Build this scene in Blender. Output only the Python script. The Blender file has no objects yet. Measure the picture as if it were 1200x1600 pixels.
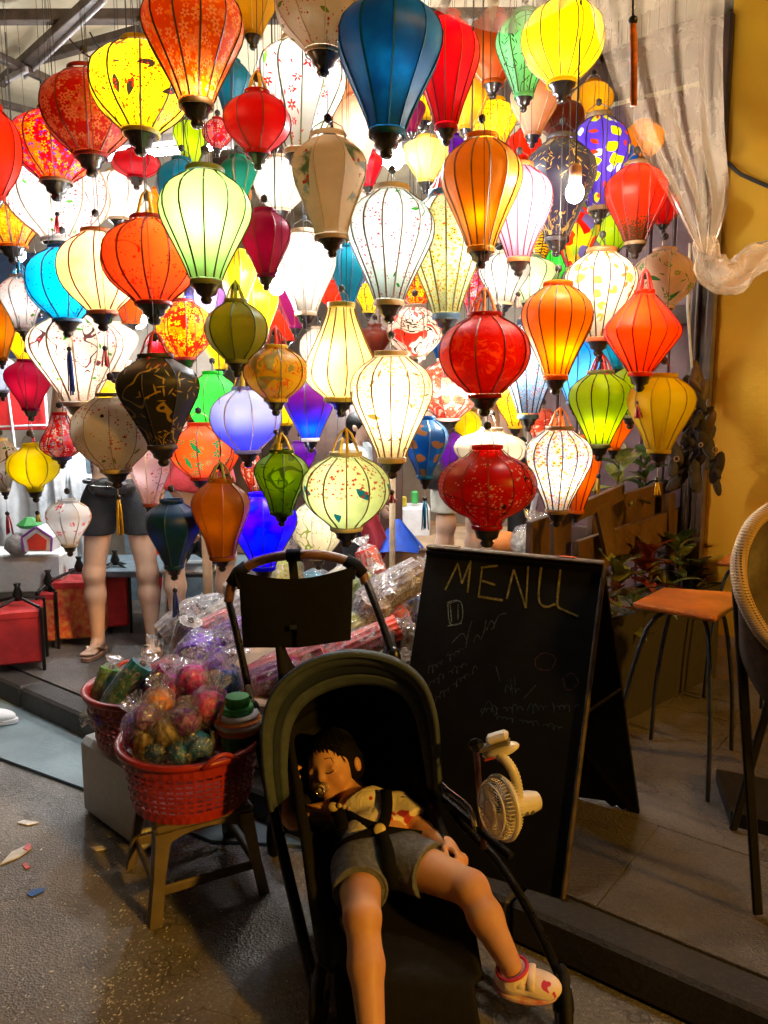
import bpy, bmesh, math, random
import numpy as np
from mathutils import Vector, Matrix

# ---------------------------------------------------------------- camera, sky, light
random.seed(7)
rng = np.random.default_rng(7)
SC = bpy.context.scene
COL = SC.collection
F = 1209.0                      # focal length in photograph pixels (1200 x 1600)
PITCH = math.radians(8.0)
CAMZ = 1.5
cp, sp = math.cos(PITCH), math.sin(PITCH)

cam_data = bpy.data.cameras.new('camera')
cam_data.sensor_fit = 'VERTICAL'
cam_data.angle = 2 * math.atan(800.0 / F)
cam_data.clip_start = 0.02
cam_data.clip_end = 500
cam = bpy.data.objects.new('camera', cam_data)
cam.location = (0, 0, CAMZ)
cam.rotation_euler = (math.radians(90) - PITCH, 0, 0)
COL.objects.link(cam)
SC.camera = cam

SUN_DIR = Vector((-0.68, 0.62, -0.40)).normalized()     # the way the warm street light travels
world = bpy.data.worlds.new('World')
SC.world = world
world.use_nodes = True
wn = world.node_tree
wn.nodes.clear()
w_out = wn.nodes.new('ShaderNodeOutputWorld')
w_bg = wn.nodes.new('ShaderNodeBackground')
w_sky = wn.nodes.new('ShaderNodeTexSky')
w_sky.sky_type = 'NISHITA'
w_sky.sun_disc = False
w_sky.sun_elevation = math.radians(23.5)
w_sky.sun_rotation = math.atan2(-SUN_DIR.x, -SUN_DIR.y)
w_bg.inputs['Strength'].default_value = 0.0012
wn.links.new(w_sky.outputs[0], w_bg.inputs['Color'])
wn.links.new(w_bg.outputs[0], w_out.inputs['Surface'])

sun_data = bpy.data.lights.new('sun', 'SUN')
sun_data.energy = 2.6
sun_data.color = (1.0, 0.49, 0.05)
sun_data.angle = math.radians(3.0)
sun = bpy.data.objects.new('sun', sun_data)
sun.rotation_euler = SUN_DIR.to_track_quat('-Z', 'Y').to_euler()
sun.location = (2, -4, 5)
COL.objects.link(sun)

SC.view_settings.view_transform = 'Standard'
SC.view_settings.look = 'None'
SC.view_settings.exposure = 0.0
SC.view_settings.gamma = 1.0
SC.view_settings.use_curve_mapping = False
SC.render.engine = 'CYCLES'
SC.cycles.use_denoising = True
SC.cycles.use_adaptive_sampling = True
SC.cycles.adaptive_threshold = 0.02
SC.cycles.max_bounces = 6
SC.cycles.diffuse_bounces = 3
SC.cycles.glossy_bounces = 2
SC.cycles.transmission_bounces = 3
SC.cycles.transparent_max_bounces = 10
SC.cycles.sample_clamp_indirect = 6.0
SC.cycles.caustics_reflective = False
SC.cycles.caustics_refractive = False

# ---------------------------------------------------------------- helpers: picture pixel -> place
def ray(px, py):
    x = (px - 600) / F; y = (800 - py) / F
    return np.array((x, cp + y * sp, -sp + y * cp))
def P(px, py, Y):
    d = ray(px, py); s = Y / d[1]
    return np.array((d[0] * s, Y, CAMZ + d[2] * s))
def G(px, py, z):
    d = ray(px, py); s = (z - CAMZ) / d[2]
    return np.array((d[0] * s, d[1] * s, z))
def SCL(px, py, Y):
    return Y / ray(px, py)[1] / F          # metres per picture pixel there
def nrm(v):
    v = np.asarray(v, float); return v / (np.linalg.norm(v) + 1e-12)
V3 = lambda *a: np.array(a, float)

def wloc(o):
    l = np.zeros(3)
    while o is not None:
        l = l + np.array(o.location); o = o.parent
    return l
def tag(o, label=None, cat=None, group=None, kind=None):
    if label: o['label'] = label
    if cat: o['category'] = cat
    if group: o['group'] = group
    if kind: o['kind'] = kind
    return o
def empty(name, loc, label=None, cat=None, group=None):
    o = bpy.data.objects.new(name, None)
    o.empty_display_size = 0.05
    o.location = tuple(float(c) for c in loc)
    COL.objects.link(o)
    return tag(o, label, cat, group)

def frame(axis, up=(0, 0, 1)):
    """orthonormal (x, y, z=axis)"""
    z = nrm(axis); u = np.asarray(up, float)
    if abs(np.dot(z, u)) > 0.98: u = V3(0, 1, 0) if abs(z[1]) < 0.9 else V3(1, 0, 0)
    x = nrm(np.cross(u, z)); y = np.cross(z, x)
    return x, y, z

class MB:
    def __init__(self):
        self.v = []; self.f = []; self.uv = {}
        self.mi = []; self.cur = 0
    def _add(self, vs, fs):
        o = len(self.v)
        self.v += [tuple(float(c) for c in p) for p in vs]
        self.f += [tuple(i + o for i in q) for q in fs]
        self.mi += [self.cur] * len(fs)
        return o
    def box(self, c, s, R=None):
        c = np.asarray(c, float); h = np.asarray(s, float) / 2
        R = np.eye(3) if R is None else np.asarray(R)
        vs = [c + R @ (h * V3(x, y, z)) for x in (-1, 1) for y in (-1, 1) for z in (-1, 1)]
        self._add(vs, [(0,1,3,2),(4,6,7,5),(0,4,5,1),(2,3,7,6),(0,2,6,4),(1,5,7,3)]); return self
    def bbox(self, c, s, b=0.006, R=None):
        """box with chamfered edges"""
        c = np.asarray(c, float); h = np.asarray(s, float) / 2
        R = np.eye(3) if R is None else np.asarray(R)
        b = min(b, h.min() * 0.8)
        idx = {}; vs = []
        for sx in (-1, 1):
            for sy in (-1, 1):
                for sz in (-1, 1):
                    sg = V3(sx, sy, sz)
                    for a in range(3):
                        p = sg * (h - b); p[a] = sg[a] * h[a]
                        idx[(sx, sy, sz, a)] = len(vs); vs.append(c + R @ p)
        fs = []
        for a in range(3):
            b1, b2 = (a + 1) % 3, (a + 2) % 3
            for s_ in (-1, 1):
                q = []
                for (u, w) in ((-1, -1), (1, -1), (1, 1), (-1, 1)):
                    k = [0, 0, 0]; k[a] = s_; k[b1] = u; k[b2] = w
                    q.append(idx[(k[0], k[1], k[2], a)])
                fs.append(tuple(q if s_ > 0 else q[::-1]))
            for u in (-1, 1):
                for w in (-1, 1):
                    k1 = [0, 0, 0]; k2 = [0, 0, 0]
                    k1[a] = -1; k2[a] = 1
                    for k in (k1, k2): k[b1] = u; k[b2] = w
                    q = (idx[(*k1, b1)], idx[(*k2, b1)], idx[(*k2, b2)], idx[(*k1, b2)])
                    fs.append(q if u * w < 0 else q[::-1])
        for sx in (-1, 1):
            for sy in (-1, 1):
                for sz in (-1, 1):
                    q = tuple(idx[(sx, sy, sz, a)] for a in range(3))
                    fs.append(q if sx * sy * sz > 0 else q[::-1])
        self._add(vs, fs); return self
    def prism(self, poly, ext):
        """polygon (list of 3d points) extruded by ext vector"""
        n = len(poly); poly = [np.asarray(p, float) for p in poly]; e = np.asarray(ext, float)
        nv = np.cross(poly[1] - poly[0], poly[2] - poly[0])
        if np.dot(nv, e) > 0: poly = poly[::-1]
        vs = poly + [p + e for p in poly]
        fs = [tuple(range(n)), tuple(range(2 * n - 1, n - 1, -1))]
        fs += [((i + 1) % n, i, i + n, (i + 1) % n + n) for i in range(n)]
        self._add(vs, fs); return self
    def tube(self, pts, r, n=6, cap=True, closed=False, flat=None):
        pts = [np.asarray(p, float) for p in pts]; m = len(pts)
        rr = [r] * m if np.isscalar(r) else list(r)
        vs = []; px = None
        for i, p in enumerate(pts):
            a = pts[(i - 1) % m] if (closed or i > 0) else p
            b = pts[(i + 1) % m] if (closed or i < m - 1) else p
            t = nrm(b - a)
            if px is None: x, y, _ = frame(t)
            else:
                x = px - t * np.dot(px, t); x = nrm(x); y = np.cross(t, x)
            px = x
            for k in range(n):
                an = 2 * math.pi * k / n
                fx = 1.0 if flat is None else flat
                vs.append(p + rr[i] * (x * math.cos(an) + y * math.sin(an) * fx))
        fs = []
        for i in range(m if closed else m - 1):
            j = (i + 1) % m
            for k in range(n):
                l = (k + 1) % n
                fs.append((i * n + k, i * n + l, j * n + l, j * n + k))
        if cap and not closed:
            fs.append(tuple(range(n - 1, -1, -1))); fs.append(tuple((m - 1) * n + k for k in range(n)))
        self._add(vs, fs); return self
    def lathe(self, prof, c, axis=(0, 0, 1), n=16, cap=True, poly=None, up=(0, 0, 1)):
        """prof: list of (r, h) from bottom to top along axis"""
        x, y, z = frame(axis, (1, 0, 0) if abs(nrm(axis)[2]) > .9 else up); c = np.asarray(c, float)
        vs = []
        for r, h in prof:
            for k in range(n):
                a = 2 * math.pi * k / n
                vs.append(c + z * h + r * (x * math.cos(a) + y * math.sin(a)))
        fs = []
        m = len(prof)
        for i in range(m - 1):
            for k in range(n):
                l = (k + 1) % n
                fs.append((i * n + k, i * n + l, (i + 1) * n + l, (i + 1) * n + k))
        if cap:
            fs.append(tuple(range(n - 1, -1, -1))); fs.append(tuple((m - 1) * n + k for k in range(n)))
        self._add(vs, fs); return self
    def ell(self, c, r, R=None, n=12, m=8):
        c = np.asarray(c, float); r = np.asarray(r if not np.isscalar(r) else (r, r, r), float)
        R = np.eye(3) if R is None else np.asarray(R)
        vs = [c + R @ (r * V3(0, 0, -1))]
        for i in range(1, m):
            ph = -math.pi / 2 + math.pi * i / m
            for k in range(n):
                a = 2 * math.pi * k / n
                vs.append(c + R @ (r * V3(math.cos(ph) * math.cos(a), math.cos(ph) * math.sin(a), math.sin(ph))))
        vs.append(c + R @ (r * V3(0, 0, 1)))
        fs = [(0, 1 + (k + 1) % n, 1 + k) for k in range(n)]
        for i in range(m - 2):
            for k in range(n):
                l = (k + 1) % n; a = 1 + i * n; b = a + n
                fs.append((a + k, a + l, b + l, b + k))
        t = len(vs) - 1; a = 1 + (m - 2) * n
        fs += [(a + k, a + (k + 1) % n, t) for k in range(n)]
        self._add(vs, fs); return self
    def grid(self, fn, nu, nv, thick=None):
        """fn(u,v)->point, u,v in 0..1"""
        vs = [fn(i / nu, j / nv) for j in range(nv + 1) for i in range(nu + 1)]
        w = nu + 1
        fs = [(j * w + i, j * w + i + 1, (j + 1) * w + i + 1, (j + 1) * w + i) for j in range(nv) for i in range(nu)]
        self._add(vs, fs); return self
    def raw(self, vs, fs): self._add(vs, fs); return self
    def build(self, name, mat, parent=None, smooth=False, kind=None, solid=None, bevel=None):
        me = bpy.data.meshes.new(name)
        o0 = wloc(parent) if parent is not None else np.zeros(3)
        base = o0
        if parent is None and self.v:
            a = np.array(self.v); base = (a.min(0) + a.max(0)) / 2; base[2] = a[:, 2].min()
        me.from_pydata([tuple(np.array(p) - base) for p in self.v], [], self.f)
        mats = mat if isinstance(mat, (list, tuple)) else [mat]
        for m_ in mats: me.materials.append(M(m_) if isinstance(m_, str) else m_)
        if len(mats) > 1: me.polygons.foreach_set('material_index', self.mi)
        if smooth: me.polygons.foreach_set('use_smooth', [True] * len(me.polygons))
        me.update()
        o = bpy.data.objects.new(name, me)
        COL.objects.link(o)
        if parent is not None: o.parent = parent
        else: o.location = tuple(base)
        if solid:
            s = o.modifiers.new('solid', 'SOLIDIFY'); s.thickness = solid; s.offset = 0
        if bevel:
            b = o.modifiers.new('bevel', 'BEVEL'); b.width = bevel; b.segments = 2
        if kind: o['kind'] = kind
        return o
def inst(src, parent, mw=None, name=None):
    c = src.copy(); COL.objects.link(c); c.parent = parent
    if mw is not None: c.matrix_local = mw
    return c
def spline(pts, n):
    """Catmull-Rom through points -> n samples"""
    p = np.array([np.asarray(q, float) for q in pts]); m = len(p)
    q = np.vstack([2 * p[0] - p[1], p, 2 * p[-1] - p[-2]])
    out = []
    for i in range(n):
        t = i / (n - 1) * (m - 1); k = min(int(t), m - 2); t -= k
        a, b, c, d = q[k], q[k + 1], q[k + 2], q[k + 3]
        out.append(0.5 * (2 * b + (c - a) * t + (2 * a - 5 * b + 4 * c - d) * t * t + (3 * b - a - 3 * c + d) * t ** 3))
    return out
# ---------------------------------------------------------------- materials
MATS = {}
def M(name): return MATS[name]
class NT:
    def __init__(self, name):
        self.m = bpy.data.materials.new(name); self.m.use_nodes = True
        self.t = self.m.node_tree; self.t.nodes.clear()
        MATS[name] = self.m
    def n(self, typ, **kw):
        nd = self.t.nodes.new(typ)
        for k, v in kw.items():
            if k.startswith('i_'):
                nd.inputs[k[2:].replace('_', ' ')].default_value = v
            else: setattr(nd, k, v)
        return nd
    def l(self, a, b): self.t.links.new(a, b)
    def math(self, op, a, b=None, c=None, clamp=False):
        nd = self.n('ShaderNodeMath', operation=op, use_clamp=clamp)
        for i, x in enumerate((a, b, c)):
            if x is None: continue
            if isinstance(x, (int, float)): nd.inputs[i].default_value = x
            else: self.l(x, nd.inputs[i])
        return nd.outputs[0]
    def mix(self, fac, a, b):
        nd = self.n('ShaderNodeMix', data_type='RGBA')
        for s, x in ((nd.inputs[0], fac), (nd.inputs[6], a), (nd.inputs[7], b)):
            if isinstance(x, (int, float)): s.default_value = x
            elif isinstance(x, (tuple, list)): s.default_value = (*x[:3], 1)
            else: self.l(x, s)
        return nd.outputs[2]
    def noise(self, vec, scale, detail=3, rough=.55, dist=0.0):
        nd = self.n('ShaderNodeTexNoise'); nd.inputs['Scale'].default_value = scale
        nd.inputs['Detail'].default_value = detail; nd.inputs['Roughness'].default_value = rough
        nd.inputs['Distortion'].default_value = dist
        if vec is not None: self.l(vec, nd.inputs['Vector'])
        return nd.outputs['Fac']
    def step(self, x, lo, hi):
        nd = self.n('ShaderNodeMapRange', interpolation_type='SMOOTHSTEP')
        self.l(x, nd.inputs[0]); nd.inputs[1].default_value = lo; nd.inputs[2].default_value = hi
        return nd.outputs[0]

def basic(name, col, rough=.6, var=.25, scale=18, bump=0.0, bscale=60, metal=0.0, spec=.5, coat=0.0, col2=None, trans=0.0, coords='Object'):
    t = NT(name)
    out = t.n('ShaderNodeOutputMaterial'); b = t.n('ShaderNodeBsdfPrincipled')
    tc = t.n('ShaderNodeTexCoord'); vec = tc.outputs[coords]
    fac = t.noise(vec, scale, 5, .6)
    fac = t.step(fac, .3, .7)
    c2 = col2 if col2 else tuple(c * (1 - var) for c in col)
    c1 = col if col2 else tuple(min(1, c * (1 + var * .5)) for c in col)
    t.l(t.mix(fac, c2, c1), b.inputs['Base Color'])
    rn = t.noise(vec, scale * 2.3, 3)
    t.l(t.math('MULTIPLY_ADD', rn, .25, rough - .12, clamp=True), b.inputs['Roughness'])
    b.inputs['Metallic'].default_value = metal
    b.inputs['Specular IOR Level'].default_value = spec
    b.inputs['Coat Weight'].default_value = coat
    if bump:
        bn = t.n('ShaderNodeBump'); bn.inputs['Strength'].default_value = bump; bn.inputs['Distance'].default_value = .01
        t.l(t.noise(vec, bscale, 4, .6), bn.inputs['Height']); t.l(bn.outputs[0], b.inputs['Normal'])
    if trans:
        tr = t.n('ShaderNodeBsdfTranslucent'); t.l(t.mix(fac, c2, c1), tr.inputs['Color'])
        mx = t.n('ShaderNodeMixShader'); mx.inputs[0].default_value = trans
        t.l(b.outputs[0], mx.inputs[1]); t.l(tr.outputs[0], mx.inputs[2]); t.l(mx.outputs[0], out.inputs[0])
    else:
        t.l(b.outputs[0], out.inputs[0])
    return t.m
def emis(name, col, strength):
    t = NT(name); out = t.n('ShaderNodeOutputMaterial'); e = t.n('ShaderNodeEmission')
    e.inputs[0].default_value = (*col, 1); e.inputs[1].default_value = strength
    t.l(e.outputs[0], out.inputs[0]); return t.m
def plastic_film(name, tint=(.95, .95, .97), opac=.12, gloss=.35, rough=.12, bs=40, bstr=.8, haze=(.8, .8, .82), floor=0.0, glint_streak=0.0):
    """thin crinkled clear wrap: mostly see-through, with sharp glints"""
    t = NT(name); out = t.n('ShaderNodeOutputMaterial')
    tr = t.n('ShaderNodeBsdfTransparent'); tr.inputs[0].default_value = (*tint, 1)
    df = t.n('ShaderNodeBsdfTranslucent'); df.inputs[0].default_value = (*haze, 1)
    d2 = t.n('ShaderNodeBsdfDiffuse'); d2.inputs[0].default_value = (*haze, 1)
    gl = t.n('ShaderNodeBsdfGlossy'); gl.inputs['Roughness'].default_value = rough
    tc = t.n('ShaderNodeTexCoord')
    bn = t.n('ShaderNodeBump'); bn.inputs['Strength'].default_value = bstr; bn.inputs['Distance'].default_value = .012
    vo = t.n('ShaderNodeTexVoronoi'); vo.inputs['Scale'].default_value = bs; t.l(tc.outputs['Object'], vo.inputs['Vector'])
    nz = t.noise(tc.outputs['Object'], bs * .8, 4, .6, 1.0)
    t.l(t.math('ADD', vo.outputs['Distance'], nz), bn.inputs['Height'])
    t.l(bn.outputs[0], gl.inputs['Normal'])
    m0 = t.n('ShaderNodeMixShader'); m0.inputs[0].default_value = .5
    t.l(df.outputs[0], m0.inputs[1]); t.l(d2.outputs[0], m0.inputs[2])
    m1 = t.n('ShaderNodeMixShader')
    cr = t.step(nz, .35, .75)
    n2 = t.noise(tc.outputs['Object'], bs * .55, 3, .6, 1.8)
    ln = t.math('SUBTRACT', 1.0, t.step(t.math('ABSOLUTE', t.math('SUBTRACT', n2, .5)), 0.0, .035))  # pale lines painted in for the white highlights along crinkles
    t.l(t.math('ADD', t.math('MULTIPLY_ADD', cr, opac * 2 - floor, floor), t.math('MULTIPLY', ln, glint_streak), clamp=True), m1.inputs[0])
    t.l(tr.outputs[0], m1.inputs[1]); t.l(m0.outputs[0], m1.inputs[2])
    fr = t.n('ShaderNodeLayerWeight'); fr.inputs[0].default_value = gloss; t.l(bn.outputs[0], fr.inputs['Normal'])
    m2 = t.n('ShaderNodeMixShader'); t.l(t.math('MULTIPLY', fr.outputs['Fresnel'], .5, clamp=True), m2.inputs[0])
    t.l(m1.outputs[0], m2.inputs[1]); t.l(gl.outputs[0], m2.inputs[2])
    t.l(m2.outputs[0], out.inputs[0]); return t.m

# ---- lantern silk with painted or printed patterns (uv in metres) ----
def shade_mat(name, base, pat='plain', cols=(), trans=.66, sat=1.05, rough=.45, base2=None, sc=1.0, weave=.15):
    t = NT(name); out = t.n('ShaderNodeOutputMaterial')
    uvn = t.n('ShaderNodeUVMap', uv_map='UVMap')
    oi = t.n('ShaderNodeObjectInfo')
    off = t.n('ShaderNodeCombineXYZ'); t.l(t.math('MULTIPLY', oi.outputs['Random'], 37.0), off.inputs[0]); t.l(t.math('MULTIPLY', oi.outputs['Random'], 91.0), off.inputs[1])
    va = t.n('ShaderNodeVectorMath', operation='ADD'); t.l(uvn.outputs[0], va.inputs[0]); t.l(off.outputs[0], va.inputs[1])
    vec = va.outputs[0]
    sep = t.n('ShaderNodeSeparateXYZ'); t.l(uvn.outputs[0], sep.inputs[0]); vv = sep.outputs[2]; vr = sep.outputs[1]
    # second uv layer: x = panel id (0..1), y = height 0 top .. 1 bottom
    uv2 = t.n('ShaderNodeUVMap', uv_map='rel'); s2 = t.n('ShaderNodeSeparateXYZ'); t.l(uv2.outputs[0], s2.inputs[0])
    hgt = s2.outputs[1]; pid = s2.outputs[0]
    def cells(scale, seed, rand=1.0):
        sv = t.n('ShaderNodeVectorMath', operation='MULTIPLY_ADD'); t.l(vec, sv.inputs[0])
        sv.inputs[1].default_value = (scale, scale, scale); sv.inputs[2].default_value = (seed * 3.1, seed * 7.7, 0)
        vo = t.n('ShaderNodeTexVoronoi', voronoi_dimensions='2D'); vo.inputs['Scale'].default_value = 1.0; vo.inputs['Randomness'].default_value = rand
        t.l(sv.outputs[0], vo.inputs['Vector'])
        df = t.n('ShaderNodeVectorMath', operation='SUBTRACT'); t.l(sv.outputs[0], df.inputs[0]); t.l(vo.outputs['Position'], df.inputs[1])
        sx = t.n('ShaderNodeSeparateXYZ'); t.l(df.outputs[0], sx.inputs[0])
        sc_ = t.n('ShaderNodeSeparateColor'); t.l(vo.outputs['Color'], sc_.inputs[0])
        return vo, sx, sc_
    def flowers(scale, seed, size, dens, petals=5, hollow=False, cluster=None):
        vo, sx, sc_ = cells(scale, seed)
        an = t.math('ADD', t.math('ARCTAN2', sx.outputs[1], sx.outputs[0]), t.math('MULTIPLY', sc_.outputs[0], 6.28))
        if petals: pr = t.math('MULTIPLY_ADD', t.math('COSINE', t.math('MULTIPLY', an, float(petals))), .3, .7)
        else: pr = t.math('ADD', 1.0, 0.0)
        pr = t.math('MULTIPLY', pr, t.math('MULTIPLY_ADD', sc_.outputs[2], size * .7, size * .5))
        d = t.math('SUBTRACT', pr, vo.outputs['Distance'])
        m = t.step(d, 0, .04)
        if hollow: m = t.math('MULTIPLY', m, t.step(vo.outputs['Distance'], size * .18, size * .26))
        m = t.math('MULTIPLY', m, t.math('LESS_THAN', sc_.outputs[1], dens))
        if cluster is not None:
            m = t.math('MULTIPLY', m, t.step(t.noise(vec, cluster[0], 1), cluster[1], cluster[1] + .03))
        return m
    def leaves(scale, seed, ln, wd, dens, cluster=None):
        vo, sx, sc_ = cells(scale, seed)
        a = t.math('MULTIPLY', sc_.outputs[0], 6.28)
        ca, sa = t.math('COSINE', a), t.math('SINE', a)
        x = t.math('ADD', t.math('MULTIPLY', sx.outputs[0], ca), t.math('MULTIPLY', sx.outputs[1], sa))
        y = t.math('SUBTRACT', t.math('MULTIPLY', sx.outputs[1], ca), t.math('MULTIPLY', sx.outputs[0], sa))
        e = t.math('ADD', t.math('POWER', t.math('ABSOLUTE', t.math('DIVIDE', x, ln)), 1.3), t.math('POWER', t.math('ABSOLUTE', t.math('DIVIDE', y, wd)), 1.3))
        m = t.math('MULTIPLY', t.math('LESS_THAN', e, 1.0), t.math('LESS_THAN', sc_.outputs[1], dens))
        if cluster is not None:
            m = t.math('MULTIPLY', m, t.step(t.noise(vec, cluster[0], 1), cluster[1], cluster[1] + .03))
        return m
    def branch(scale, wid, cut):
        a = t.math('ABSOLUTE', t.math('SUBTRACT', t.noise(vec, scale, 2, .5), .5))
        m = t.math('LESS_THAN', a, wid)
        return t.math('MULTIPLY', m, t.math('GREATER_THAN', t.noise(vec, scale * .7, 0), cut))
    c = (*base, 1)
    col = None
    soft = t.noise(vec, 9.0, 3)
    b2 = base2 if base2 else tuple(x * .86 for x in base)
    if pat == 'gradient':
        col = t.mix(t.step(hgt, .25, .8), base, b2)
    elif pat == 'gradient_up':
        col = t.mix(t.step(hgt, .05, .45), base, b2)
    else:
        col = t.mix(t.step(soft, .35, .65), b2, base)
    k = list(cols)
    if pat == 'blossom':       # plum blossom sprays on a branch
        col = t.mix(branch(5 / sc, .0045, .52), col, k[1] if len(k) > 1 else (.06, .03, .03))
        col = t.mix(flowers(75 / sc, 1, .42, .55, cluster=(11 / sc, .52)), col, k[0])
        col = t.mix(flowers(120 / sc, 2, .3, .3, 0, cluster=(14 / sc, .5)), col, k[0])
        if len(k) > 2: col = t.mix(leaves(30 / sc, 4, .42, .16, .12), col, k[2])
    elif pat == 'bird':
        col = t.mix(leaves(16 / sc, 5, .4, .15, .3), col, k[1])
        col = t.mix(leaves(30 / sc, 8, .4, .1, .2), col, k[1])
        col = t.mix(flowers(70 / sc, 1, .42, .6, cluster=(12 / sc, .5)), col, k[0])
        col = t.mix(flowers(110 / sc, 2, .3, .35, 0), col, k[0])
    elif pat == 'calico':
        col = t.mix(leaves(95 / sc, 4, .4, .12, .5), col, k[2])
        col = t.mix(flowers(60 / sc, 1, .55, .7), col, k[0])
        col = t.mix(flowers(85 / sc, 2, .4, .4), col, k[1])
        col = t.mix(flowers(60 / sc, 1, .16, .7, 0), col, (.5, .1, .02))
    elif pat == 'dense':       # big printed flowers
        col = t.mix(t.step(t.noise(vec, 14 / sc, 3, .6), .52, .56), col, tuple((a + b) / 2 for a, b in zip(base, k[0])))
        col = t.mix(flowers(42 / sc, 1, .62, .72, hollow=True), col, k[0])
        col = t.mix(flowers(75 / sc, 2, .42, .5), col, k[1])
    elif pat == 'bamboo':
        col = t.mix(leaves(48 / sc, 3, .46, .08, .8, cluster=(10 / sc, .45)), col, k[0])
        col = t.mix(leaves(34 / sc, 6, .48, .06, .5, cluster=(10 / sc, .5)), col, k[0])
        col = t.mix(branch(7 / sc, .008, .45), col, k[0])
    elif pat == 'lotus':
        col = t.mix(leaves(15 / sc, 3, .42, .13, .28), col, k[1])
        col = t.mix(flowers(24 / sc, 6, .42, .35, 6, hollow=True), col, k[0])
        col = t.mix(leaves(34 / sc, 9, .4, .09, .25), col, k[0])
    elif pat == 'patch':
        vo, sx, sc_ = cells(22 / sc, 2)
        cr = t.n('ShaderNodeValToRGB'); cr.color_ramp.interpolation = 'CONSTANT'
        els = cr.color_ramp.elements
        for i, cc in enumerate(k):
            e = els[i] if i < 2 else els.new(i / len(k))
            e.position = i / len(k); e.color = (*cc, 1)
        t.l(sc_.outputs[0], cr.inputs[0]); col = cr.outputs[0]
    elif pat == 'dots':
        col = t.mix(leaves(17 / sc, 2, .42, .34, .42), col, k[0])
        col = t.mix(leaves(21 / sc, 5, .4, .26, .25), col, k[1])
        col = t.mix(leaves(26 / sc, 7, .4, .22, .25), col, k[2])
    elif pat == 'speck':
        n1 = t.noise(vec, 150 / sc, 4, .7)
        th = t.math('MULTIPLY_ADD', t.step(hgt, .35, .95), -.35, .75)
        col = t.mix(t.math('GREATER_THAN', n1, th), col, k[0])
    elif pat == 'foil':        # crumpled cloud print
        n1 = t.noise(vec, 16 / sc, 4, .7, 1.5)
        col = t.mix(t.step(n1, .52, .57), col, k[0])
        col = t.mix(t.math('LESS_THAN', t.math('ABSOLUTE', t.math('SUBTRACT', n1, .47)), .012), col, k[1])
    elif pat == 'tiger':
        n1 = t.n('ShaderNodeTexWave', wave_type='BANDS', bands_direction='Y'); n1.inputs['Scale'].default_value = 28 / sc; n1.inputs['Distortion'].default_value = 5; n1.inputs['Detail Scale'].default_value = 2
        t.l(vec, n1.inputs['Vector']); col = t.mix(t.step(n1.outputs[1], .55, .62), col, k[0])
    elif pat == 'picture':     # a small ink landscape
        n1 = t.noise(vec, 13 / sc, 4, .6); msk = t.math('MULTIPLY', t.step(hgt, .12, .2), t.math('SUBTRACT', 1.0, t.step(hgt, .6, .7)))
        pm = t.math('MULTIPLY', msk, t.math('GREATER_THAN', t.noise(vec, 6.0 / sc, 0), .5))
        col = t.mix(t.math('MULTIPLY', pm, t.step(n1, .45, .6)), col, k[0])
        col = t.mix(t.math('MULTIPLY', pm, t.step(t.noise(vec, 22 / sc, 3), .56, .62)), col, k[1])
        col = t.mix(t.math('MULTIPLY', pm, t.step(t.noise(vec, 34 / sc, 2), .62, .66)), col, k[2])
    elif pat == 'peacock':
        col = t.mix(leaves(13 / sc, 3, .34, .15, .35), col, k[1])
        col = t.mix(t.math('MULTIPLY', flowers(70 / sc, 1, .42, .8, cluster=(11 / sc, .42)), t.math('SUBTRACT', 1.0, t.step(hgt, .45, .6))), col, k[0])
    elif pat == 'face':
        n1 = t.noise(vec, 10 / sc, 2, .5, 2.0)
        col = t.mix(t.step(n1, .55, .58), col, k[0])
        col = t.mix(t.math('LESS_THAN', t.math('ABSOLUTE', t.math('SUBTRACT', n1, .5)), .014), col, k[1])
        col = t.mix(leaves(40 / sc, 6, .4, .1, .25), col, k[1])
    # fine weave + panel to panel difference
    pv = t.n('ShaderNodeTexWhiteNoise', noise_dimensions='1D'); t.l(t.math('ADD', t.math('MULTIPLY', pid, 53.0), t.math('MULTIPLY', oi.outputs['Random'], 9.0)), pv.inputs['W'])
    hs = t.n('ShaderNodeHueSaturation'); t.l(col, hs.inputs['Color'])
    t.l(t.math('MULTIPLY_ADD', pv.outputs[0], .16, .9), hs.inputs['Value'])
    hs.inputs['Saturation'].default_value = sat
    col = hs.outputs[0]
    pr = t.n('ShaderNodeBsdfPrincipled'); t.l(col, pr.inputs['Base Color'])
    pr.inputs['Roughness'].default_value = rough; pr.inputs['Specular IOR Level'].default_value = .4
    pr.inputs['Sheen Weight'].default_value = .15
    bn = t.n('ShaderNodeBump'); bn.inputs['Strength'].default_value = weave; bn.inputs['Distance'].default_value = .004
    t.l(t.noise(vec, 45, 4, .65, .6), bn.inputs['Height']); t.l(bn.outputs[0], pr.inputs['Normal'])
    gm = t.n('ShaderNodeGamma'); gm.inputs[1].default_value = 1.35; t.l(col, gm.inputs[0])
    tl = t.n('ShaderNodeBsdfTranslucent'); t.l(gm.outputs[0], tl.inputs[0])
    mx = t.n('ShaderNodeMixShader'); mx.inputs[0].default_value = trans
    t.l(pr.outputs[0], mx.inputs[1]); t.l(tl.outputs[0], mx.inputs[2]); t.l(mx.outputs[0], out.inputs[0])
    return t.m

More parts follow.
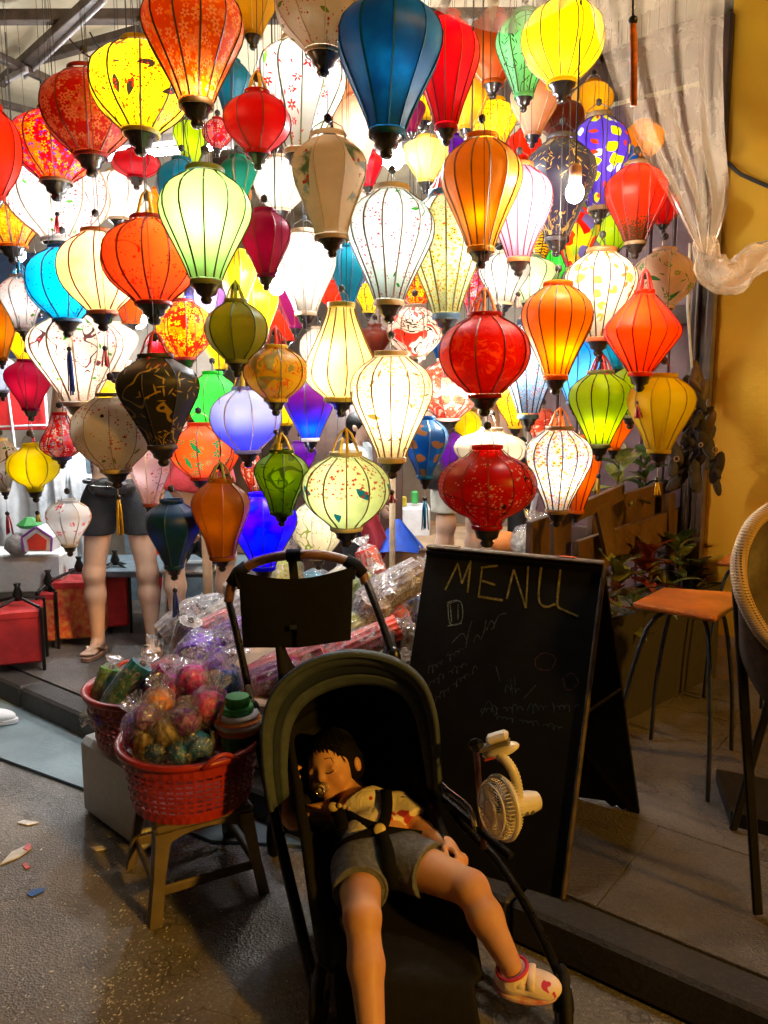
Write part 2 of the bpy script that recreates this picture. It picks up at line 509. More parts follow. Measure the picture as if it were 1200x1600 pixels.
RED = (.62, .015, .012); WHT = (.86, .84, .8); CRM = (.84, .76, .6)
DK = (.05, .025, .02)
def mk_shades():
    S = shade_mat
    S('s_orange_print', (.82, .16, .015), 'dense', [(.85, .5, .25), (.9, .4, .02)])
    S('s_yellow_bird', (.9, .72, .06), 'bird', [(.75, .06, .03), (.05, .04, .03)])
    S('s_darkred_print', (.55, .03, .02), 'dense', [(.7, .3, .15), (.55, .25, .05)])
    S('s_redblue', (.75, .02, .04), 'dense', [(.8, .45, .05), (.06, .08, .6)])
    S('s_red', (.7, .012, .015)); S('s_scarlet', (.85, .05, .01))
    S('s_white_blossom', (.66, .6, .55), 'blossom', [(.6, .02, .06), (.1, .05, .06), (.08, .25, .05)])
    S('s_cream_blossom', (.78, .68, .52), 'blossom', [(.5, .02, .03), DK, (.2, .28, .03)])
    S('s_orange_speckle', (.85, .3, .03), 'calico', [(.9, .6, .1), (.75, .03, .02), (.6, .1, .02)])
    S('s_mustard', (.75, .48, .05)); S('s_navy', (.01, .11, .24), base2=(.015, .2, .36), trans=.5)
    S('s_orchid', (.66, .66, .6), 'lotus', [(.75, .03, .02), (.25, .5, .08)])
    S('s_crimson', (.72, .01, .03)); S('s_teal', (.01, .22, .3)); S('s_rust', (.68, .16, .02))
    S('s_green_bamboo', (.25, .68, .3), 'bamboo', [(.02, .05, .02)])
    S('s_yellow', (.95, .78, .05)); S('s_peach', (.82, .5, .33))
    S('s_picture', (.76, .62, .46), 'picture', [(.12, .18, .08), (.3, .35, .4), (.5, .03, .05)])
    S('s_lightgreen', (.5, .8, .35)); S('s_magenta', (.5, .01, .14))
    S('s_coral_blossom', (.85, .17, .07), 'blossom', [(.4, .005, .01), (.5, .02, .01)])
    S('s_cream', (.88, .78, .5), base2=(.88, .7, .35)); S('s_cyan_blossom', (.03, .5, .72), 'blossom', [(.02, .08, .3), (.02, .1, .3)])
    S('s_mint_blossom', (.62, .7, .63), 'blossom', [(.4, .01, .06), (.05, .12, .04), (.04, .25, .04)])
    S('s_celadon_print', (.72, .82, .6), 'calico', [(.75, .7, .15), (.75, .25, .12), (.25, .4, .15)])
    S('s_amber', (.78, .36, .02)); S('s_pink', (.85, .5, .62))
    S('s_navy_gold', (.015, .012, .04), 'bamboo', [(.5, .32, .08)], trans=.25)
    S('s_black_gold', (.012, .01, .012), 'bamboo', [(.4, .26, .06)], trans=.2, sc=1.3)
    S('s_purple_dots', (.18, .1, .6), 'dots', [(.85, .8, .05), (.8, .85, .6), (.7, .1, .05)])
    S('s_red_speck', (.75, .06, .03), 'speck', [(.1, .05, .01)])
    S('s_white_fleck', (.74, .68, .56), 'dots', [(.75, .42, .12), (.74, .68, .56), (.7, .25, .1)], sc=.8)
    S('s_vermilion', (.85, .07, .008), base2=(.85, .1, .01)); S('s_peach_leaf', (.8, .58, .42), 'lotus', [(.06, .3, .06), (.05, .2, .03)])
    S('s_orange', (.88, .24, .01), base2=(.88, .3, .02)); S('s_skyfloral', (.5, .7, .85), 'calico', [(.85, .85, .85), (.8, .3, .4), (.1, .25, .55)])
    S('s_red_crinkle', (.7, .025, .012), 'foil', [(.75, .12, .05), (.5, .01, .01)], weave=.6)
    S('s_red_blossom', (.68, .012, .01), 'blossom', [(.85, .75, .6), (.05, .01, .01)], rough=.3)
    S('s_calico', (.72, .69, .64), 'calico', [(.85, .6, .12), (.75, .12, .05), (.15, .2, .5)])
    S('s_lime', (.5, .66, .02)); S('s_yellow_dull', (.8, .6, .03), 'gradient_up', base2=(.78, .62, .05))
    S('s_cream_bird', (.88, .8, .55), 'bird', [(.75, .5, .1), (.2, .14, .04)], sc=1.1)
    S('s_honey', (.9, .75, .32)); S('s_olive', (.33, .32, .03)); S('s_ochre', (.66, .45, .06), 'face', [(.3, .26, .1), (.6, .15, .05)])
    S('s_bluewhite', (.6, .6, .75), 'gradient', base2=(.12, .12, .75)); S('s_green', (.1, .68, .12))
    S('s_dipblue', (.3, .02, .35), 'gradient', base2=(.02, .08, .85)); S('s_palepink', (.8, .6, .58), 'blossom', [(.55, .04, .06), DK])
    S('s_coral_leaf', (.85, .2, .08), 'lotus', [(.03, .3, .15), (.03, .3, .15)]); S('s_burnt', (.6, .22, .015))
    S('s_electric', (.02, .03, .9), base2=(.09, .03, .85), rough=.2); S('s_grass', (.3, .5, .02), 'bamboo', [(.1, .2, .01)], sc=1.6)
    S('s_peacock', (.68, .8, .45), 'peacock', [(.45, .03, .04), (.02, .18, .22)]); S('s_white_bamboo', (.82, .78, .62), 'bamboo', [(.3, .38, .1)])
    S('s_deepteal', (.004, .05, .19), base2=(.004, .075, .22), trans=.4); S('s_cobalt', (.01, .15, .42), 'dots', [(.45, .2, .08), (.02, .2, .45), (.01, .12, .4)])
    S('s_purple', (.22, .03, .45)); S('s_white', (.62, .58, .5)); S('s_turq', (.02, .32, .42))
    S('s_redgold', (.8, .05, .02), 'dense', [(.9, .65, .05), (.9, .6, .1)]); S('s_mask', (.8, .68, .6), 'face', [(.75, .08, .06), (.06, .04, .04)])
    S('s_redwhite', (.75, .2, .12), 'foil', [(.85, .75, .65), (.6, .02, .02)], weave=.5); S('s_palegreen', (.58, .68, .48))
    S('s_tiger', (.88, .6, .06), 'tiger', [(.06, .04, .02)]); S('s_patch', (.7, .1, .1), 'patch', [(.75, .03, .02), (.35, .55, .05), (.2, .2, .6), (.8, .6, .05), (.75, .08, .03)])
    S('s_blue', (.01, .3, .8), 'gradient_up', base2=(.15, .5, .85)); S('s_yellow_floral', (.9, .7, .06), 'calico', [(.8, .4, .03), (.6, .2, .03), (.4, .4, .05)])
    S('s_brown', (.3, .06, .03)); S('s_emerald', (.01, .3, .18)); S('s_red_floral', (.7, .02, .03), 'dense', [(.8, .5, .5), (.4, .2, .6)])
    S('s_plumred', (.5, .02, .16), 'gradient_up', base2=(.55, .04, .14)); S('s_lemon', (.85, .78, .02)); S('s_white_lotus', (.84, .84, .82), 'lotus', [(.75, .12, .14), (.08, .22, .05)])
    S('s_lilac', (.6, .35, .75)); S('s_red_drop', (.72, .03, .03), 'dense', [(.85, .8, .8), (.25, .3, .6)]); S('s_plum', (.3, .01, .12)); S('s_palelilac', (.75, .78, .85), 'foil', [(.6, .68, .8), (.5, .6, .75)])
mk_shades()

basic('rib_dark', (.035, .018, .012), .6); basic('rib_red', (.16, .006, .006), .6); basic('rib_green', (.03, .06, .012), .6)
basic('finial', (.012, .009, .009), .3, coat=.3); basic('cord', (.02, .016, .015), .7); basic('cord_pale', (.55, .5, .42), .7)
basic('wire', (.25, .24, .23), .35, metal=1)
for nm, c in dict(yellow=(.75, .5, .03), blue=(.02, .06, .4), red=(.6, .02, .02), green=(.25, .3, .03), orange=(.85, .2, .01), purple=(.2, .02, .3), teal=(.02, .2, .45), pink=(.8, .35, .3), cyan=(.05, .45, .8)).items():
    basic('tassel_' + nm, c, .5, var=.4, scale=60)
def ground_mat(name, base, dark, light, rough, grain, stain, bump):
    t = NT(name); out = t.n('ShaderNodeOutputMaterial'); b = t.n('ShaderNodeBsdfPrincipled'); ge = t.n('ShaderNodeNewGeometry'); v = ge.outputs['Position']
    vo = t.n('ShaderNodeTexVoronoi'); vo.inputs['Scale'].default_value = grain; t.l(v, vo.inputs['Vector'])
    sc_ = t.n('ShaderNodeSeparateColor'); t.l(vo.outputs['Color'], sc_.inputs[0])
    c = t.mix(t.step(t.noise(v, 3.2, 6, .65), .35, .68), dark, base)
    c = t.mix(t.math('MULTIPLY', t.step(sc_.outputs[0], .72, .9), .3), c, light)
    c = t.mix(t.math('MULTIPLY', t.step(sc_.outputs[1], .7, .9), .3), c, tuple(x * .45 for x in dark))
    c = t.mix(t.math('MULTIPLY', t.step(t.noise(v, stain, 5, .7, 1.2), .56, .66), .45), c, tuple(x * .5 for x in dark))
    c = t.mix(t.math('MULTIPLY', t.math('LESS_THAN', t.math('ABSOLUTE', t.math('SUBTRACT', t.noise(v, 1.7, 4, .6), .5)), .0035), .6), c, tuple(x * .35 for x in dark))
    t.l(c, b.inputs['Base Color'])
    t.l(t.math('MULTIPLY_ADD', t.noise(v, 5, 4, .6), .5, rough - .25, clamp=True), b.inputs['Roughness'])
    bn = t.n('ShaderNodeBump'); bn.inputs['Strength'].default_value = bump; bn.inputs['Distance'].default_value = .01
    t.l(t.math('ADD', vo.outputs['Distance'], t.noise(v, 40, 5, .7)), bn.inputs['Height']); t.l(bn.outputs[0], b.inputs['Normal'])
    t.l(b.outputs[0], out.inputs[0])
ground_mat('street', (.19, .175, .155), (.125, .112, .098), (.4, .38, .35), .4, 150, 1.3, .3)
ground_mat('paving', (.13, .11, .092), (.085, .07, .058), (.2, .18, .16), .45, 160, 1.6, .4)
ground_mat('paving_b', (.11, .095, .082), (.075, .062, .052), (.18, .16, .14), .45, 160, 1.9, .4)
ground_mat('kerb_stone', (.04, .034, .028), (.024, .02, .017), (.07, .065, .06), .6, 140, 2.5, .2)
basic('strip', (.17, .225, .245), .55, var=.3, scale=3, bump=.2, bscale=60)
basic('joint', (.055, .045, .038), .8)
basic('yellow_wall', (.86, .5, .02), .7, col2=(.8, .38, .006), scale=1.6, bump=.25, bscale=35)
basic('inner_wall', (.3, .25, .2), .7, var=.3, scale=2, bump=.15)
basic('tarp', (.76, .66, .46), .55, var=.3, scale=1.5, bump=.5, bscale=6, trans=.15)
basic('steel', (.09, .065, .05), .5, var=.4, metal=.3); basic('steel_pale_lit', (.5, .48, .5), .45)  # second steel: pale metal, also the painted light on an awning bar
basic('timber_dark', (.06, .028, .018), .45, var=.5, scale=7, bump=.3, bscale=40)
basic('timber_plum', (.14, .075, .085), .5, var=.4, scale=6, bump=.3, bscale=40)
basic('wood_board', (.07, .032, .01), .5, var=.45, scale=9, bump=.25, bscale=50)
basic('wood_seat', (.5, .13, .012), .35, var=.35, scale=7, bump=.1, coat=.2)
basic('wood_tan', (.42, .27, .16), .55, var=.3, scale=7, bump=.1)
basic('bamboo_pole', (.45, .33, .2), .5, var=.35, scale=12)
basic('black_metal', (.02, .018, .016), .4, metal=.6); basic('chrome', (.6, .6, .62), .2, metal=1)
basic('bluish_metal', (.05, .055, .065), .35, metal=.7); basic('trough_dark', (.012, .008, .006), .7)
basic('rattan', (.5, .33, .17), .5, var=.4, scale=40); basic('rattan_dark', (.06, .035, .018), .6, var=.4, scale=40)
basic('board_black', (.005, .005, .006), .7, var=.5, scale=6, bump=.1, spec=.15); basic('board_edge', (.07, .045, .025), .6, var=.6, scale=25)
for nm, c in dict(chalk_y=(.2, .17, .05), chalk_w=(.16, .2, .21), chalk_f=(.06, .065, .08), chalk_b=(.035, .06, .09), chalk_r=(.07, .035, .035)).items(): basic(nm, c, .95, var=.6, scale=90, spec=.1)
basic('fabric_black', (.0025, .0025, .003), .85, var=.3, scale=50, bump=.2, bscale=300, spec=.2); basic('fabric_dark', (.004, .0032, .003), .85, bump=.2, bscale=250, spec=.3)
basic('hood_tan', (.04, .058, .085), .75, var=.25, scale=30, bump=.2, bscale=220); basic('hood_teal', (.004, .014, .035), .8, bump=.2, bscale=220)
basic('leather', (.14, .06, .03), .42, var=.35, scale=30, bump=.2, bscale=120); basic('frame_black', (.004, .004, .004), .3, spec=.5); basic('frame_brown', (.008, .006, .005), .4)
basic('rubber', (.006, .006, .006), .8); basic('badge', (.5, .38, .24), .35); basic('buckle', (.6, .48, .22), .35); basic('copper', (.45, .2, .12), .3, metal=.8)
basic('fan_white', (.72, .66, .6), .3, var=.08, coat=.3); basic('fan_grey', (.16, .14, .13), .45); basic('fan_red', (.5, .05, .06), .4)
basic('skin_pale', (.54, .34, .235), .45, var=.12, scale=9); basic('skin_pink', (.55, .26, .2), .4)
b_ = basic('skin', (.62, .34, .19), .5, col2=(.56, .27, .15), scale=16, bump=.06, bscale=260, spec=.4).node_tree.nodes['Principled BSDF']
b_.inputs['Subsurface Weight'].default_value = .18; b_.inputs['Subsurface Scale'].default_value = .008; b_.inputs['Subsurface Radius'].default_value = (1, .35, .2)
basic('hair', (.004, .003, .0025), .75, var=.3, scale=60, bump=.4, bscale=90, spec=.12); basic('hair_brown', (.22, .13, .07), .5, var=.5, scale=60, bump=.5, bscale=90); basic('lash', (.03, .015, .01), .6)
basic('nail', (.7, .42, .34), .3)
NTs = None
def blotch(name, base, cols, sc):
    t = NT(name); out = t.n('ShaderNodeOutputMaterial'); b = t.n('ShaderNodeBsdfPrincipled'); tc = t.n('ShaderNodeTexCoord'); v = tc.outputs['Object']
    c = t.mix(t.noise(v, 30, 2), tuple(x * .9 for x in base), base)
    for i, (cc, th) in enumerate(cols):
        mp = t.n('ShaderNodeMapping'); mp.inputs['Location'].default_value = (i * 3.3 + 1, i * 1.7, i); t.l(v, mp.inputs[0])
        c = t.mix(t.step(t.noise(mp.outputs[0], sc, 2, .5), th, th + .02), c, cc)
    t.l(c, b.inputs['Base Color']); b.inputs['Roughness'].default_value = .8
    bn = t.n('ShaderNodeBump'); bn.inputs['Strength'].default_value = .5; bn.inputs['Distance'].default_value = .012; t.l(t.noise(v, 26, 3, .6, .8), bn.inputs['Height']); t.l(bn.outputs[0], b.inputs['Normal'])
    t.l(b.outputs[0], out.inputs[0]); return t.m
blotch('child_shirt', (.8, .72, .58), [((.45, .03, .05), .60), ((.12, .09, .07), .66)], 15)
blotch('denim_grey', (.1, .11, .16), [((.13, .14, .2), .52)], 60)
blotch('shoe_pink', (.86, .72, .72), [((.55, .03, .16), .63)], 22)
basic('shoe_strap', (.9, .78, .78), .5); basic('shoe_sole', (.6, .12, .2), .6, col2=(.75, .6, .58), scale=30)
basic('white_shoe', (.8, .8, .82), .5, var=.08); basic('trouser_white', (.7, .68, .64), .8, bump=.3)
basic('shorts_black', (.018, .02, .026), .6, bump=.4, bscale=30); basic('bag_black', (.02, .02, .022), .3, bump=.3)
basic('sandal_gold', (.6, .48, .32), .35, metal=.3); basic('sandal_sole', (.32, .17, .1), .6)
def check_mat(name, a, b, sc):
    t = NT(name); out = t.n('ShaderNodeOutputMaterial'); p = t.n('ShaderNodeBsdfPrincipled'); tc = t.n('ShaderNodeTexCoord')
    s = t.n('ShaderNodeSeparateXYZ'); t.l(tc.outputs['Object'], s.inputs[0])
    wx = t.math('GREATER_THAN', t.math('FRACT', t.math('MULTIPLY', s.outputs[0], sc)), .55); wz = t.math('GREATER_THAN', t.math('FRACT', t.math('MULTIPLY', s.outputs[2], sc)), .55)
    c = t.mix(t.math('MULTIPLY', t.math('ADD', wx, wz), .5), a, b); t.l(c, p.inputs['Base Color']); p.inputs['Roughness'].default_value = .8
    t.l(p.outputs[0], out.inputs[0])
check_mat('shirt_check', (.75, .68, .75), (.25, .08, .3), 42)
basic('shirt_blue', (.5, .58, .66), .8, bump=.3); basic('shirt_grey', (.45, .46, .48), .8, bump=.3); basic('shorts_beige', (.5, .48, .4), .8, bump=.3); basic('shirt_red', (.45, .04, .06), .8, bump=.3); basic('shirt_dark', (.03, .02, .02), .8)
basic('basket_red', (.3, .018, .014), .4, var=.25, scale=14, spec=.5); basic('stool_plastic', (.13, .1, .08), .45, var=.3, scale=9); basic('stool_white', (.6, .6, .6), .45)
basic('foam', (.72, .72, .7), .7, var=.08, scale=40, bump=.3, bscale=140)
basic('red_box', (.5, .02, .02), .5, var=.3, scale=9, bump=.15); basic('red_box_print', (.5, .02, .02), .5, col2=(.6, .25, .05), scale=30)
basic('navy_panel', (.02, .035, .07), .5, var=.3); basic('grey_cloth', (.5, .52, .54), .8, bump=.5, bscale=12); basic('white_cloth', (.72, .72, .72), .8, var=.1, bump=.4, bscale=12)
basic('slate', (.1, .14, .17), .6, var=.3); basic('blue_cloth', (.01, .07, .5), .5, bump=.4, bscale=14); basic('paper_white', (.7, .7, .68), .8); basic('paper_pink', (.7, .2, .25), .7); basic('paper_blue', (.02, .12, .5), .6)
for nm, c in dict(green=(.04, .3, .06), orange=(.8, .25, .05), purple=(.25, .05, .35), white=(.75, .75, .75), red=(.65, .05, .03), yellow=(.8, .6, .05), pinkred=(.6, .03, .12)).items(): basic('toy_' + nm, c, .6, var=.1)
for nm, c in dict(purple=(.2, .015, .5), magenta=(.75, .03, .42), orange=(.85, .27, .03), blue=(.015, .16, .75), teal=(.01, .17, .26), green=(.09, .25, .03), brown=(.22, .13, .07), smoke=(.38, .3, .25), red=(.7, .07, .04), rose=(.72, .2, .2), grey=(.35, .33, .32), plum=(.18, .01, .1), tan=(.4, .3, .2), lime=(.4, .45, .06), cream=(.65, .55, .42), violet=(.4, .12, .7), cobalt=(.01, .08, .5)).items():
    basic('pk_' + nm, c, .4, var=.45, scale=40, bump=.3, bscale=70)
basic('pk_print', (.3, .24, .2), .5, col2=(.07, .05, .07), scale=45, bump=.3)
plastic_film('film', glint_streak=.38, opac=.12, gloss=.5, rough=.1, bs=45, bstr=.5, tint=(.99, .99, 1)); plastic_film('film_thick', glint_streak=.5, opac=.2, gloss=.55, rough=.1, bs=40, bstr=.5, tint=(.99, .99, 1))
plastic_film('sheet', opac=.17, gloss=.06, rough=.35, bs=14, bstr=.1, haze=(.88, .76, .62), floor=.24, tint=(.97, .92, .85))
basic('leaf_green', (.045, .08, .012), .4, var=.5, scale=25, trans=.2); basic('leaf_pale', (.2, .22, .05), .4, var=.5, scale=25, trans=.2); basic('leaf_red', (.25, .04, .012), .4, var=.5, scale=25, trans=.2); basic('leaf_olive', (.09, .065, .015), .45, var=.5, scale=25, trans=.2)
basic('soil', (.04, .025, .015), .9); basic('pot', (.1, .05, .025), .6)
basic('ornament', (.025, .014, .011), .75, col2=(.008, .006, .006), scale=22, bump=.5); basic('ornament_ring', (.22, .15, .1), .5); basic('ornament_rose', (.06, .025, .016), .6)
basic('socket_blue', (.03, .04, .3), .4); basic('socket_peach', (.6, .3, .2), .4); basic('socket_grey', (.3, .32, .34), .4)
emis('bulb_glow', (1, .9, .72), 850.0); emis('bulb_cool', (.9, .96, 1), 700.0); emis('tube_glow', (.94, .97, 1), 135.0)
basic('green_cushion', (.05, .1, .02), .7)
# ---------------------------------------------------------------- the place: street, pavement, shop front, awning
ZP = .12
EA, EB = G(0, 1060, ZP), G(870, 1440, ZP)
UU = nrm(EB - EA); NN = V3(-UU[1], UU[0], 0)
def E(t, nn, z): return EA + UU * t + NN * nn + V3(0, 0, z - ZP)
RB = np.column_stack([UU, NN, V3(0, 0, 1)])
def uvn(p): d = np.asarray(p) - EA; return float(np.dot(d, UU)), float(np.dot(d, NN))

st = MB().box((0, 4, -.05), (80, 80, .1)).build('street', 'street'); st['kind'] = 'structure'
# low painted strip beside the kerb
q = [G(-260, 1093, 0), G(0, 1188, 0), G(150, 1243, 0), G(330, 1318, 0), E(2.2, .02, 0), E(-2.5, .02, 0)]
for p_ in q: p_[2] = .001
sb = MB().prism(q, (0, 0, .013)).build('drain_strip', 'strip'); sb['kind'] = 'structure'
# pavement
pav = tag(bpy.data.objects.new('pavement', None), kind='structure'); COL.objects.link(pav)
MB().prism([E(-7, .12, .0), E(6, .12, .0), E(6, 2.25, .0), E(-7, 2.25, .0)], (0, 0, ZP - .012)).build('bedding', 'joint', pav)
kl = .9; t_ = -7.0; i = 0
while t_ < 6:
    MB().bbox(E(t_ + kl / 2, .06, ZP / 2), (kl - .006, .125, ZP), .012, RB).build('kerb_stone', 'kerb_stone', pav); t_ += kl; i += 1
sl_src = {}
for iu in range(-9, 8):
    for iv in range(4):
        c = E((iu + .5) * .62 + (.31 if iv % 2 else 0), .127 + (iv + .5) * .52, ZP - .03 + random.uniform(-.0015, .0015))
        o = MB().bbox((0, 0, 0), (.6185, .5185, .06), .0018, RB)
        if 'a' not in sl_src or (iu + iv) % 3 == 1 and 'b' not in sl_src:
            k = 'a' if 'a' not in sl_src else 'b'
            sl_src[k] = o.build('paving_slab', 'paving' if k == 'a' else 'paving_b', pav)
            sl_src[k].location = tuple(c)
        else:
            k = 'b' if ((iu * 7 + iv * 3) % 4 == 0 and 'b' in sl_src) else 'a'
            d = sl_src[k].copy(); COL.objects.link(d); d.location = tuple(c)
# shop floor, one step up
fl = MB().prism([E(-9, 2.25, .0), E(6, 2.25, .0), E(6, 6, .0), E(-9, 6, .0)], (0, 0, .34)).build('shop_floor', 'wood_tan'); fl['kind'] = 'structure'
# facade right of the opening
W0 = None
for k in range(4000):
    t0 = k * .002 - 2
    p = E(t0, 2.25, 1.5)
    if 600 + F * p[0] / (p[1] * cp) >= 1110: W0 = t0; break
w = MB().box(E(W0 + 2.5, 2.4, 2.1), (5, .3, 4.2), RB).build('wall', 'yellow_wall'); w['kind'] = 'structure'
bw = MB().box(E(W0 - 5, 4.6, 1.8), (12, .12, 3.6), RB).build('back_wall', 'inner_wall'); bw['kind'] = 'structure'
pw = MB().box((-3.55, 5.9, 1.7), (4.6, .08, 3.4)).build('partition_wall', 'inner_wall'); pw['kind'] = 'structure'
df = empty('door_frame', E(W0 - .1, 2.25, ZP), 'dark timber door frame against the yellow wall', 'door frame')
MB().bbox(E(W0 - .06, 2.33, 1.7), (.12, .2, 3.16), .01, RB).build('post', 'timber_dark', df)
MB().bbox(E(W0 - .012, 2.22, 1.7), (.05, .05, 3.16), .012, RB).build('moulding', 'timber_dark', df)
MB().bbox(E(W0 - .075, 2.215, 1.7), (.022, .03, 3.16), .008, RB).build('moulding', 'timber_dark', df)
MB().bbox(E(W0 - 2.6, 2.34, 3.2), (5.0, .2, .22), .01, RB).build('lintel', 'timber_dark', df)
sh = empty('timber_shutter', E(W0 - .55, 2.4, .34), 'plum brown plank shutter behind the yellow lanterns', 'shutter')
for k in range(7):
    MB().bbox(E(W0 - .2 - k * .125, 2.42 + .004 * (k % 2), 1.7), (.119, .035, 2.72), .006, RB).build('plank', 'timber_plum', sh)
MB().bbox(E(W0 - .58, 2.39, .75), (.9, .03, .1), .005, RB).build('rail', 'timber_dark', sh)
MB().bbox(E(W0 - .58, 2.39, 1.95), (.9, .03, .1), .005, RB).build('rail', 'timber_dark', sh)

# awning: sagging sheet and its steel frame
def tarp(u_, v_):
    x = -5.5 + 8.2 * u_; y = 2.3 + 6.6 * v_
    return V3(x, y, 3.37 + .05 * math.sin(x * 4.1 + .6 * math.sin(y * 2)) - .06 * abs(math.sin(y * 1.9)) + .015 * math.sin(x * 13 + y * 7))
aw = MB().grid(tarp, 60, 50).build('awning_sheet', 'tarp', smooth=True, solid=.004)
tag(aw, 'sagging beige awning sheet overhead at the upper left', 'awning')
af = empty('steel_truss', G(60, 120, BEAM_Z := 3.24), 'dark steel bars crossing under the awning at the upper left', 'truss')
def bar(a, b, wd, ht, m, par, nm='bar'):
    a, b = np.asarray(a, float), np.asarray(b, float); x, y, z = frame(b - a)
    return MB().bbox((a + b) / 2, (wd, ht, np.linalg.norm(b - a)), .004, np.column_stack([x, y, z])).build(nm, m, par)
for (a, b, w_, z) in [((-90, 27), (900, 24), .06, 3.24), ((0, 130), (190, -40), .05, 3.19), ((-60, 62), (110, 141), .045, 3.15), ((-60, 146), (120, 192), .045, 3.26), ((60, 92), (420, -8), .05, 3.28), ((140, 200), (330, 150), .035, 3.24), ((900, 60), (1010, 165), .05, 3.24), ((640, 80), (900, 140), .04, 3.26)]:
    bar(G(*a, z), G(*b, z), w_, w_ * .8, 'steel', af)
bar(G(38, 118, 3.17), G(165, -5, 3.17), .012, .045, 'steel_pale_lit', af, 'lit_strip')  # pale strips paint in the lit underside of the diagonal bar
bar(G(10, 125, 3.12), G(42, 108, 3.12), .02, .03, 'steel_pale_lit', af, 'lit_strip')
# loose wires under the awning
for a, b, sag, lab in [((95, 45), (230, 30), .16, 'loose black wire looping between the awning bars'), ((50, 100), (140, 115), .2, 'thin black wire drooping beside the dark red lantern'), ((140, 50), (210, 75), .1, 'short black wire hanging near the yellow bird lantern')]:
    A, B = G(*a, 3.2), G(*b, 3.2)
    pts = [A + (B - A) * k / 8 - V3(0, 0, sag * math.sin(math.pi * k / 8)) for k in range(9)]
    tag(MB().tube(pts, .004, n=5).build('loose_wire', 'cord', smooth=True), lab, 'wire')
cb = MB().tube(spline([E(W0 + .02, 2.22, 2.62), E(W0 + .12, 2.2, 2.53), E(W0 + .4, 2.22, 2.4), E(W0 + .9, 2.22, 2.32)], 12), .01, n=6).build('wall_cable', 'cord', smooth=True)
tag(cb, 'black cable running across the yellow wall at the upper right', 'cable')

# clear plastic weather sheets gathered at the front of the awning
def sheetfn(u_, v_):
    le = spline([(895, -120), (935, 60), (985, 200), (1045, 310), (1092, 392)], 41)[int(v_ * 40)]
    ri = spline([(1140, -120), (1130, 60), (1132, 200), (1138, 310), (1112, 400)], 41)[int(v_ * 40)]
    px = le[0] + (ri[0] - le[0]) * u_; py = le[1] + (ri[1] - le[1]) * u_
    amp = .07 * (1 - .75 * v_)
    return P(px, py, 1.95 + amp * .8 * math.sin(u_ * 7 + 2 * v_ + 1.2 * math.sin(u_ * 4 + v_ * 2)) + .012 * math.sin(u_ * 21 + 4 * v_ + 1.5 * math.sin(v_ * 5)) + .004 * math.sin(u_ * 43 + 7 * v_) + .1 * u_)
ps = empty('plastic_sheet', P(1040, 200, 2.0), 'clear plastic weather sheet gathered and hanging at the upper right', 'plastic sheet')
MB().grid(sheetfn, 70, 40).build('drape', 'sheet', ps, smooth=True)
pts = spline([P(1102, 370, 2.02), P(1108, 415, 2.03), P(1140, 432, 2.06), P(1178, 405, 2.1), P(1225, 385, 2.14)], 26)
vs_ = []
for k in range(26):
    x, y, z = frame(pts[min(k + 1, 25)] - pts[max(k - 1, 0)], (0, 1, 0)); r0 = .02 + .02 * math.sin(k / 25 * math.pi) ** 1.1 + .003 * math.sin(k * 1.1)
    for j in range(30):
        a = j / 30 * 2 * math.pi; r1 = r0 * (1 + .2 * math.sin(5 * a + k * .5) + .1 * math.sin(9 * a - k * .35) + .05 * math.sin(14 * a + k))
        vs_.append(pts[k] + r1 * (x * math.cos(a) + y * math.sin(a)))
MB().raw(vs_, [(k * 30 + j, k * 30 + (j + 1) % 30, (k + 1) * 30 + (j + 1) % 30, (k + 1) * 30 + j) for k in range(25) for j in range(30)]).build('rolled_end', 'sheet', ps, smooth=True)
def flap(u_, v_):
    px = 670 + 300 * u_; py = -70 + (105 + 22 * math.sin(u_ * 5) - 60 * abs(u_ - .45)) * v_
    return P(px, py, 1.75 + .05 * math.sin(u_ * 14 + v_ * 3) + .05 * v_ + .02 * math.sin(u_ * 37))
tag(MB().grid(flap, 60, 14).build('plastic_flap', 'sheet', smooth=True), 'milky plastic flap hanging from the top edge over the crimson lantern', 'plastic sheet')

# fluorescent tubes under the awning
def tube_lamp(a, b, label):
    a, b = np.asarray(a, float), np.asarray(b, float)
    o = empty('tube_lamp', (a + b) / 2, label, 'lamp', 'fluorescent tubes under the awning')
    d = nrm(b - a)
    MB().tube([a, b], .016, n=10).build('glass_tube', 'tube_glow', o, smooth=True)
    for p in (a - d * .03, b + d * .0): MB().tube([p, p + d * .03], .02, n=10).build('end_cap', 'steel_pale_lit', o)
    bar(a + V3(0, 0, .055), b + V3(0, 0, .055), .05, .04, 'steel_pale_lit', o, 'batten')
    for p in (a, b): MB().tube([p + V3(0, 0, .07), V3(p[0], p[1], 3.24)], .002, n=4).build('hanger', 'wire', o)
tube_lamp((-1.75, 4.2, 2.72), (-.75, 3.9, 2.72), 'white fluorescent tube glaring behind the lanterns at the left')
tube_lamp((-.35, 4.35, 2.75), (.6, 4.1, 2.75), 'white fluorescent tube glaring behind the lanterns in the centre')
tube_lamp((.9, 5.3, 2.6), (-.3, 5.7, 2.6), 'white fluorescent tube deep in the shop')

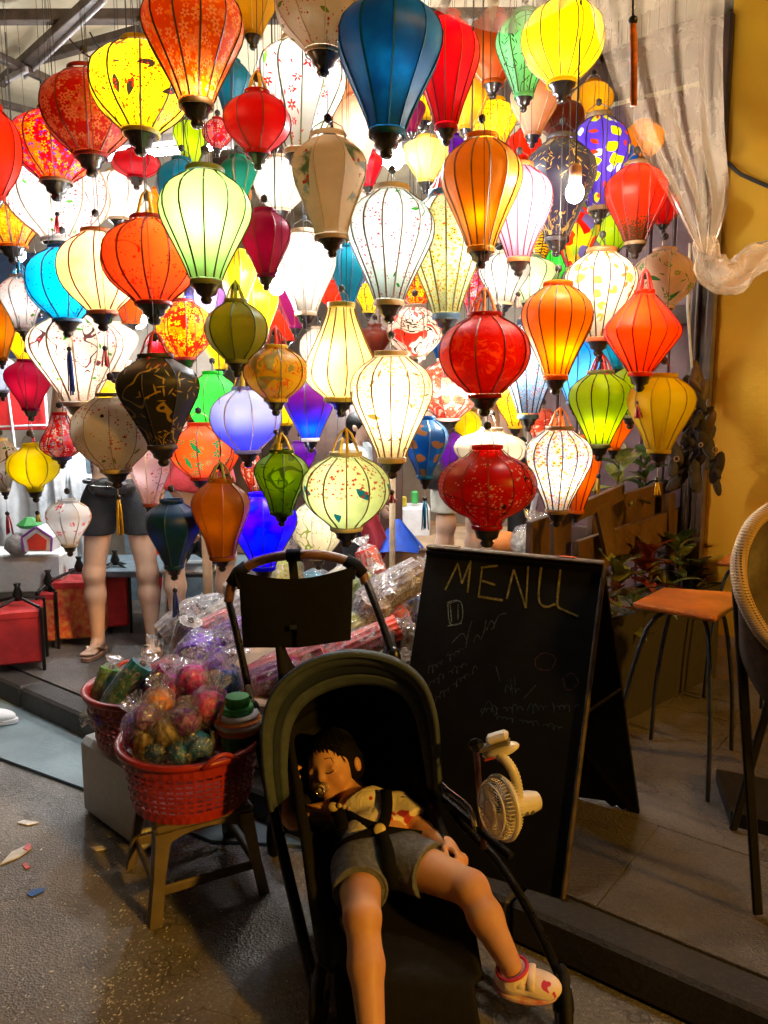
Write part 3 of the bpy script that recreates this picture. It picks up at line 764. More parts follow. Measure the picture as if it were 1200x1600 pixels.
# bare bulbs
def bulb(px, py, Y, sock, glow, label, r=.032, up=1):
    c = P(px, py, Y)
    o = empty('hanging_bulb', c, label, 'light bulb', 'bare bulbs between the lanterns')
    MB().ell(c, (r, r, r * 1.15), n=16, m=10).build('glass', glow, o, smooth=True)
    MB().lathe([(r * .6, r * .95), (r * .72, r * 1.1), (r * .72, r * 2.6), (r * .5, r * 2.9), (r * .15, r * 3.1)], c, n=12).build('socket', sock, o, smooth=True)
    MB().tube([c + V3(0, 0, r * 3), V3(c[0], c[1], 3.22)], .003, n=5).build('lamp_cord', 'cord', o)
bulb(615, 246, 2.75, 'socket_grey', 'bulb_cool', 'blazing bare bulb under the navy lantern', .036)
bulb(898, 301, 2.35, 'socket_peach', 'bulb_glow', 'bare bulb in a peach socket beside the black and gold lantern', .026)
bulb(296, 482, 3.1, 'socket_blue', 'bulb_cool', 'bare bulb in a blue socket under the coral lantern', .028)
bulb(432, 447, 2.9, 'socket_grey', 'bulb_cool', 'bare bulb right under the small magenta lantern', .028)
bulb(731, 608, 2.75, 'socket_grey', 'bulb_glow', 'bare bulb beside the foot of the crinkled red lantern', .026)
bulb(217, 500, 3.6, 'socket_grey', 'bulb_cool', 'bare bulb above the black lantern', .034)
bulb(30, 398, 3.9, 'socket_grey', 'bulb_cool', 'bare bulb above the small white lantern at the left edge', .03)
bulb(640, 395, 4.75, 'socket_grey', 'bulb_glow', 'bare bulb deep in the shop behind the white blossom lanterns', .04)
bulb(120, 610, 4.9, 'socket_grey', 'bulb_cool', 'bare bulb over the shelf at the left', .04)
bulb(560, 620, 4.9, 'socket_grey', 'bulb_cool', 'bare bulb over the counter people in the background', .04)
# ---------------------------------------------------------------- silk lanterns
PROF = {
 'balloon': [(0,.4),(.05,.4),(.09,.6),(.16,.84),(.24,.96),(.33,1),(.43,.955),(.56,.8),(.7,.62),(.83,.46),(.95,.335),(1,.335)],
 'globe':   [(0,.36),(.06,.36),(.1,.56),(.18,.78),(.3,.95),(.44,1),(.58,.97),(.7,.86),(.82,.66),(.92,.42),(.95,.36),(1,.36)],
 'squat':   [(0,.3),(.1,.3),(.13,.5),(.2,.74),(.32,.93),(.47,1),(.6,.96),(.72,.82),(.82,.6),(.88,.34),(.9,.3),(1,.3)],
 'drop':    [(0,.36),(.07,.36),(.22,.5),(.4,.7),(.56,.89),(.69,1),(.8,.96),(.89,.74),(.94,.5),(.95,.46),(1,.46)],
 'diamond': [(0,.26),(.04,.26),(.13,.45),(.27,.72),(.4,.94),(.47,1),(.53,.96),(.66,.76),(.8,.54),(.95,.3),(1,.3)],
 'pear':    [(0,.44),(.06,.44),(.11,.68),(.19,.9),(.29,1),(.4,.97),(.53,.84),(.67,.66),(.8,.53),(.93,.44),(1,.42)],
}
BEAMZ = 3.2
def lathe_profile(kind, n):
    c = PROF[kind]
    ts = np.array([a for a, _ in c]); rs = np.array([b for _, b in c])
    t = np.linspace(0, 1, n)
    # smooth interpolation (monotone-ish): average of linear at offsets
    r = sum(np.interp(np.clip(t + d, 0, 1), ts, rs) for d in (-.02, 0, .02)) / 3
    return t, r
def build_lantern(row, Y):
    (cx, top, bot, w, kind, mat, nr, rib, power, lc, tb, tas, label) = row[:13]
    s = SCL(cx, (top + bot) / 2, Y)
    R = w / 2 * s * 1.07
    pt, pb = P(cx, top, Y), P(cx, bot, Y)
    H = pt[2] - pb[2]
    L = empty('silk_lantern', (0, 0, 0), label, 'lantern', 'silk lanterns hanging from the awning')
    NS = 24; K = 4
    t, r = lathe_profile(kind, NS + 1)
    r = r * R
    # ---- shade (open cloth surface between the two collars), flat panels between ribs
    i0, i1 = 1, NS - 1
    tt = t[i0:i1 + 1]; rr = r[i0:i1 + 1]; m = len(tt)
    verts = []; uv1 = []; uv2 = []; faces = []; sharp_ok = True
    dA = 2 * math.pi / nr
    cloth = random.uniform(.35, .75)
    vi = 0
    me = bpy.data.meshes.new('shade')
    cols = nr * K
    pts = np.zeros((m, cols, 3))
    for k in range(cols):
        p, q = divmod(k, K); a = p * dA + q / K * dA
        loc = (q / K - .5) * dA
        flat = math.cos(dA / 2) / math.cos(loc)
        sag = 1 - cloth * (1 - flat)
        bell = np.sin(np.clip((tt - .05) / .9, 0, 1) * math.pi)
        wr = 1 + (sag - 1) * (0.35 + .65 * bell)
        pts[:, k, 0] = rr * wr * math.cos(a); pts[:, k, 1] = rr * wr * math.sin(a); pts[:, k, 2] = (1 - tt) * H
    fs = []; u1 = []; u2 = []
    for i in range(m - 1):
        for k in range(cols):
            l = (k + 1) % cols
            fs.append((i * cols + k, (i + 1) * cols + k, (i + 1) * cols + l, i * cols + l))
            for (ii, kk) in ((i, k), (i + 1, k), (i + 1, k + 1), (i, k + 1)):
                u1 += [kk / cols * 2 * math.pi * R * .8, tt[ii] * H * 1.15]
                u2 += [(k // K + .5) / nr, tt[ii]]
    me.from_pydata(pts.reshape(-1, 3).tolist(), [], fs)
    me.uv_layers.new(name='UVMap').data.foreach_set('uv', u1)
    me.uv_layers.new(name='rel').data.foreach_set('uv', u2)
    me.polygons.foreach_set('use_smooth', [True] * len(fs))
    # creases along the ribs
    se = me.attributes.new('sharp_edge', 'BOOLEAN', 'EDGE')
    ev = np.zeros(len(me.edges) * 2, int); me.edges.foreach_get('vertices', ev); ev = ev.reshape(-1, 2)
    c0, c1 = ev[:, 0] % cols, ev[:, 1] % cols
    se.data.foreach_set('value', ((c0 == c1) & (c0 % K == 0)).tolist())
    me.materials.append(M(mat)); me.update()
    so = bpy.data.objects.new('shade', me); COL.objects.link(so); so.parent = L
    # ---- ribs
    rm = [(r[i] + .0012, 0, (1 - t[i]) * H) for i in range(1, NS, 2)] + [(r[NS - 1] + .0012, 0, (1 - t[NS - 1]) * H)]
    rw = .0034 if power > 0 else .0018
    rw *= min(1.3, max(.7, R / .15))
    first = MB().tube(rm, rw, n=3, cap=False).build('rib', rib, L)
    for k in range(1, nr):
        inst(first, L, Matrix.Rotation(k * dA, 4, 'Z'))
    # ---- collars, finial, hanger, cord
    rt, rb = r[0] * 1.03, r[-1] * 1.04
    hc = max(.012, .05 * H)
    cm = mat if row[13:] != () and 'self' in row[13:] else COLLAR.get(mat, mat)
    for nm, rad, z0 in (('top_ring', rt, H - hc * .6), ('bottom_ring', rb, -hc * .35)):
        o = MB().lathe([(rad, z0), (rad * 1.02, z0 + hc * .1), (rad * 1.02, z0 + hc * .9), (rad, z0 + hc)], (0, 0, 0), n=20, cap=False).build(nm, cm, L, smooth=True)
        so2 = o.modifiers.new('solid', 'SOLIDIFY'); so2.thickness = .004
    fh = .2 * R + .012
    if 'nofin' not in row[13:]:
        MB().lathe([(.004, -fh * 1.5), (.1 * R, -fh * 1.42), (.14 * R, -fh * 1.15), (.11 * R, -fh * .95), (.22 * R, -fh * .75), (.24 * R, -fh * .45), (rb * .86, -fh * .2), (rb * .9, 0), (rb * .9, hc * .3)], (0, 0, 0), n=12).build('finial', 'finial', L, smooth=True)
    kn = H + R * .42
    hb = MB()
    for a in (.4, .4 + math.pi):
        hb.tube([(rt * math.cos(a), rt * math.sin(a), H), (rt * .8 * math.cos(a), rt * .8 * math.sin(a), H + R * .22), (0, 0, kn)], .0016, n=4)
    hb.build('wire_hanger', 'wire', L)
    MB().lathe([(.004, -.012), (.011, -.006), (.011, .006), (.004, .012)], (0, 0, kn), n=8).build('knot', 'cord', L, smooth=True)
    cl = max(.02, BEAMZ - (pb[2] + kn))
    sway = random.uniform(-.012, .012)
    MB().tube([(0, 0, kn), (sway, sway * .5, kn + cl * .5), (0, 0, kn + cl)], .0011, n=4).build('hanging_cord', 'cord', L)
    if 'ribbon' in row[13:]:
        rc = row[-1]
        rbm = MB()
        for q in range(5):
            a = q * 1.257 + random.uniform(-.3, .3)
            rbm.tube(spline([(0, 0, kn + .02), (rt * .45 * math.cos(a), rt * .45 * math.sin(a), kn * .97 + H * .03), (rt * .8 * math.cos(a), rt * .8 * math.sin(a), H + R * .06), (rt * 1.1 * math.cos(a), rt * 1.1 * math.sin(a), H - R * random.uniform(.02, .3))], 8), [.003, .004, .005, .005, .006, .006, .005, .004], n=5, flat=.5)
        rbm.build('silk_ribbon', rc, L, smooth=True)
    if tas:
        tc, tl = tas
        cl2 = random.uniform(.03, .06)
        z0 = -fh * 1.5
        MB().tube([(0, 0, z0 + .005), (0, 0, z0 - cl2)], .0012, n=4).build('tassel_cord', 'cord_pale', L)
        tb_ = MB()
        for q in range(7):
            a = q * 2.4; rr_ = .003 + .0035 * (q % 3)
            e = z0 - cl2 - tl * random.uniform(.88, 1)
            tb_.tube([(rr_ * .4 * math.cos(a), rr_ * .4 * math.sin(a), z0 - cl2), (rr_ * math.cos(a), rr_ * math.sin(a), z0 - cl2 - .03), (rr_ * 1.5 * math.cos(a), rr_ * 1.5 * math.sin(a), e)], [.002, .0028, .0022], n=4)
        to = tb_.build('tassel', tc, L, smooth=True)
        MB().ell((0, 0, z0 - cl2 + .004), (.009, .009, .009), n=10, m=6).build('bead', 'finial', to, smooth=True)
    if power > 0:
        ld = bpy.data.lights.new('lantern_light', 'POINT')
        ld.energy = power * 2.7 * (R / .15) ** 2
        ld.color = {'w': (1, .74, .42), 'n': (1, .86, .68), 'c': (.95, .97, 1.0)}[lc]
        ld.shadow_soft_size = .03
        lo = bpy.data.objects.new('lantern_light', ld); COL.objects.link(lo); lo.parent = L; pass
    rz = random.uniform(0, 6.28)
    if power > 0:      # the bulb hangs off centre, nearer one side of the silk
        ba = math.atan2(-pb[1], -pb[0]) + random.uniform(-.9, .9) - rz; off = R * random.uniform(.3, .5)
        lo.location = (off * math.cos(ba), off * math.sin(ba), H * (1 - tb))
    L.location = tuple(pb)
    L.rotation_euler = (math.radians(random.uniform(-1.5, 1.5)), math.radians(random.uniform(-2, 2)), rz)
    return L, pb, R, H
def plain(name, c): basic(name, c, .55, var=.2, scale=30)
for nm, c in dict(c_brown=(.2, .12, .06), c_tan=(.5, .38, .24), c_red=(.3, .012, .012), c_green=(.14, .16, .04), c_black=(.03, .02, .02), c_white=(.6, .56, .5), c_yel=(.55, .4, .05), c_blue=(.03, .1, .2), c_rust=(.4, .12, .03)).items(): plain(nm, c)
COLLAR = dict(s_orange_print='c_brown', s_yellow_bird='c_yel', s_darkred_print='c_red', s_white_blossom='c_white', s_cream_blossom='c_tan', s_lightgreen='c_green', s_coral_blossom='c_red', s_cream='c_rust', s_mint_blossom='c_tan', s_celadon_print='c_blue', s_cyan_blossom='c_blue', s_black_gold='c_black', s_navy_gold='c_black', s_purple_dots='c_brown', s_red_speck='c_brown', s_white_fleck='c_rust', s_olive='c_green', s_honey='c_yel', s_ochre='c_yel', s_calico='c_brown', s_cream_bird='c_tan', s_white='c_tan', s_pink='c_rust', s_redblue='c_brown', s_redgold='c_red', s_lime='c_green', s_skyfloral='c_blue', s_peacock='c_white', s_dipblue='c_white', s_blue='c_blue', s_orchid='c_tan')
TY = lambda c, l: ('tassel_' + c, l)
D, RR_, GR = 'rib_dark', 'rib_red', 'rib_green'
# cx, top, bottom, width, form, silk, ribs, rib colour, light, tint, bulb height, tassel, label
LAN = [
 # nearest hangers first, farther ones later: each is hung behind whatever it would touch
 (605, -8, 212, 156, 'balloon', 's_navy', 10, 's_navy', .22, 'c', .55, None, 'large dark blue lantern with a dim glow at the top centre'),
 (505, -62, 86, 146, 'globe', 's_cream_blossom', 10, 'c_tan', 0, 'w', .5, None, 'unlit cream globe lantern with red blossom, cut by the top edge of the picture'),
 (307, -28, 166, 148, 'balloon', 's_orange_print', 12, D, 1.0, 'w', .9, None, 'bright orange lantern with pale flowers, glowing at its foot, at the top left'),
 (518, 212, 374, 115, 'pear', 's_picture', 8, 'c_tan', 0, 'w', .5, None, 'unlit beige lantern with a small painted scene, below the blossom globe'),
 (322, 264, 444, 134, 'balloon', 's_lightgreen', 12, D, 1.25, 'n', .45, None, 'pale green glowing lantern with dark ribs above the olive globe'),
 (761, 698, 824, 144, 'squat', 's_red_blossom', 12, RR_, 0.0, 'w', .5, None, 'glossy red squat lantern with white blossom just above the chalkboard'),
 (757, 491, 620, 132, 'globe', 's_red_crinkle', 10, RR_, .16, 'w', .4, None, 'dark red crinkled globe lantern in the centre right', 'ribbon', 'tassel_orange'),
 (254, 556, 700, 124, 'balloon', 's_black_gold', 8, 'c_black', 0, 'w', .5, None, 'black lantern with faint gold leaves above the dark teal lantern', 'ribbon', 'tassel_red'),
 (541, 708, 826, 128, 'globe', 's_peacock', 12, 'c_brown', .45, 'n', .45, None, 'light green globe lantern with two blue peacocks and red blossom', 'ribbon', 'tassel_yellow'),
 (608, 294, 476, 128, 'balloon', 's_mint_blossom', 14, 'c_brown', .85, 'c', .45, None, 'white lantern with dark red blossom and a green sprig, in the picture centre'),
 (240, 341, 476, 142, 'globe', 's_coral_blossom', 12, RR_, 1.0, 'w', .35, None, 'glowing coral red globe lantern with dark red blossom', 'ribbon', 'tassel_yellow'),
 (182, 616, 736, 120, 'globe', 's_cream_blossom', 10, 'c_brown', 0, 'w', .5, TY('yellow', .12), 'unlit cream globe lantern with red blossom and a long yellow tassel'),
 (220, 66, 210, 146, 'globe', 's_yellow_bird', 10, D, 1.2, 'n', .45, None, 'glowing yellow globe lantern painted with dark birds'),
 (403, 146, 240, 98, 'globe', 's_red', 8, RR_, .12, 'w', .5, None, 'plain red small globe lantern beside the white orchid lantern', 'ribbon', 'tassel_yellow'),
 (370, 368 + 102, 566, 90, 'globe', 's_olive', 8, GR, .1, 'w', .4, None, 'olive green globe lantern hanging under the pale green one', 'ribbon', 'tassel_green'),
 (440, 704, 802, 78, 'pear', 's_grass', 8, GR, .12, 'w', .4, None, 'grass green small lantern in front of the electric blue one', 'ribbon', 'tassel_yellow'),
 (612, 552, 720, 122, 'balloon', 's_cream_bird', 14, 'c_brown', 1.7, 'n', .5, TY('red', .02), 'glowing cream lantern with brown birds above the chalkboard left corner'),
 (533, 476, 626, 108, 'drop', 's_honey', 12, 'c_brown', 2.0, 'n', .62, None, 'glowing honey yellow lantern, narrow on top and wide below'),
 (697, 26, 202, 96, 'balloon', 's_crimson', 12, RR_, .8, 'w', .2, None, 'crimson lantern lit from its top, right of the navy one'),
 (751, 216, 392, 118, 'balloon', 's_amber', 14, 'c_brown', .3, 'w', .7, None, 'amber orange lantern with many ribs, upper right of centre'),
 (697, 303, 496, 118, 'balloon', 's_celadon_print', 14, 'c_green', .75, 'n', .45, TY('teal', .11), 'pale green lantern printed with tiny yellow and red flowers', 'ribbon', 'tassel_red'),
 (416, 329, 432, 78, 'balloon', 's_magenta', 8, 'c_red', .1, 'w', .5, None, 'small plain magenta lantern right of the pale green one'),
 (431, 541, 626, 94, 'globe', 's_ochre', 8, 'c_brown', .12, 'w', .5, TY('green', .07), 'ochre globe lantern with a painted panel, left of the honey yellow lantern', 'ribbon', 'tassel_red'),
 (878, 0, 132, 120, 'globe', 's_yellow', 14, 'c_brown', 1.6, 'n', .55, None, 'brilliant yellow globe lantern beside the plastic sheet'),
 (868, 443, 592, 104, 'balloon', 's_orange', 14, D, .95, 'w', .72, None, 'bright orange lantern glowing at its foot, right of the crinkled red globe'),
 (1000, 456, 586, 110, 'diamond', 's_vermilion', 14, RR_, .95, 'w', .35, TY('red', .05), 'vermilion diamond shaped lantern at the right', 'ribbon', 'tassel_red'),
 (160, 361, 490, 118, 'globe', 's_cream', 10, 'rib_red', 1.6, 'n', .4, TY('red', .06), 'glowing cream globe lantern left of the coral one'),
 (347, 749, 872, 84, 'pear', 's_burnt', 8, 'c_rust', .1, 'w', .5, None, 'burnt orange unlit lantern hanging above the wrapped packages', 'ribbon', 'tassel_green'),
 (272, 782, 886, 82, 'balloon', 's_deepteal', 8, 'c_blue', 0, 'w', .5, TY('blue', .09), 'dark teal lantern with a blue tassel beside the bare legs'),
 (1029, 586, 706, 98, 'balloon', 's_yellow_dull', 12, 'c_yel', .08, 'w', .3, TY('yellow', .05), 'plain yellow unlit lantern above the wooden fence'),
 (870, 668, 800, 97, 'balloon', 's_calico', 14, D, .95, 'c', .5, None, 'white glowing lantern with small coloured flowers above the fence', 'ribbon', 'tassel_orange'),
 (936, 581, 698, 92, 'balloon', 's_lime', 12, D, .8, 'n', .75, TY('yellow', .06), 'lime green lantern glowing at its foot', 'ribbon', 'tassel_red'),
 (412, 772, 888, 102, 'balloon', 's_electric', 10, 'rib_dark', 1.6, 'c', .25, None, 'shiny electric blue lantern just above the pushchair handle'),
 (387, 606, 706, 104, 'globe', 's_bluewhite', 8, 'c_white', .5, 'c', .55, None, 'pale lilac globe lantern glowing blue at its foot', 'ribbon', 'tassel_yellow'),
 (935, 391, 532, 104, 'balloon', 's_white_fleck', 14, D, 1.3, 'n', .4, None, 'white glowing lantern with orange flecks left of the vermilion one'),
 (697, 0, 1, 2, 'skip', '', 0, '', 0, '', 0, None, ''),
 (142, 109, 246, 132, 'globe', 's_darkred_print', 10, RR_, .18, 'w', .5, None, 'dark red flowered globe lantern behind the yellow bird lantern'),
 (-8, 166, 312, 78, 'globe', 's_scarlet', 10, RR_, .9, 'w', .45, None, 'scarlet lantern cut by the upper left edge of the picture'),
 (88, 172, 286, 124, 'globe', 's_redblue', 10, RR_, .7, 'w', .45, TY('red', .06), 'red globe lantern with blue and gold print at the left'),
 (818, 22, 152, 84, 'balloon', 's_green_bamboo', 12, GR, .45, 'n', .4, None, 'green lantern painted with dark bamboo near the top edge'),
 (770, 22, 132, 86, 'globe', 's_rust', 10, 'c_rust', .14, 'w', .6, None, 'rust orange globe lantern between the crimson and the bamboo one'),
 (810, 259, 408, 98, 'balloon', 's_pink', 14, RR_, 1.2, 'c', .5, TY('pink', .04), 'pink and white glowing lantern right of the amber one'),
 (870, 216, 376, 104, 'balloon', 's_navy_gold', 10, 'c_black', 0, 'w', .5, None, 'black lantern with gold bamboo next to a bare bulb'),
 (468, 62, 242, 134, 'balloon', 's_orchid', 12, 'c_green', 1.0, 'c', .3, None, 'brilliant white lantern painted with red orchids at the top'),
 (395, -42, 56, 80, 'balloon', 's_mustard', 8, 'c_yel', .1, 'w', .5, None, 'mustard yellow lantern cut by the top edge'),
 (992, 256, 382, 90, 'balloon', 's_red_speck', 12, RR_, .8, 'w', .2, None, 'red lantern with brown speckled foot under the plastic sheet'),
 (935, 181, 328, 90, 'balloon', 's_purple_dots', 12, D, .8, 'c', .5, None, 'violet lantern with yellow and pale dots beside the plastic sheet'),
 (825, 502, 652, 90, 'balloon', 's_skyfloral', 14, 'rib_dark', .75, 'c', .45, TY('blue', .03), 'sky blue lantern with tiny flowers right of the crinkled red globe', 'ribbon', 'tassel_pink'),
 (664, 652, 746, 68, 'balloon', 's_cobalt', 8, 'c_blue', .1, 'c', .5, TY('teal', .11), 'cobalt blue unlit lantern with a long blue tassel'),
 (105, 386, 502, 112, 'globe', 's_cyan_blossom', 10, D, 1.2, 'c', .45, TY('blue', .16), 'bright cyan globe lantern with a long blue tassel'),
 (125, 490, 632, 134, 'balloon', 's_white_blossom', 12, 'c_tan', 1.3, 'n', .5, None, 'large white lantern with red blossom under the cyan globe'),
 (95, 236, 378, 148, 'globe', 's_white_blossom', 10, 'c_tan', 1.0, 'c', .5, TY('red', .05), 'wide pinkish white globe lantern with blossom under the red and blue one'),
 (315, 662, 748, 90, 'globe', 's_coral_leaf', 8, RR_, .6, 'w', .5, TY('green', .04), 'coral globe lantern with green leaves above the burnt orange one'),
 (335, 582, 682, 80, 'globe', 's_green', 8, GR, .9, 'c', .5, None, 'vivid green globe lantern left of the lilac one'),
 (485, 592, 688, 76, 'balloon', 's_dipblue', 8, 'rib_dark', .9, 'c', .8, None, 'plum lantern glowing electric blue at its foot'),
 (765, 670, 735, 106, 'squat', 's_white', 12, 'c_tan', 0.50, 'n', .4, None, 'cream lantern half hidden behind the glossy red one'),
 (648, 478, 560, 84, 'globe', 's_mask', 8, 'c_brown', .5, 'n', .5, None, 'round pale lantern with a red and black painted face'),
 (235, 690, 790, 62, 'balloon', 's_palepink', 8, 'c_white', .2, 'c', .5, None, 'pale pink blossom lantern behind the black one'),
 (48, 563, 640, 70, 'balloon', 's_plumred', 8, 'c_red', .25, 'w', .5, TY('red', .03), 'purple red lantern at the left in front of the red board'),
 (97, 646, 716, 58, 'drop', 's_red_drop', 8, RR_, .12, 'w', .5, None, 'small red bell shaped lantern with white flowers at the left'),
 (55, 694, 766, 74, 'squat', 's_lemon', 8, 'c_yel', .25, 'w', .5, TY('yellow', .03), 'lemon yellow squat lantern at the left'),
 (8, 686, 766, 46, 'balloon', 's_white_blossom', 8, 'c_white', .15, 'c', .5, TY('red', .08), 'white blossom lantern cut by the left edge, beside the lemon yellow one'),
 (109, 782, 852, 66, 'balloon', 's_white_lotus', 8, 'c_white', .12, 'c', .5, None, 'small white lantern with a red lotus beside the standing person'),
 (38, 432, 516, 62, 'pear', 's_white_blossom', 8, 'c_white', .8, 'c', .5, None, 'small white blossom lantern at the left edge with a cyan ribbon', 'ribbon', 'tassel_cyan'),
 (3, 472, 562, 46, 'balloon', 's_amber', 8, 'c_yel', .6, 'w', .5, None, 'amber lantern cut by the left edge of the picture'),
 (4, 556, 612, 50, 'globe', 's_palelilac', 8, 'c_white', .5, 'c', .5, None, 'icy pale blue lantern cut by the left edge'),
 (478, 362, 492, 92, 'balloon', 's_white', 10, 'c_tan', 0.99, 'c', .5, None, 'plain white brilliant lantern right of the magenta one'),
 (545, 384, 476, 52, 'balloon', 's_turq', 8, 'c_blue', .12, 'c', .5, None, 'teal lantern squeezed between two white lanterns in the centre'),
 (290, 470, 562, 86, 'globe', 's_redgold', 10, RR_, .8, 'w', .45, None, 'red globe lantern covered in yellow flowers behind the coral one'),
 (898, 530, 630, 72, 'balloon', 's_blue', 12, 'rib_dark', .7, 'c', .5, None, 'bright blue lantern fading to white between orange and lime ones'),
 (900, 682, 800, 64, 'balloon', 's_orange', 10, 'rib_red', .35, 'w', .5, None, 'orange lantern peeping out behind the white flowered one'),
 (832, 126, 212, 70, 'balloon', 's_peach', 10, 'c_tan', .2, 'w', .5, None, 'dull peach lantern under the green bamboo one'),
 (785, 396, 476, 76, 'pear', 's_white', 10, D, .9, 'c', .5, None, 'white lantern with dark ribs below the pink one'),
 (828, 402, 472, 80, 'balloon', 's_palegreen', 10, GR, .7, 'n', .5, None, 'pale green small lantern behind the orange one'),
 (700, 562, 656, 96, 'globe', 's_redwhite', 8, RR_, .4, 'n', .4, None, 'red and white crumpled globe lantern behind the cobalt tassel'),
 (362, 96, 176, 58, 'pear', 's_teal', 8, 'c_blue', .12, 'c', .5, None, 'teal blue lantern behind the orange flowered one at the top'),
 (1035, 390, 482, 90, 'globe', 's_peach_leaf', 8, 'c_tan', 0, 'w', .5, None, 'peach round lantern with dark green leaves by the timber post'),
 (372, 392, 482, 56, 'pear', 's_yellow', 8, 'c_yel', .3, 'w', .5, None, 'golden lantern behind the foot of the pale green one'),
 (405, 432, 532, 62, 'balloon', 's_yellow', 8, 'c_yel', .6, 'w', .5, None, 'yellow lantern under the magenta one'),
 (728, 122, 202, 62, 'balloon', 's_mustard', 8, 'c_yel', .5, 'w', .5, None, 'golden orange lantern behind the crimson one'),
 (770, 158, 236, 74, 'pear', 's_yellow_floral', 10, 'c_brown', .8, 'n', .5, None, 'yellow flowered lantern behind the amber one'),
 (876, 156, 218, 70, 'globe', 's_brown', 8, 'c_brown', 0, 'w', .5, None, 'dark brown lantern under the brilliant yellow globe'),
 (285, 250, 332, 76, 'globe', 's_turq', 8, 'c_blue', .1, 'c', .5, None, 'teal lantern behind the top of the pale green one'),
 (375, 246, 312, 56, 'pear', 's_emerald', 8, 'c_green', .1, 'c', .5, None, 'emerald lantern under the plain red globe'),
 (362, 276, 352, 58, 'balloon', 's_burnt', 8, 'c_rust', .2, 'w', .5, None, 'brown orange lantern behind the right shoulder of the pale green one'),
 (560, 150, 262, 74, 'balloon', 's_peach', 8, 'c_tan', .7, 'c', .5, None, 'salmon lantern behind the navy one'),
 (840, 346, 412, 56, 'balloon', 's_tiger', 8, D, .6, 'w', .5, None, 'yellow lantern with black tiger stripes'),
 (897, 322, 422, 68, 'balloon', 's_patch', 8, D, .5, 'w', .5, None, 'many coloured patchwork lantern below the bare bulb'),
 (738, 420, 492, 44, 'balloon', 's_red_floral', 8, RR_, .4, 'w', .5, None, 'narrow red flowered lantern above the crinkled red globe'),
 (700, 672, 732, 50, 'balloon', 's_purple', 8, 'rib_dark', .2, 'c', .5, None, 'small purple lantern next to the cobalt one', 'ribbon', 'tassel_cyan'),
 (20, 292, 386, 120, 'balloon', 's_orange_speckle', 12, D, .6, 'w', .5, None, 'orange and yellow patterned lantern at the left edge'),
 (497, 782, 872, 76, 'globe', 's_white_bamboo', 8, 'c_white', .35, 'n', .4, None, 'pale lantern with bamboo tufts behind the pushchair handle'),
 (805, 606, 668, 60, 'balloon', 's_yellow_floral', 8, RR_, .8, 'n', .5, None, 'yellow lantern with red ribs behind the sky blue one'),
 (985, 572, 652, 74, 'globe', 's_lime', 8, GR, .12, 'w', .5, None, 'yellow green lantern behind the plain yellow one'),
 (352, 664, 738, 46, 'globe', 's_coral_leaf', 8, RR_, .5, 'w', .5, None, 'narrow coral lantern behind the one with green leaves'),
 (447, 604, 664, 60, 'globe', 's_yellow', 8, 'c_yel', .6, 'w', .5, None, 'yellow lantern below the ochre globe'),
 (727, 640, 690, 46, 'globe', 's_lemon', 8, 'c_yel', .3, 'w', .5, None, 'small yellow lantern above the cream half hidden one'),
 (462, 440, 512, 60, 'balloon', 's_plum', 8, 'c_red', .1, 'w', .5, None, 'dark plum lantern under the plain white brilliant one'),
 (325, 442, 502, 52, 'balloon', 's_lilac', 8, 'rib_dark', .5, 'c', .5, None, 'lilac lantern behind the foot of the pale green one'),
 (213, 236, 278, 70, 'globe', 's_crimson', 8, RR_, .15, 'w', .5, None, 'red lantern seen below the yellow bird lantern'),
 (340, 186, 232, 42, 'globe', 's_red_floral', 8, RR_, .3, 'w', .5, None, 'tiny red flowered lantern under the orange one'),
 (396, 714, 768, 38, 'balloon', 's_redwhite', 8, RR_, .3, 'w', .5, None, 'tiny red and white lantern left of the grass green one'),
 (576, 446, 488, 44, 'pear', 's_yellow_floral', 8, D, .6, 'n', .5, None, 'tiny yellow lantern under the white blossom lantern'),
 (188, 268, 345, 92, 'globe', 's_white', 10, 'c_tan', 1.18, 'c', .5, None, 'white blazing lantern behind the coral globe top'),
 (438, 246, 330, 80, 'globe', 's_white', 10, 'c_tan', 1.18, 'c', .5, None, 'white blazing lantern right of the red small globe'),
 (178, 505, 580, 76, 'balloon', 's_white', 10, 'c_tan', 0.93, 'c', .5, None, 'white blazing lantern behind the black gold lantern shoulder'),
 (643, 152, 206, 42, 'balloon', 's_plum', 8, 'c_red', .2, 'w', .5, None, 'small plum lantern between navy and crimson ones'),
 (575, 236, 292, 44, 'pear', 's_crimson', 8, RR_, .3, 'w', .5, None, 'small red lantern right of the painted beige one'),
 (665, 215, 285, 70, 'balloon', 's_honey', 8, 'c_yel', .9, 'n', .5, None, 'honey coloured lantern behind the bare bulb under the navy one'),
 (818, 204, 250, 50, 'globe', 's_scarlet', 8, RR_, .6, 'w', .5, None, 'red orange lantern under the dull peach one'),
 (555, 300, 372, 70, 'globe', 's_white', 8, 'c_tan', 0.81, 'c', .5, None, 'white lantern between the beige painted one and the blossom one'),
 (650, 590, 650, 60, 'globe', 's_redwhite', 8, RR_, .4, 'n', .5, None, 'reddish lantern above the cobalt blue one'),
 (585, 508, 560, 50, 'balloon', 's_brown', 8, 'c_black', 0, 'w', .5, None, 'dark brown lantern right of the honey yellow one'),
 (205, 450, 505, 60, 'pear', 's_rust', 8, RR_, .2, 'w', .5, None, 'rust red lantern below the cream globe'),
 (300, 598, 655, 56, 'globe', 's_rust', 8, RR_, .2, 'w', .5, None, 'rust lantern left of the vivid green globe'),
 (470, 690, 742, 50, 'balloon', 's_purple', 8, 'rib_dark', .3, 'c', .5, None, 'purple lantern right of the grass green one'),
 (845, 640, 692, 52, 'pear', 's_redwhite', 8, RR_, .3, 'n', .5, None, 'red and white lantern above the calico one'),
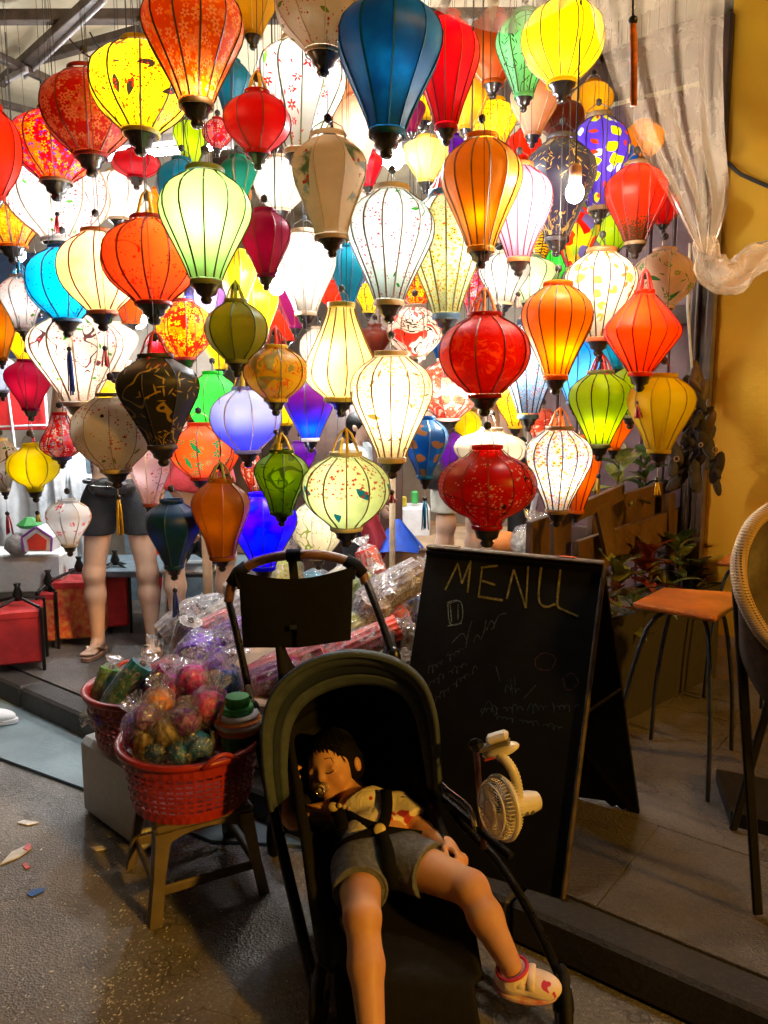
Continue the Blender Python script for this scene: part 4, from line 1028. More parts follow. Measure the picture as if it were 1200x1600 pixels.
 (965, 515, 575, 54, 'balloon', 's_turq', 8, 'c_blue', .3, 'c', .5, None, 'turquoise lantern left behind the vermilion diamond'),
 (300, 188, 258, 54, 'balloon', 's_lime', 8, GR, .6, 'n', .5, None, 'lime lantern below the yellow bird globe'),
 (148, 285, 340, 74, 'pear', 's_white', 8, 'c_tan', 0.74, 'c', .5, None, 'white lantern behind the top of the cream globe'),
 (250, 296, 342, 60, 'globe', 's_amber', 8, 'c_yel', .5, 'w', .5, None, 'amber lantern behind the coral globe shoulder'),
 (520, 118, 185, 64, 'balloon', 's_peach', 8, 'c_tan', .5, 'w', .5, None, 'peach lantern above the beige painted one'),
 (705, 212, 272, 50, 'pear', 's_purple', 8, 'rib_dark', .3, 'c', .5, None, 'purple lantern left behind the amber orange one'),
 (925, 128, 184, 60, 'globe', 's_mustard', 8, 'c_yel', .4, 'w', .5, None, 'mustard globe above the violet dotted one'),
 (962, 222, 290, 62, 'balloon', 's_cobalt', 8, 'c_blue', .4, 'c', .5, None, 'blue lantern right behind the violet dotted one'),
 (1036, 300, 350, 50, 'globe', 's_red', 8, RR_, .2, 'w', .5, None, 'red lantern right behind the speckled red one'),
 (40, 515, 565, 52, 'balloon', 's_yellow', 8, 'c_yel', .6, 'w', .5, None, 'yellow lantern under the small white blossom one at the left'),
 (255, 430, 480, 60, 'globe', 's_yellow_floral', 8, 'c_yel', .5, 'w', .5, None, 'yellow flowered lantern behind the foot of the coral globe'),
 (440, 380, 430, 60, 'globe', 's_white', 8, 'c_tan', 0.62, 'c', .5, None, 'white lantern behind the magenta one'),
 (735, 300, 345, 60, 'globe', 's_red_floral', 8, RR_, .4, 'w', .5, None, 'red flowered lantern behind the amber orange one'),
 (660, 130, 190, 60, 'pear', 's_yellow', 8, 'c_yel', .6, 'w', .5, None, 'yellow lantern behind the dark blue and the crimson ones'),
 (345, 508, 576, 56, 'balloon', 's_yellow', 8, 'c_yel', .5, 'w', .5, None, 'golden lantern half hidden behind the olive globe'),
 (500, 512, 578, 58, 'globe', 's_white', 8, 'c_tan', 0.56, 'c', .5, None, 'white lantern half hidden left of the honey yellow one'),
 (446, 482, 532, 60, 'pear', 's_scarlet', 8, RR_, .4, 'w', .5, None, 'scarlet lantern above the ochre globe'),
 (568, 578, 640, 56, 'balloon', 's_blue', 8, 'rib_dark', .5, 'c', .5, None, 'blue lantern left behind the cream bird lantern'),
 (652, 425, 478, 60, 'globe', 's_redgold', 8, RR_, .5, 'w', .5, None, 'red and gold lantern above the painted face one'),
 (690, 502, 560, 50, 'balloon', 's_cobalt', 8, 'c_blue', .2, 'c', .5, None, 'blue lantern left of the crinkled red globe'),
 (958, 640, 702, 60, 'balloon', 's_orange', 8, RR_, .3, 'w', .5, None, 'orange lantern right behind the lime green one'),
 (958, 335, 392, 54, 'globe', 's_lime', 8, GR, .4, 'n', .5, None, 'yellow green lantern above the white one with orange flecks'),
 (862, 384, 440, 60, 'pear', 's_green', 8, GR, .4, 'n', .5, None, 'green lantern under the black one with gold bamboo'),
 (1003, 190, 250, 62, 'globe', 's_amber', 8, 'c_yel', .4, 'w', .5, None, 'amber lantern blurred behind the plastic sheet'),
 (262, 520, 560, 60, 'globe', 's_crimson', 8, RR_, .3, 'w', .5, None, 'crimson lantern behind the top of the black gold leaf one'),
 (62, 420, 480, 60, 'globe', 's_scarlet', 8, RR_, .4, 'w', .5, None, 'scarlet lantern behind the cyan globe'),
 (20, 225, 285, 60, 'balloon', 's_yellow', 8, 'c_yel', .5, 'w', .5, None, 'yellow lantern between the scarlet and the red and blue ones'),
 (150, 590, 640, 60, 'pear', 's_yellow', 8, 'c_yel', .4, 'w', .5, None, 'yellow lantern under the large white blossom one'),
 (780, 300, 380, 60, 'balloon', 's_white', 8, 'c_tan', 0.50, 'c', .5, None, 'white lantern between the amber and the pink one'),
 (520, 440, 480, 46, 'globe', 's_scarlet', 8, RR_, .4, 'w', .5, None, 'little red lantern above the honey yellow one'),
]
LAN = [r for r in LAN if r[4] != 'skip']
PLACED = []
YMAX = 4.7
def overlap(c, R, H, o):
    c2, R2, H2 = o
    d = math.hypot(c[0] - c2[0], c[1] - c2[1])
    if d > (R + R2) * 1.0: return False
    # compare as ellipsoids: normalise vertical by half heights
    dz = abs((c[2] + H * .55) - (c2[2] + H2 * .55)) / ((H + H2) / 2)
    return (d / (R + R2)) ** 2 + dz ** 2 < .92
for i, row in enumerate(LAN):
    cx, top, bot, w = row[:4]
    Y = 2.2 + .011 * i
    best = None
    while Y < YMAX:
        s = SCL(cx, (top + bot) / 2, Y); pb = P(cx, bot, Y); H = P(cx, top, Y)[2] - pb[2]; R = w / 2 * s * 1.07
        if pb[2] + H > BEAMZ - .05: break
        best = Y
        if not any(overlap(pb, R, H, o) for o in PLACED): break
        Y += .03
    L, pb, R, H = build_lantern(row, best)
    PLACED.append((pb, R, H))
# ---------------------------------------------------------------- chalkboard
brf = G(880, 1405, ZP + .002); brb = G(1000, 1268, ZP + .002)
apex = P(945, 884, (brf[1] + brb[1]) / 2); tl_ = P(668, 851, apex[1] + .27)
wd = tl_ - apex; wd[2] = 0
cbd = empty('menu_board', (brf + brb) / 2, 'black folding chalkboard reading MENU standing on the pavement', 'chalkboard')
def panel(nm, foot, nrm_out, ragged=False):
    p0, p1, p2, p3 = foot, foot + wd, apex + wd, apex
    poly = [p0, p1, p2, p3]
    if ragged:
        poly = [p0 + (p1 - p0) * k + V3(0, 0, z) for k, z in ((0, .004), (.05, 0), (.08, .012), (.1, .004), (.13, .016), (.16, .006), (.2, .022), (.5, .004))] + [p1, p2, p3]
    return MB().prism(poly, nrm_out * .016)
nf = nrm(np.cross(wd, apex - brf));  nf = nf if nf[1] < 0 else -nf
nb = nrm(np.cross(wd, apex - brb)); nb = nb if nb[1] > 0 else -nb
fp = panel('front_panel', brf, -nf).build('front_panel', 'board_black', cbd)
panel('rear_panel', brb, -nb, True).build('rear_panel', 'board_black', cbd)
for (a, b) in ((brf, apex),):
    bar(a + nf * .003, b + nf * .003, .012, .02, 'board_edge', fp, 'edge_strip')
bar(apex + V3(0, 0, .008), apex + wd + V3(0, 0, .008), .03, .012, 'board_edge', cbd, 'hinge_rail')
for k in (.15, .8):
    bar(apex + wd * k + V3(0, 0, .016), apex + wd * (k + .1) + V3(0, 0, .016), .018, .004, 'chrome', cbd, 'hinge')
bar(brf * .45 + apex * .55 - nf * .02, brb * .45 + apex * .55 + nb * -.02, .006, .012, 'black_metal', cbd, 'stay')
# chalk lines are drawn on the plane of the front panel
def onboard(px, py, lift=.0022):
    d = ray(px, py); o = V3(0, 0, CAMZ); s = np.dot(brf - o, nf) / np.dot(d, nf)
    return o + d * s + nf * lift
def chalk(strokes, m, wdt, nm):
    b = MB()
    for s in strokes:
        ps_ = [onboard(*p) for p in s]
        if len(ps_) > 2: ps_ = spline(ps_, len(ps_) * (4 if len(ps_) < 9 else 2))
        for k in range(len(ps_) - 1):
            a, c = ps_[k], ps_[k + 1]
            if np.linalg.norm(c - a) < 1e-6: continue
            sd = nrm(np.cross(c - a, nf)) * wdt * random.uniform(.7, 1.15)
            b.raw([a - sd, c - sd, c + sd, a + sd], [(0, 1, 2, 3)])
    return b.build(nm, m, fp)
chalk([[(696, 922), (716, 880)], [(716, 880), (722, 912)], [(722, 912), (736, 876)], [(736, 876), (731, 926)],
       [(754, 886), (748, 932)], [(752, 887), (778, 884)], [(752, 907), (774, 914)], [(747, 932), (786, 938)],
       [(792, 936), (803, 890)], [(803, 890), (822, 950)], [(822, 950), (826, 880)],
       [(846, 884), (842, 935), (852, 948), (868, 944)], [(876, 890), (871, 940), (874, 950)], [(874, 950), (904, 963)]], 'chalk_y', .0035, 'chalk_lettering')
chalk([[(700, 944), (720, 940), (722, 970), (704, 975), (700, 944)], [(704, 946), (706, 972)], [(698, 942), (712, 938), (722, 942)], [(700, 978), (722, 974)], [(716, 944), (716, 968)]], 'chalk_w', .0016, 'chalk_drawing')
chalk([[(706, 1005), (722, 990), (730, 1000)], [(728, 1012), (733, 985), (738, 970)], [(740, 1003), (746, 992), (752, 1000)], [(752, 1000), (757, 985), (760, 968)], [(760, 985), (768, 970), (773, 978), (768, 984)], [(772, 978), (780, 962), (792, 958)]], 'chalk_f', .0016, 'chalk_lettering')
def scribble(x0, y0, x1, y1, n, amp):
    out = []; L_ = math.hypot(x1 - x0, y1 - y0); t_ = 0.0; ph = random.uniform(0, 6)
    word = []
    for q in range(int(L_ / 1.1)):
        t_ = q * 1.1 / L_
        if q % 34 > 27:
            if len(word) > 4: out.append(word)
            word = []; continue
        a_ = amp * (.45 + (.7 if math.sin(q * .23 + ph) > .6 else 0))
        word.append((x0 + (x1 - x0) * t_ + 2.0 * math.cos(q * .85), y0 + (y1 - y0) * t_ + a_ * math.sin(q * .85)))
    if len(word) > 4: out.append(word)
    return [w_[::1] for w_ in out]
chalk(scribble(668, 1050, 724, 1014, 14, 6) + scribble(670, 1070, 740, 1032, 14, 6) + scribble(680, 1094, 748, 1042, 14, 5), 'chalk_f', .0011, 'chalk_lettering')
chalk(scribble(750, 1110, 905, 1104, 22, 7) + [[(775, 1040), (782, 1065)], [(798, 1060), (801, 1085)], [(804, 1055), (806, 1085)], [(818, 1092), (838, 1070)], [(752, 1120), (764, 1095), (774, 1118)]] + scribble(775, 1120, 880, 1138, 18, 4) + scribble(788, 1075, 815, 1080, 5, 6), 'chalk_b', .0013, 'chalk_lettering')
chalk([[(836, 1030), (850, 1020), (868, 1028), (860, 1046), (840, 1044), (836, 1030)], [(880, 1060), (894, 1052), (904, 1068), (886, 1078), (880, 1060)]], 'chalk_r', .0016, 'chalk_drawing')

# ---------------------------------------------------------------- baskets, stool, foam box
def basket(c, rt, rb, h, label, handle_a=2.2):
    c = np.asarray(c, float)
    o = empty('plastic_basket', c, label, 'basket', 'red plastic baskets')
    n = 44
    MB().lathe([(rt, h - .022), (rt + .014, h - .02), (rt + .017, h - .004), (rt + .01, h), (rt - .004, h - .002), (rt - .006, h - .02)], c, n=48, cap=False).build('rim', 'basket_red', o, smooth=True)
    b = MB()
    for k in range(n):
        a = 2 * math.pi * k / n; d = V3(math.cos(a), math.sin(a), 0); tn = V3(-math.sin(a), math.cos(a), 0)
        w2 = .0042
        q = []
        for (z, r) in ((.012, rb + (rt - rb) * .012 / h), (h - .018, rt - .001)):
            for sgn in (-1, 1):
                for e in (0, .005): q.append(c + d * (r - e) + tn * sgn * w2 + V3(0, 0, z))
        b.raw(q, [(0, 2, 6, 4), (1, 5, 7, 3), (0, 4, 5, 1), (2, 3, 7, 6)])
    rows = 10
    for i in range(rows):
        z = .014 + (h - .05) * i / (rows - 1); r = rb + (rt - rb) * z / h
        hh = .0042 if i not in (0, rows - 1) else .012
        ring = []
        for k in range(n * 2):
            a = 2 * math.pi * k / (n * 2)
            off = .0024 * (1 if ((k // 1 + i) % 2) else -1) * (1 if k % 2 == 0 else 0)
            for zz in (-hh, hh):
                for e in (0, -.005): ring.append(c + V3(math.cos(a), math.sin(a), 0) * (r + .002 + off + e) + V3(0, 0, z + zz))
        fs = []
        m = n * 2
        for k in range(m):
            l = (k + 1) % m
            a0, b0 = k * 4, l * 4
            fs += [(a0, b0, b0 + 2, a0 + 2), (a0 + 1, a0 + 3, b0 + 3, b0 + 1), (a0 + 2, b0 + 2, b0 + 3, a0 + 3), (a0, a0 + 1, b0 + 1, b0)]
        b.raw(ring, fs)
    b.build('lattice', 'basket_red', o)
    MB().lathe([(rb, 0), (rb, .012)], c, n=36).build('base', 'basket_red', o)
    for a0 in (handle_a, handle_a + math.pi):
        pts = []
        for k in range(9):
            a = a0 + (k - 4) * .06
            pts.append(c + V3(math.cos(a), math.sin(a), 0) * (rt + .02) + V3(0, 0, h - .012 + .03 * math.sin(k / 8 * math.pi)))
        MB().tube(pts, .007, n=6).build('handle', 'basket_red', o, smooth=True)
    return o
B1 = G(300, 1295, .29); B1 = P(301, 1240, 2.28); B1[2] = .285
b1c = V3(B1[0], B1[1], .285)
basket(b1c, .208, .178, .2, 'red plastic lattice basket standing on a brown stool')
b2c = V3(*P(232, 1150, 2.68)[:2], .30)
basket(b2c, .205, .172, .2, 'red plastic lattice basket standing on a white foam box')
# stool
sc_ = V3(b1c[0], b1c[1], 0)
stl = empty('plastic_stool', sc_, 'small brown plastic stool carrying the front red basket', 'stool')
MB().bbox(sc_ + V3(0, 0, .272), (.3, .3, .024), .01, Matrix.Rotation(.5, 3, 'Z')).build('seat', 'stool_plastic', stl)
Rz = np.array(Matrix.Rotation(.5, 3, 'Z'))
legs = []
for sx in (-1, 1):
    for sy in (-1, 1):
        a = sc_ + Rz @ V3(sx * .125, sy * .125, .262); b_ = sc_ + Rz @ V3(sx * .165, sy * .165, 0.0)
        x, y, z = frame(b_ - a); L_ = np.linalg.norm(b_ - a)
        q = []
        for p, wv in ((a, .03), (a * .5 + b_ * .5, .022), (b_, .024)):
            q += [p + Rz @ V3(sx * wv * 1, sy * wv, 0) * .7, p + Rz @ V3(-sx * wv, sy * wv, 0) * .8, p + Rz @ V3(-sx * wv * .2, -sy * wv * .2, 0), p + Rz @ V3(sx * wv, -sy * wv, 0) * .8]
        fs = []
        for k in range(2):
            for j in range(4): fs.append((k * 4 + j, k * 4 + (j + 1) % 4, k * 4 + 4 + (j + 1) % 4, k * 4 + 4 + j))
        fs += [(0, 3, 2, 1), (8, 9, 10, 11)]
        MB().raw(q, fs).build('leg', 'stool_plastic', stl); legs.append((sx, sy))
for (s1, s2) in (((-1, -1), (1, -1)), ((1, -1), (1, 1)), ((1, 1), (-1, 1)), ((-1, 1), (-1, -1))):
    a = sc_ + Rz @ V3(s1[0] * .15, s1[1] * .15, .09); b_ = sc_ + Rz @ V3(s2[0] * .15, s2[1] * .15, .09)
    bar(a, b_, .012, .03, 'stool_plastic', stl, 'stretcher')
    # arched apron below the seat
    ar = []
    for k in range(9):
        t_ = k / 8; p = (sc_ + Rz @ V3(s1[0] * .13, s1[1] * .13, 0)) * (1 - t_) + (sc_ + Rz @ V3(s2[0] * .13, s2[1] * .13, 0)) * t_
        ar.append((p, .2 + .045 * math.sin(math.pi * t_) ** .6 if 0 < k < 8 else .17))
    vs = [p + V3(0, 0, z) for p, z in ar] + [p + V3(0, 0, .262) for p, z in ar]
    MB().raw(vs, [(k, k + 1, k + 10, k + 9) for k in range(8)]).build('apron', 'stool_plastic', stl, solid=.008)
fb = MB().bbox((b2c[0] + .015, b2c[1] + .0, .148), (.42, .36, .296), .02, Matrix.Rotation(-.75, 3, 'Z')).build('foam_box', 'foam')
tag(fb, 'white foam box under the rear red basket', 'box')

# ---------------------------------------------------------------- wrapped packages
def film_shell(c, ax, ln, r, parent, seed, tuft=(1, 1), mat='film'):
    rg = random.Random(seed); x, y, z = frame(ax)
    prof = []
    n = 22
    hs = np.linspace(-ln / 2 - .012, ln / 2 + .012, 9)
    for i, h in enumerate(hs):
        e = abs(h) / (ln / 2 + .012)
        prof.append((r * (1.05 * math.sqrt(max(.0, 1 - .75 * e ** 4)) + .02), h))
    vs = []; rings = []
    if tuft[0]: prof = [(r * .55, -ln / 2 - r * .95), (r * .4, -ln / 2 - r * .7), (r * .16, -ln / 2 - r * .4)] + prof
    if tuft[1]: prof = prof + [(r * .2, ln / 2 + r * .35), (r * .5, ln / 2 + r * .75), (r * .8, ln / 2 + r * 1.1)]
    for i, (rr, h) in enumerate(prof):
        for k in range(n):
            a = 2 * math.pi * k / n
            jt = rg.uniform(-.02, .13) * r
            if rr < .7 * r and (i < 3 or i > len(prof) - 4): jt += .22 * rr * math.sin(k * math.pi * .9 + i)
            vs.append(c + z * (h + rg.uniform(-.05, .05) * r) + (rr + jt) * (x * math.cos(a) + y * math.sin(a)))
    fs = [(i * n + k, i * n + (k + 1) % n, (i + 1) * n + (k + 1) % n, (i + 1) * n + k) for i in range(len(prof) - 1) for k in range(n)]
    return MB().raw(vs, fs).build('wrapper', mat, parent)
def wrapped(c, ax, ln, r, mat, label, kind='ball', seed=0, tuft=(1, 1), capmat=None, film='film', nm='wrapped_lantern'):
    c = np.asarray(c, float); ax = nrm(ax)
    o = empty(nm, c, label, 'package', 'lanterns packed in clear wrap')
    x, y, z = frame(ax)
    n = 28; vs = []; rings = 9
    for i in range(rings):
        e = -1 + 2 * i / (rings - 1)
        if kind == 'ball': rr = r * math.sqrt(max(.06, 1 - (e * .96) ** 2)); h = e * ln / 2
        else: rr = r * (1 - .08 * abs(e) ** 3); h = e * ln / 2
        for k in range(n):
            a = 2 * math.pi * k / n
            vs.append(c + z * h + rr * (1 + (.07 if (k // (2 if kind == 'ball' else 1)) % 2 else -.06) * (1 if kind == 'ball' else .7)) * (x * math.cos(a) + y * math.sin(a)))
    fs = [(i * n + k, i * n + (k + 1) % n, (i + 1) * n + (k + 1) % n, (i + 1) * n + k) for i in range(rings - 1) for k in range(n)]
    fs += [tuple(range(n - 1, -1, -1)), tuple((rings - 1) * n + k for k in range(n))]
    MB().raw(vs, fs).build('lantern_body', mat, o)
    for s in (() if (kind == 'ball' and film) else (-1, 1)):
        MB().lathe([(r * .26, 0), (r * .28, .01), (r * .2, .013), (r * .18, .004)], c + ax * s * (ln / 2 - .002 * s), axis=ax * s, n=14).build('end_ring', capmat or 'c_black', o)
    if film: film_shell(c, ax, ln, r, o, seed, tuft, film)
    return o
k = 0
def PK(px, py, Y, ln, r, dx, dy, dz, mat, label, **kw):
    global k; k += 1
    return wrapped(P(px, py, Y), (dx, dy, dz), ln, r, 'pk_' + mat if not mat.startswith('s_') else mat, label, seed=k, **kw)
# in the front basket
PK(248, 1100, 2.26, .085, .043, .1, -.3, 1, 'orange', 'orange lantern in clear wrap at the back of the front basket', tuft=(0, 1))
PK(327, 1105, 2.28, .1, .052, .3, -.2, 1, 'magenta', 'bright magenta lantern in clear wrap, right of the orange one', tuft=(0, 1))
PK(262, 1142, 2.2, .085, .044, -.3, -.4, .9, 'smoke', 'smoky brown lantern in clear wrap in the front basket')
PK(308, 1165, 2.19, .085, .045, .3, -.1, .6, 'blue', 'round blue shiny lantern without tuft at the basket front', tuft=(0, 0))
PK(243, 1172, 2.19, .07, .036, .8, -.2, .2, 'cobalt', 'small dark blue lantern at the left front of the basket', tuft=(1, 0))
PK(215, 1145, 2.24, .1, .042, -.2, .1, 1, 'purple', 'purple lantern in wrap against the left rim of the front basket', tuft=(0, 1))
PK(228, 1160, 2.2, .08, .036, .1, -.2, 1, 'brown', 'little brown lantern tucked beside the purple one', tuft=(0, 0))
PK(308, 1128, 2.3, .12, .05, .6, .3, .2, 'violet', 'violet lantern lying under the magenta one')
PK(275, 1075, 2.42, .09, .045, .2, .2, 1, 'magenta', 'pink magenta lantern between the two baskets', tuft=(0, 1))
PK(352, 1150, 2.3, .1, .05, .4, -.2, .7, 'plum', 'dark plum lantern at the right of the front basket', tuft=(0, 0))
PK(355, 1075, 2.42, .12, .045, .05, .1, 1, 'blue', 'blue lantern in shiny wrap standing behind the pushchair tube')
PK(300, 1062, 2.4, .1, .046, .2, -.3, 1, 'magenta', 'hot pink lantern in clear wrap at the top of the basket heap', tuft=(0, 1))
PK(338, 1050, 2.52, .1, .048, -.2, -.2, 1, 'violet', 'violet lantern in clear wrap behind the bright magenta one', tuft=(0, 1))
PK(232, 1122, 2.22, .085, .04, -.4, -.3, .8, 'violet', 'small violet lantern left of the orange one', tuft=(0, 1))
PK(290, 1128, 2.2, .08, .04, .2, -.5, .8, 'purple', 'small purple lantern in front of the pink ones', tuft=(0, 1))
PK(280, 1176, 2.17, .07, .036, .5, -.3, .4, 'blue', 'small blue lantern at the front rim of the basket', tuft=(0, 0))
# folded striped lantern in the front basket
so_c = P(372, 1132, 2.26)
so_ = empty('striped_lantern', so_c - V3(0, 0, .06), 'green white and orange striped folded lantern in the front basket', 'lantern')
zz = -.07
for m_, rr, hh in (('toy_green', .05, .05), ('toy_orange', .062, .022), ('toy_white', .07, .014), ('toy_orange', .068, .012), ('toy_white', .062, .014), ('toy_green', .048, .02), ('toy_green', .036, .03)):
    MB().lathe([(rr, 0), (rr * 1.06, hh * .5), (rr * .98, hh)], so_c + V3(0, 0, zz), n=18).build('hoop', m_, so_); zz += hh
MB().tube([so_c + V3(-.06, -.03, -.03), so_c + V3(-.045, -.05, .04), so_c + V3(-.03, -.04, .09)], .004, n=6).build('cord', 'toy_orange', so_)
# in the rear basket
PK(195, 1075, 2.6, .2, .044, .55, .2, .75, 'teal', 'dark teal rolled lantern leaning in the rear basket', kind='roll', tuft=(0, 1))
PK(163, 1080, 2.68, .17, .04, .25, .2, .9, 'green', 'dark green rolled lantern leaning in the rear basket', kind='roll', tuft=(0, 1))
PK(232, 1085, 2.62, .22, .045, .6, .1, .7, 'plum', 'magenta plum rolled lantern leaning in the rear basket', kind='roll', tuft=(0, 1))
PK(175, 1118, 2.56, .12, .045, .9, .1, .1, 'purple', 'purple wrapped lantern lying at the left of the rear basket')
PK(255, 1050, 2.75, .13, .042, .8, .2, .5, 'rose', 'rose wrapped lantern at the back of the rear basket')
PK(215, 1050, 2.85, .1, .05, 1, .2, .1, 'orange', 'orange round lid shaped lantern beside the sandals', tuft=(0, 0), film=None)

# heap behind, on a low table
tp = P(470, 1045, 3.05)
tbl = empty('display_table', V3(tp[0], tp[1], ZP), 'low wooden table buried under wrapped lanterns', 'table')
MB().bbox((tp[0] + .02, tp[1], .40), (1.05, .75, .04), .006).build('table_top', 'wood_tan', tbl)
for sx in (-1, 1):
    for sy in (-1, 1): MB().bbox((tp[0] + .02 + sx * .48, tp[1] + sy * .33, (.38 + ZP) / 2), (.05, .05, .38 - ZP), .005).build('leg', 'wood_tan', tbl)
HEAP = [
 (318, 1030, 2.85, .16, .1, .5, -.3, .5, 'purple', 'big deep purple lantern bag at the left of the heap', 'ball'),
 (290, 1000, 3.0, .18, .05, .3, -.2, .9, 'grey', 'grey and white wrapped bundle standing left of the purple bag', 'roll'),
 (325, 985, 3.05, .2, .05, .8, .1, .4, 'rose', 'pale rose striped package above the purple bag', 'roll'),
 (352, 958, 3.15, .24, .055, .8, .2, .5, 'cream', 'cream wrapped package at the upper left of the heap', 'roll'),
 (372, 985, 3.0, .2, .05, .9, -.2, .3, 'violet', 'violet wrapped package beside the organiser bag', 'roll'),
 (345, 1010, 2.95, .16, .05, .7, -.3, .2, 'plum', 'plum coloured package right of the purple bag', 'ball'),
 (300, 1045, 2.82, .14, .045, .9, -.2, .2, 'smoke', 'smoky package under the purple bag', 'roll'),
 (280, 970, 3.15, .18, .05, .7, .3, .5, 'smoke', 'black and clear wrapped bundle by the blue tassel', 'roll'),
 (315, 948, 3.25, .16, .045, .9, .1, .2, 'grey', 'silver grey package at the top left of the heap', 'roll'),
 (450, 1035, 2.88, .34, .055, .9, -.2, .45, 'rose', 'long rose wrapped roll right under the organiser bag', 'roll'),
 (420, 1065, 2.8, .26, .06, .8, -.3, .4, 'plum', 'plum wrapped roll behind the pushchair hood edge', 'roll'),
 (490, 1020, 2.95, .26, .055, .9, .2, .45, 'tan', 'tan wrapped roll beneath the organiser bag', 'roll'),
 (560, 1008, 2.85, .34, .05, .93, .1, .42, 'red', 'orange red wrapped roll lying across the heap', 'roll'),
 (540, 985, 3.0, .3, .05, .9, .3, .5, 'lime', 'dull green wrapped roll behind the orange red one', 'roll'),
 (612, 920, 3.1, .28, .07, .85, .2, .5, 'print', 'thick brown patterned roll in clear wrap at the right of the heap', 'roll'),
 (575, 965, 3.05, .2, .07, .3, -.3, .8, 'print', 'brown speckled package under the thick patterned roll', 'roll'),
 (582, 888, 3.3, .18, .05, -.35, .1, .9, 'red', 'red and white wrapped roll standing behind the handle', 'roll'),
 (560, 920, 3.2, .16, .05, .5, .1, .8, 'lime', 'lime and white package left of the thick patterned roll', 'ball'),
 (625, 1005, 2.95, .16, .06, .05, 0, 1, 'tan', 'upright tan cylinder package next to the chalkboard', 'roll'),
 (648, 925, 3.3, .2, .05, .3, .2, .9, 'orange', 'orange package behind the chalkboard edge', 'roll'),
 (652, 955, 3.15, .12, .05, .4, .2, .7, 'blue', 'light blue package next to the chalkboard edge', 'ball'),
 (600, 1040, 2.85, .2, .05, .9, .1, .2, 'smoke', 'smoky package low beside the pushchair tube', 'roll'),
 (400, 930, 3.35, .2, .06, .8, .3, .4, 'grey', 'grey package behind the organiser bag', 'roll'),
 (480, 920, 3.4, .2, .07, .9, .3, .3, 'teal', 'teal package seen between handle and organiser bag', 'ball'),
 (530, 905, 3.4, .22, .05, .8, .2, .5, 'cream', 'cream package seen under the handle arch', 'roll'),
 (440, 900, 3.25, .14, .085, .1, -.4, 1, 'lime', 'round olive lantern with purple rim under the handle arch', 'ball'),
 (386, 905, 3.4, .2, .05, .7, .3, .5, 'smoke', 'clear wrapped dark bundle left of the handle', 'roll'),
 (622, 965, 3.08, .1, .05, .8, .1, .4, 'red', 'tangle of red wrapped lantern above the tan cylinder', 'ball'),
]
for h in HEAP:
    kw = dict(kind=h[10])
    if 'olive' in h[9]: kw['capmat'] = 'pk_purple'
    if 'upright tan' in h[9]: kw['tuft'] = (0, 0)
    PK(*h[:10], film='film_thick' if len(h[9]) % 2 else 'film', **kw)
# hidden filling under the heap
MB_f = MB()
fg = random.Random(3)
for q in range(9):
    pass

# ---------------------------------------------------------------- left: boxes, shelf, cloth
def red_box(px, py, Y, sx, sy, sz, rot, label, print_=False):
    sx, sy, sz = sx * .86, sy * .86, sz * .92
    c = G(px, py, ZP); c = V3(c[0], c[1], ZP)
    o = empty('box_lantern', c, label, 'lantern', 'red box lanterns on the pavement')
    R = np.array(Matrix.Rotation(rot, 3, 'Z'))
    MB().bbox(c + V3(0, 0, sz / 2 + .04), (sx, sy, sz), .012, R).build('body', 'red_box_print' if print_ else 'red_box', o)
    MB().bbox(c + V3(0, 0, sz + .025), (sx * 1.04, sy * 1.04, .05), .01, R).build('lid', 'red_box', o)
    for a in (-1, 1):
        for b in (-1, 1):
            p = c + R @ V3(a * (sx / 2 + .008), b * (sy / 2 + .008), 0)
            MB().bbox(p + V3(0, 0, sz / 2 + .03), (.016, .016, sz + .06), .003, R).build('post', 'black_metal', o)
    MB().tube([c + R @ V3(-sx / 2, -sy / 2, sz + .06), c + R @ V3(0, 0, sz + .1), c + R @ V3(sx / 2, sy / 2, sz + .06)], .008).build('cross_bar', 'black_metal', o)
    MB().tube([c + R @ V3(-sx / 2, sy / 2, sz + .06), c + R @ V3(0, 0, sz + .1), c + R @ V3(sx / 2, -sy / 2, sz + .06)], .008).build('cross_bar', 'black_metal', o)
    MB().lathe([(.02, 0), (.028, .03), (.012, .07), (.02, .09)], c + V3(0, 0, sz + .08), n=10).build('knob', 'black_metal', o, smooth=True)
    return o
red_box(35, 1040, 4, .25, .25, .3, .35, 'plain red box lantern nearest the left edge')
red_box(130, 1000, 4.2, .3, .26, .36, .15, 'red box lantern with gold print behind the standing person', True)
red_box(82, 1010, 4.3, .1, .1, .3, .1, 'narrow dark red box lantern between the two larger ones', True)
red_box(185, 985, 4.5, .16, .16, .36, .3, 'red box lantern half hidden behind the bare legs')
red_box(262, 950, 4.9, .16, .16, .45, .1, 'tall red box lantern behind the dark teal lantern')
f2c = P(20, 895, 4.35)
tag(MB().bbox((f2c[0] - .12, f2c[1] + .1, f2c[2]), (.8, .3, .22), .01, Matrix.Rotation(.06, 3, 'Z')).build('foam_box', 'foam'), 'long white foam box lying on the shelf at the left edge', 'box')
shf = empty('market_shelf', V3(-1.75, 4.75, ZP), 'dark shelf stand behind the red box lanterns', 'shelf')
MB().bbox((-1.75, 4.72, .5), (1.9, .5, .04), .005).build('shelf_board', 'slate', shf)
for x in (-2.6, -1.7, -.85): MB().bbox((x, 4.72, .3), (.05, .4, .36), .005).build('leg', 'slate', shf)
bkd = empty('display_stand', V3(-2.2, 5.5, ZP), 'navy and white cloth display stand at the left behind the lanterns', 'display')
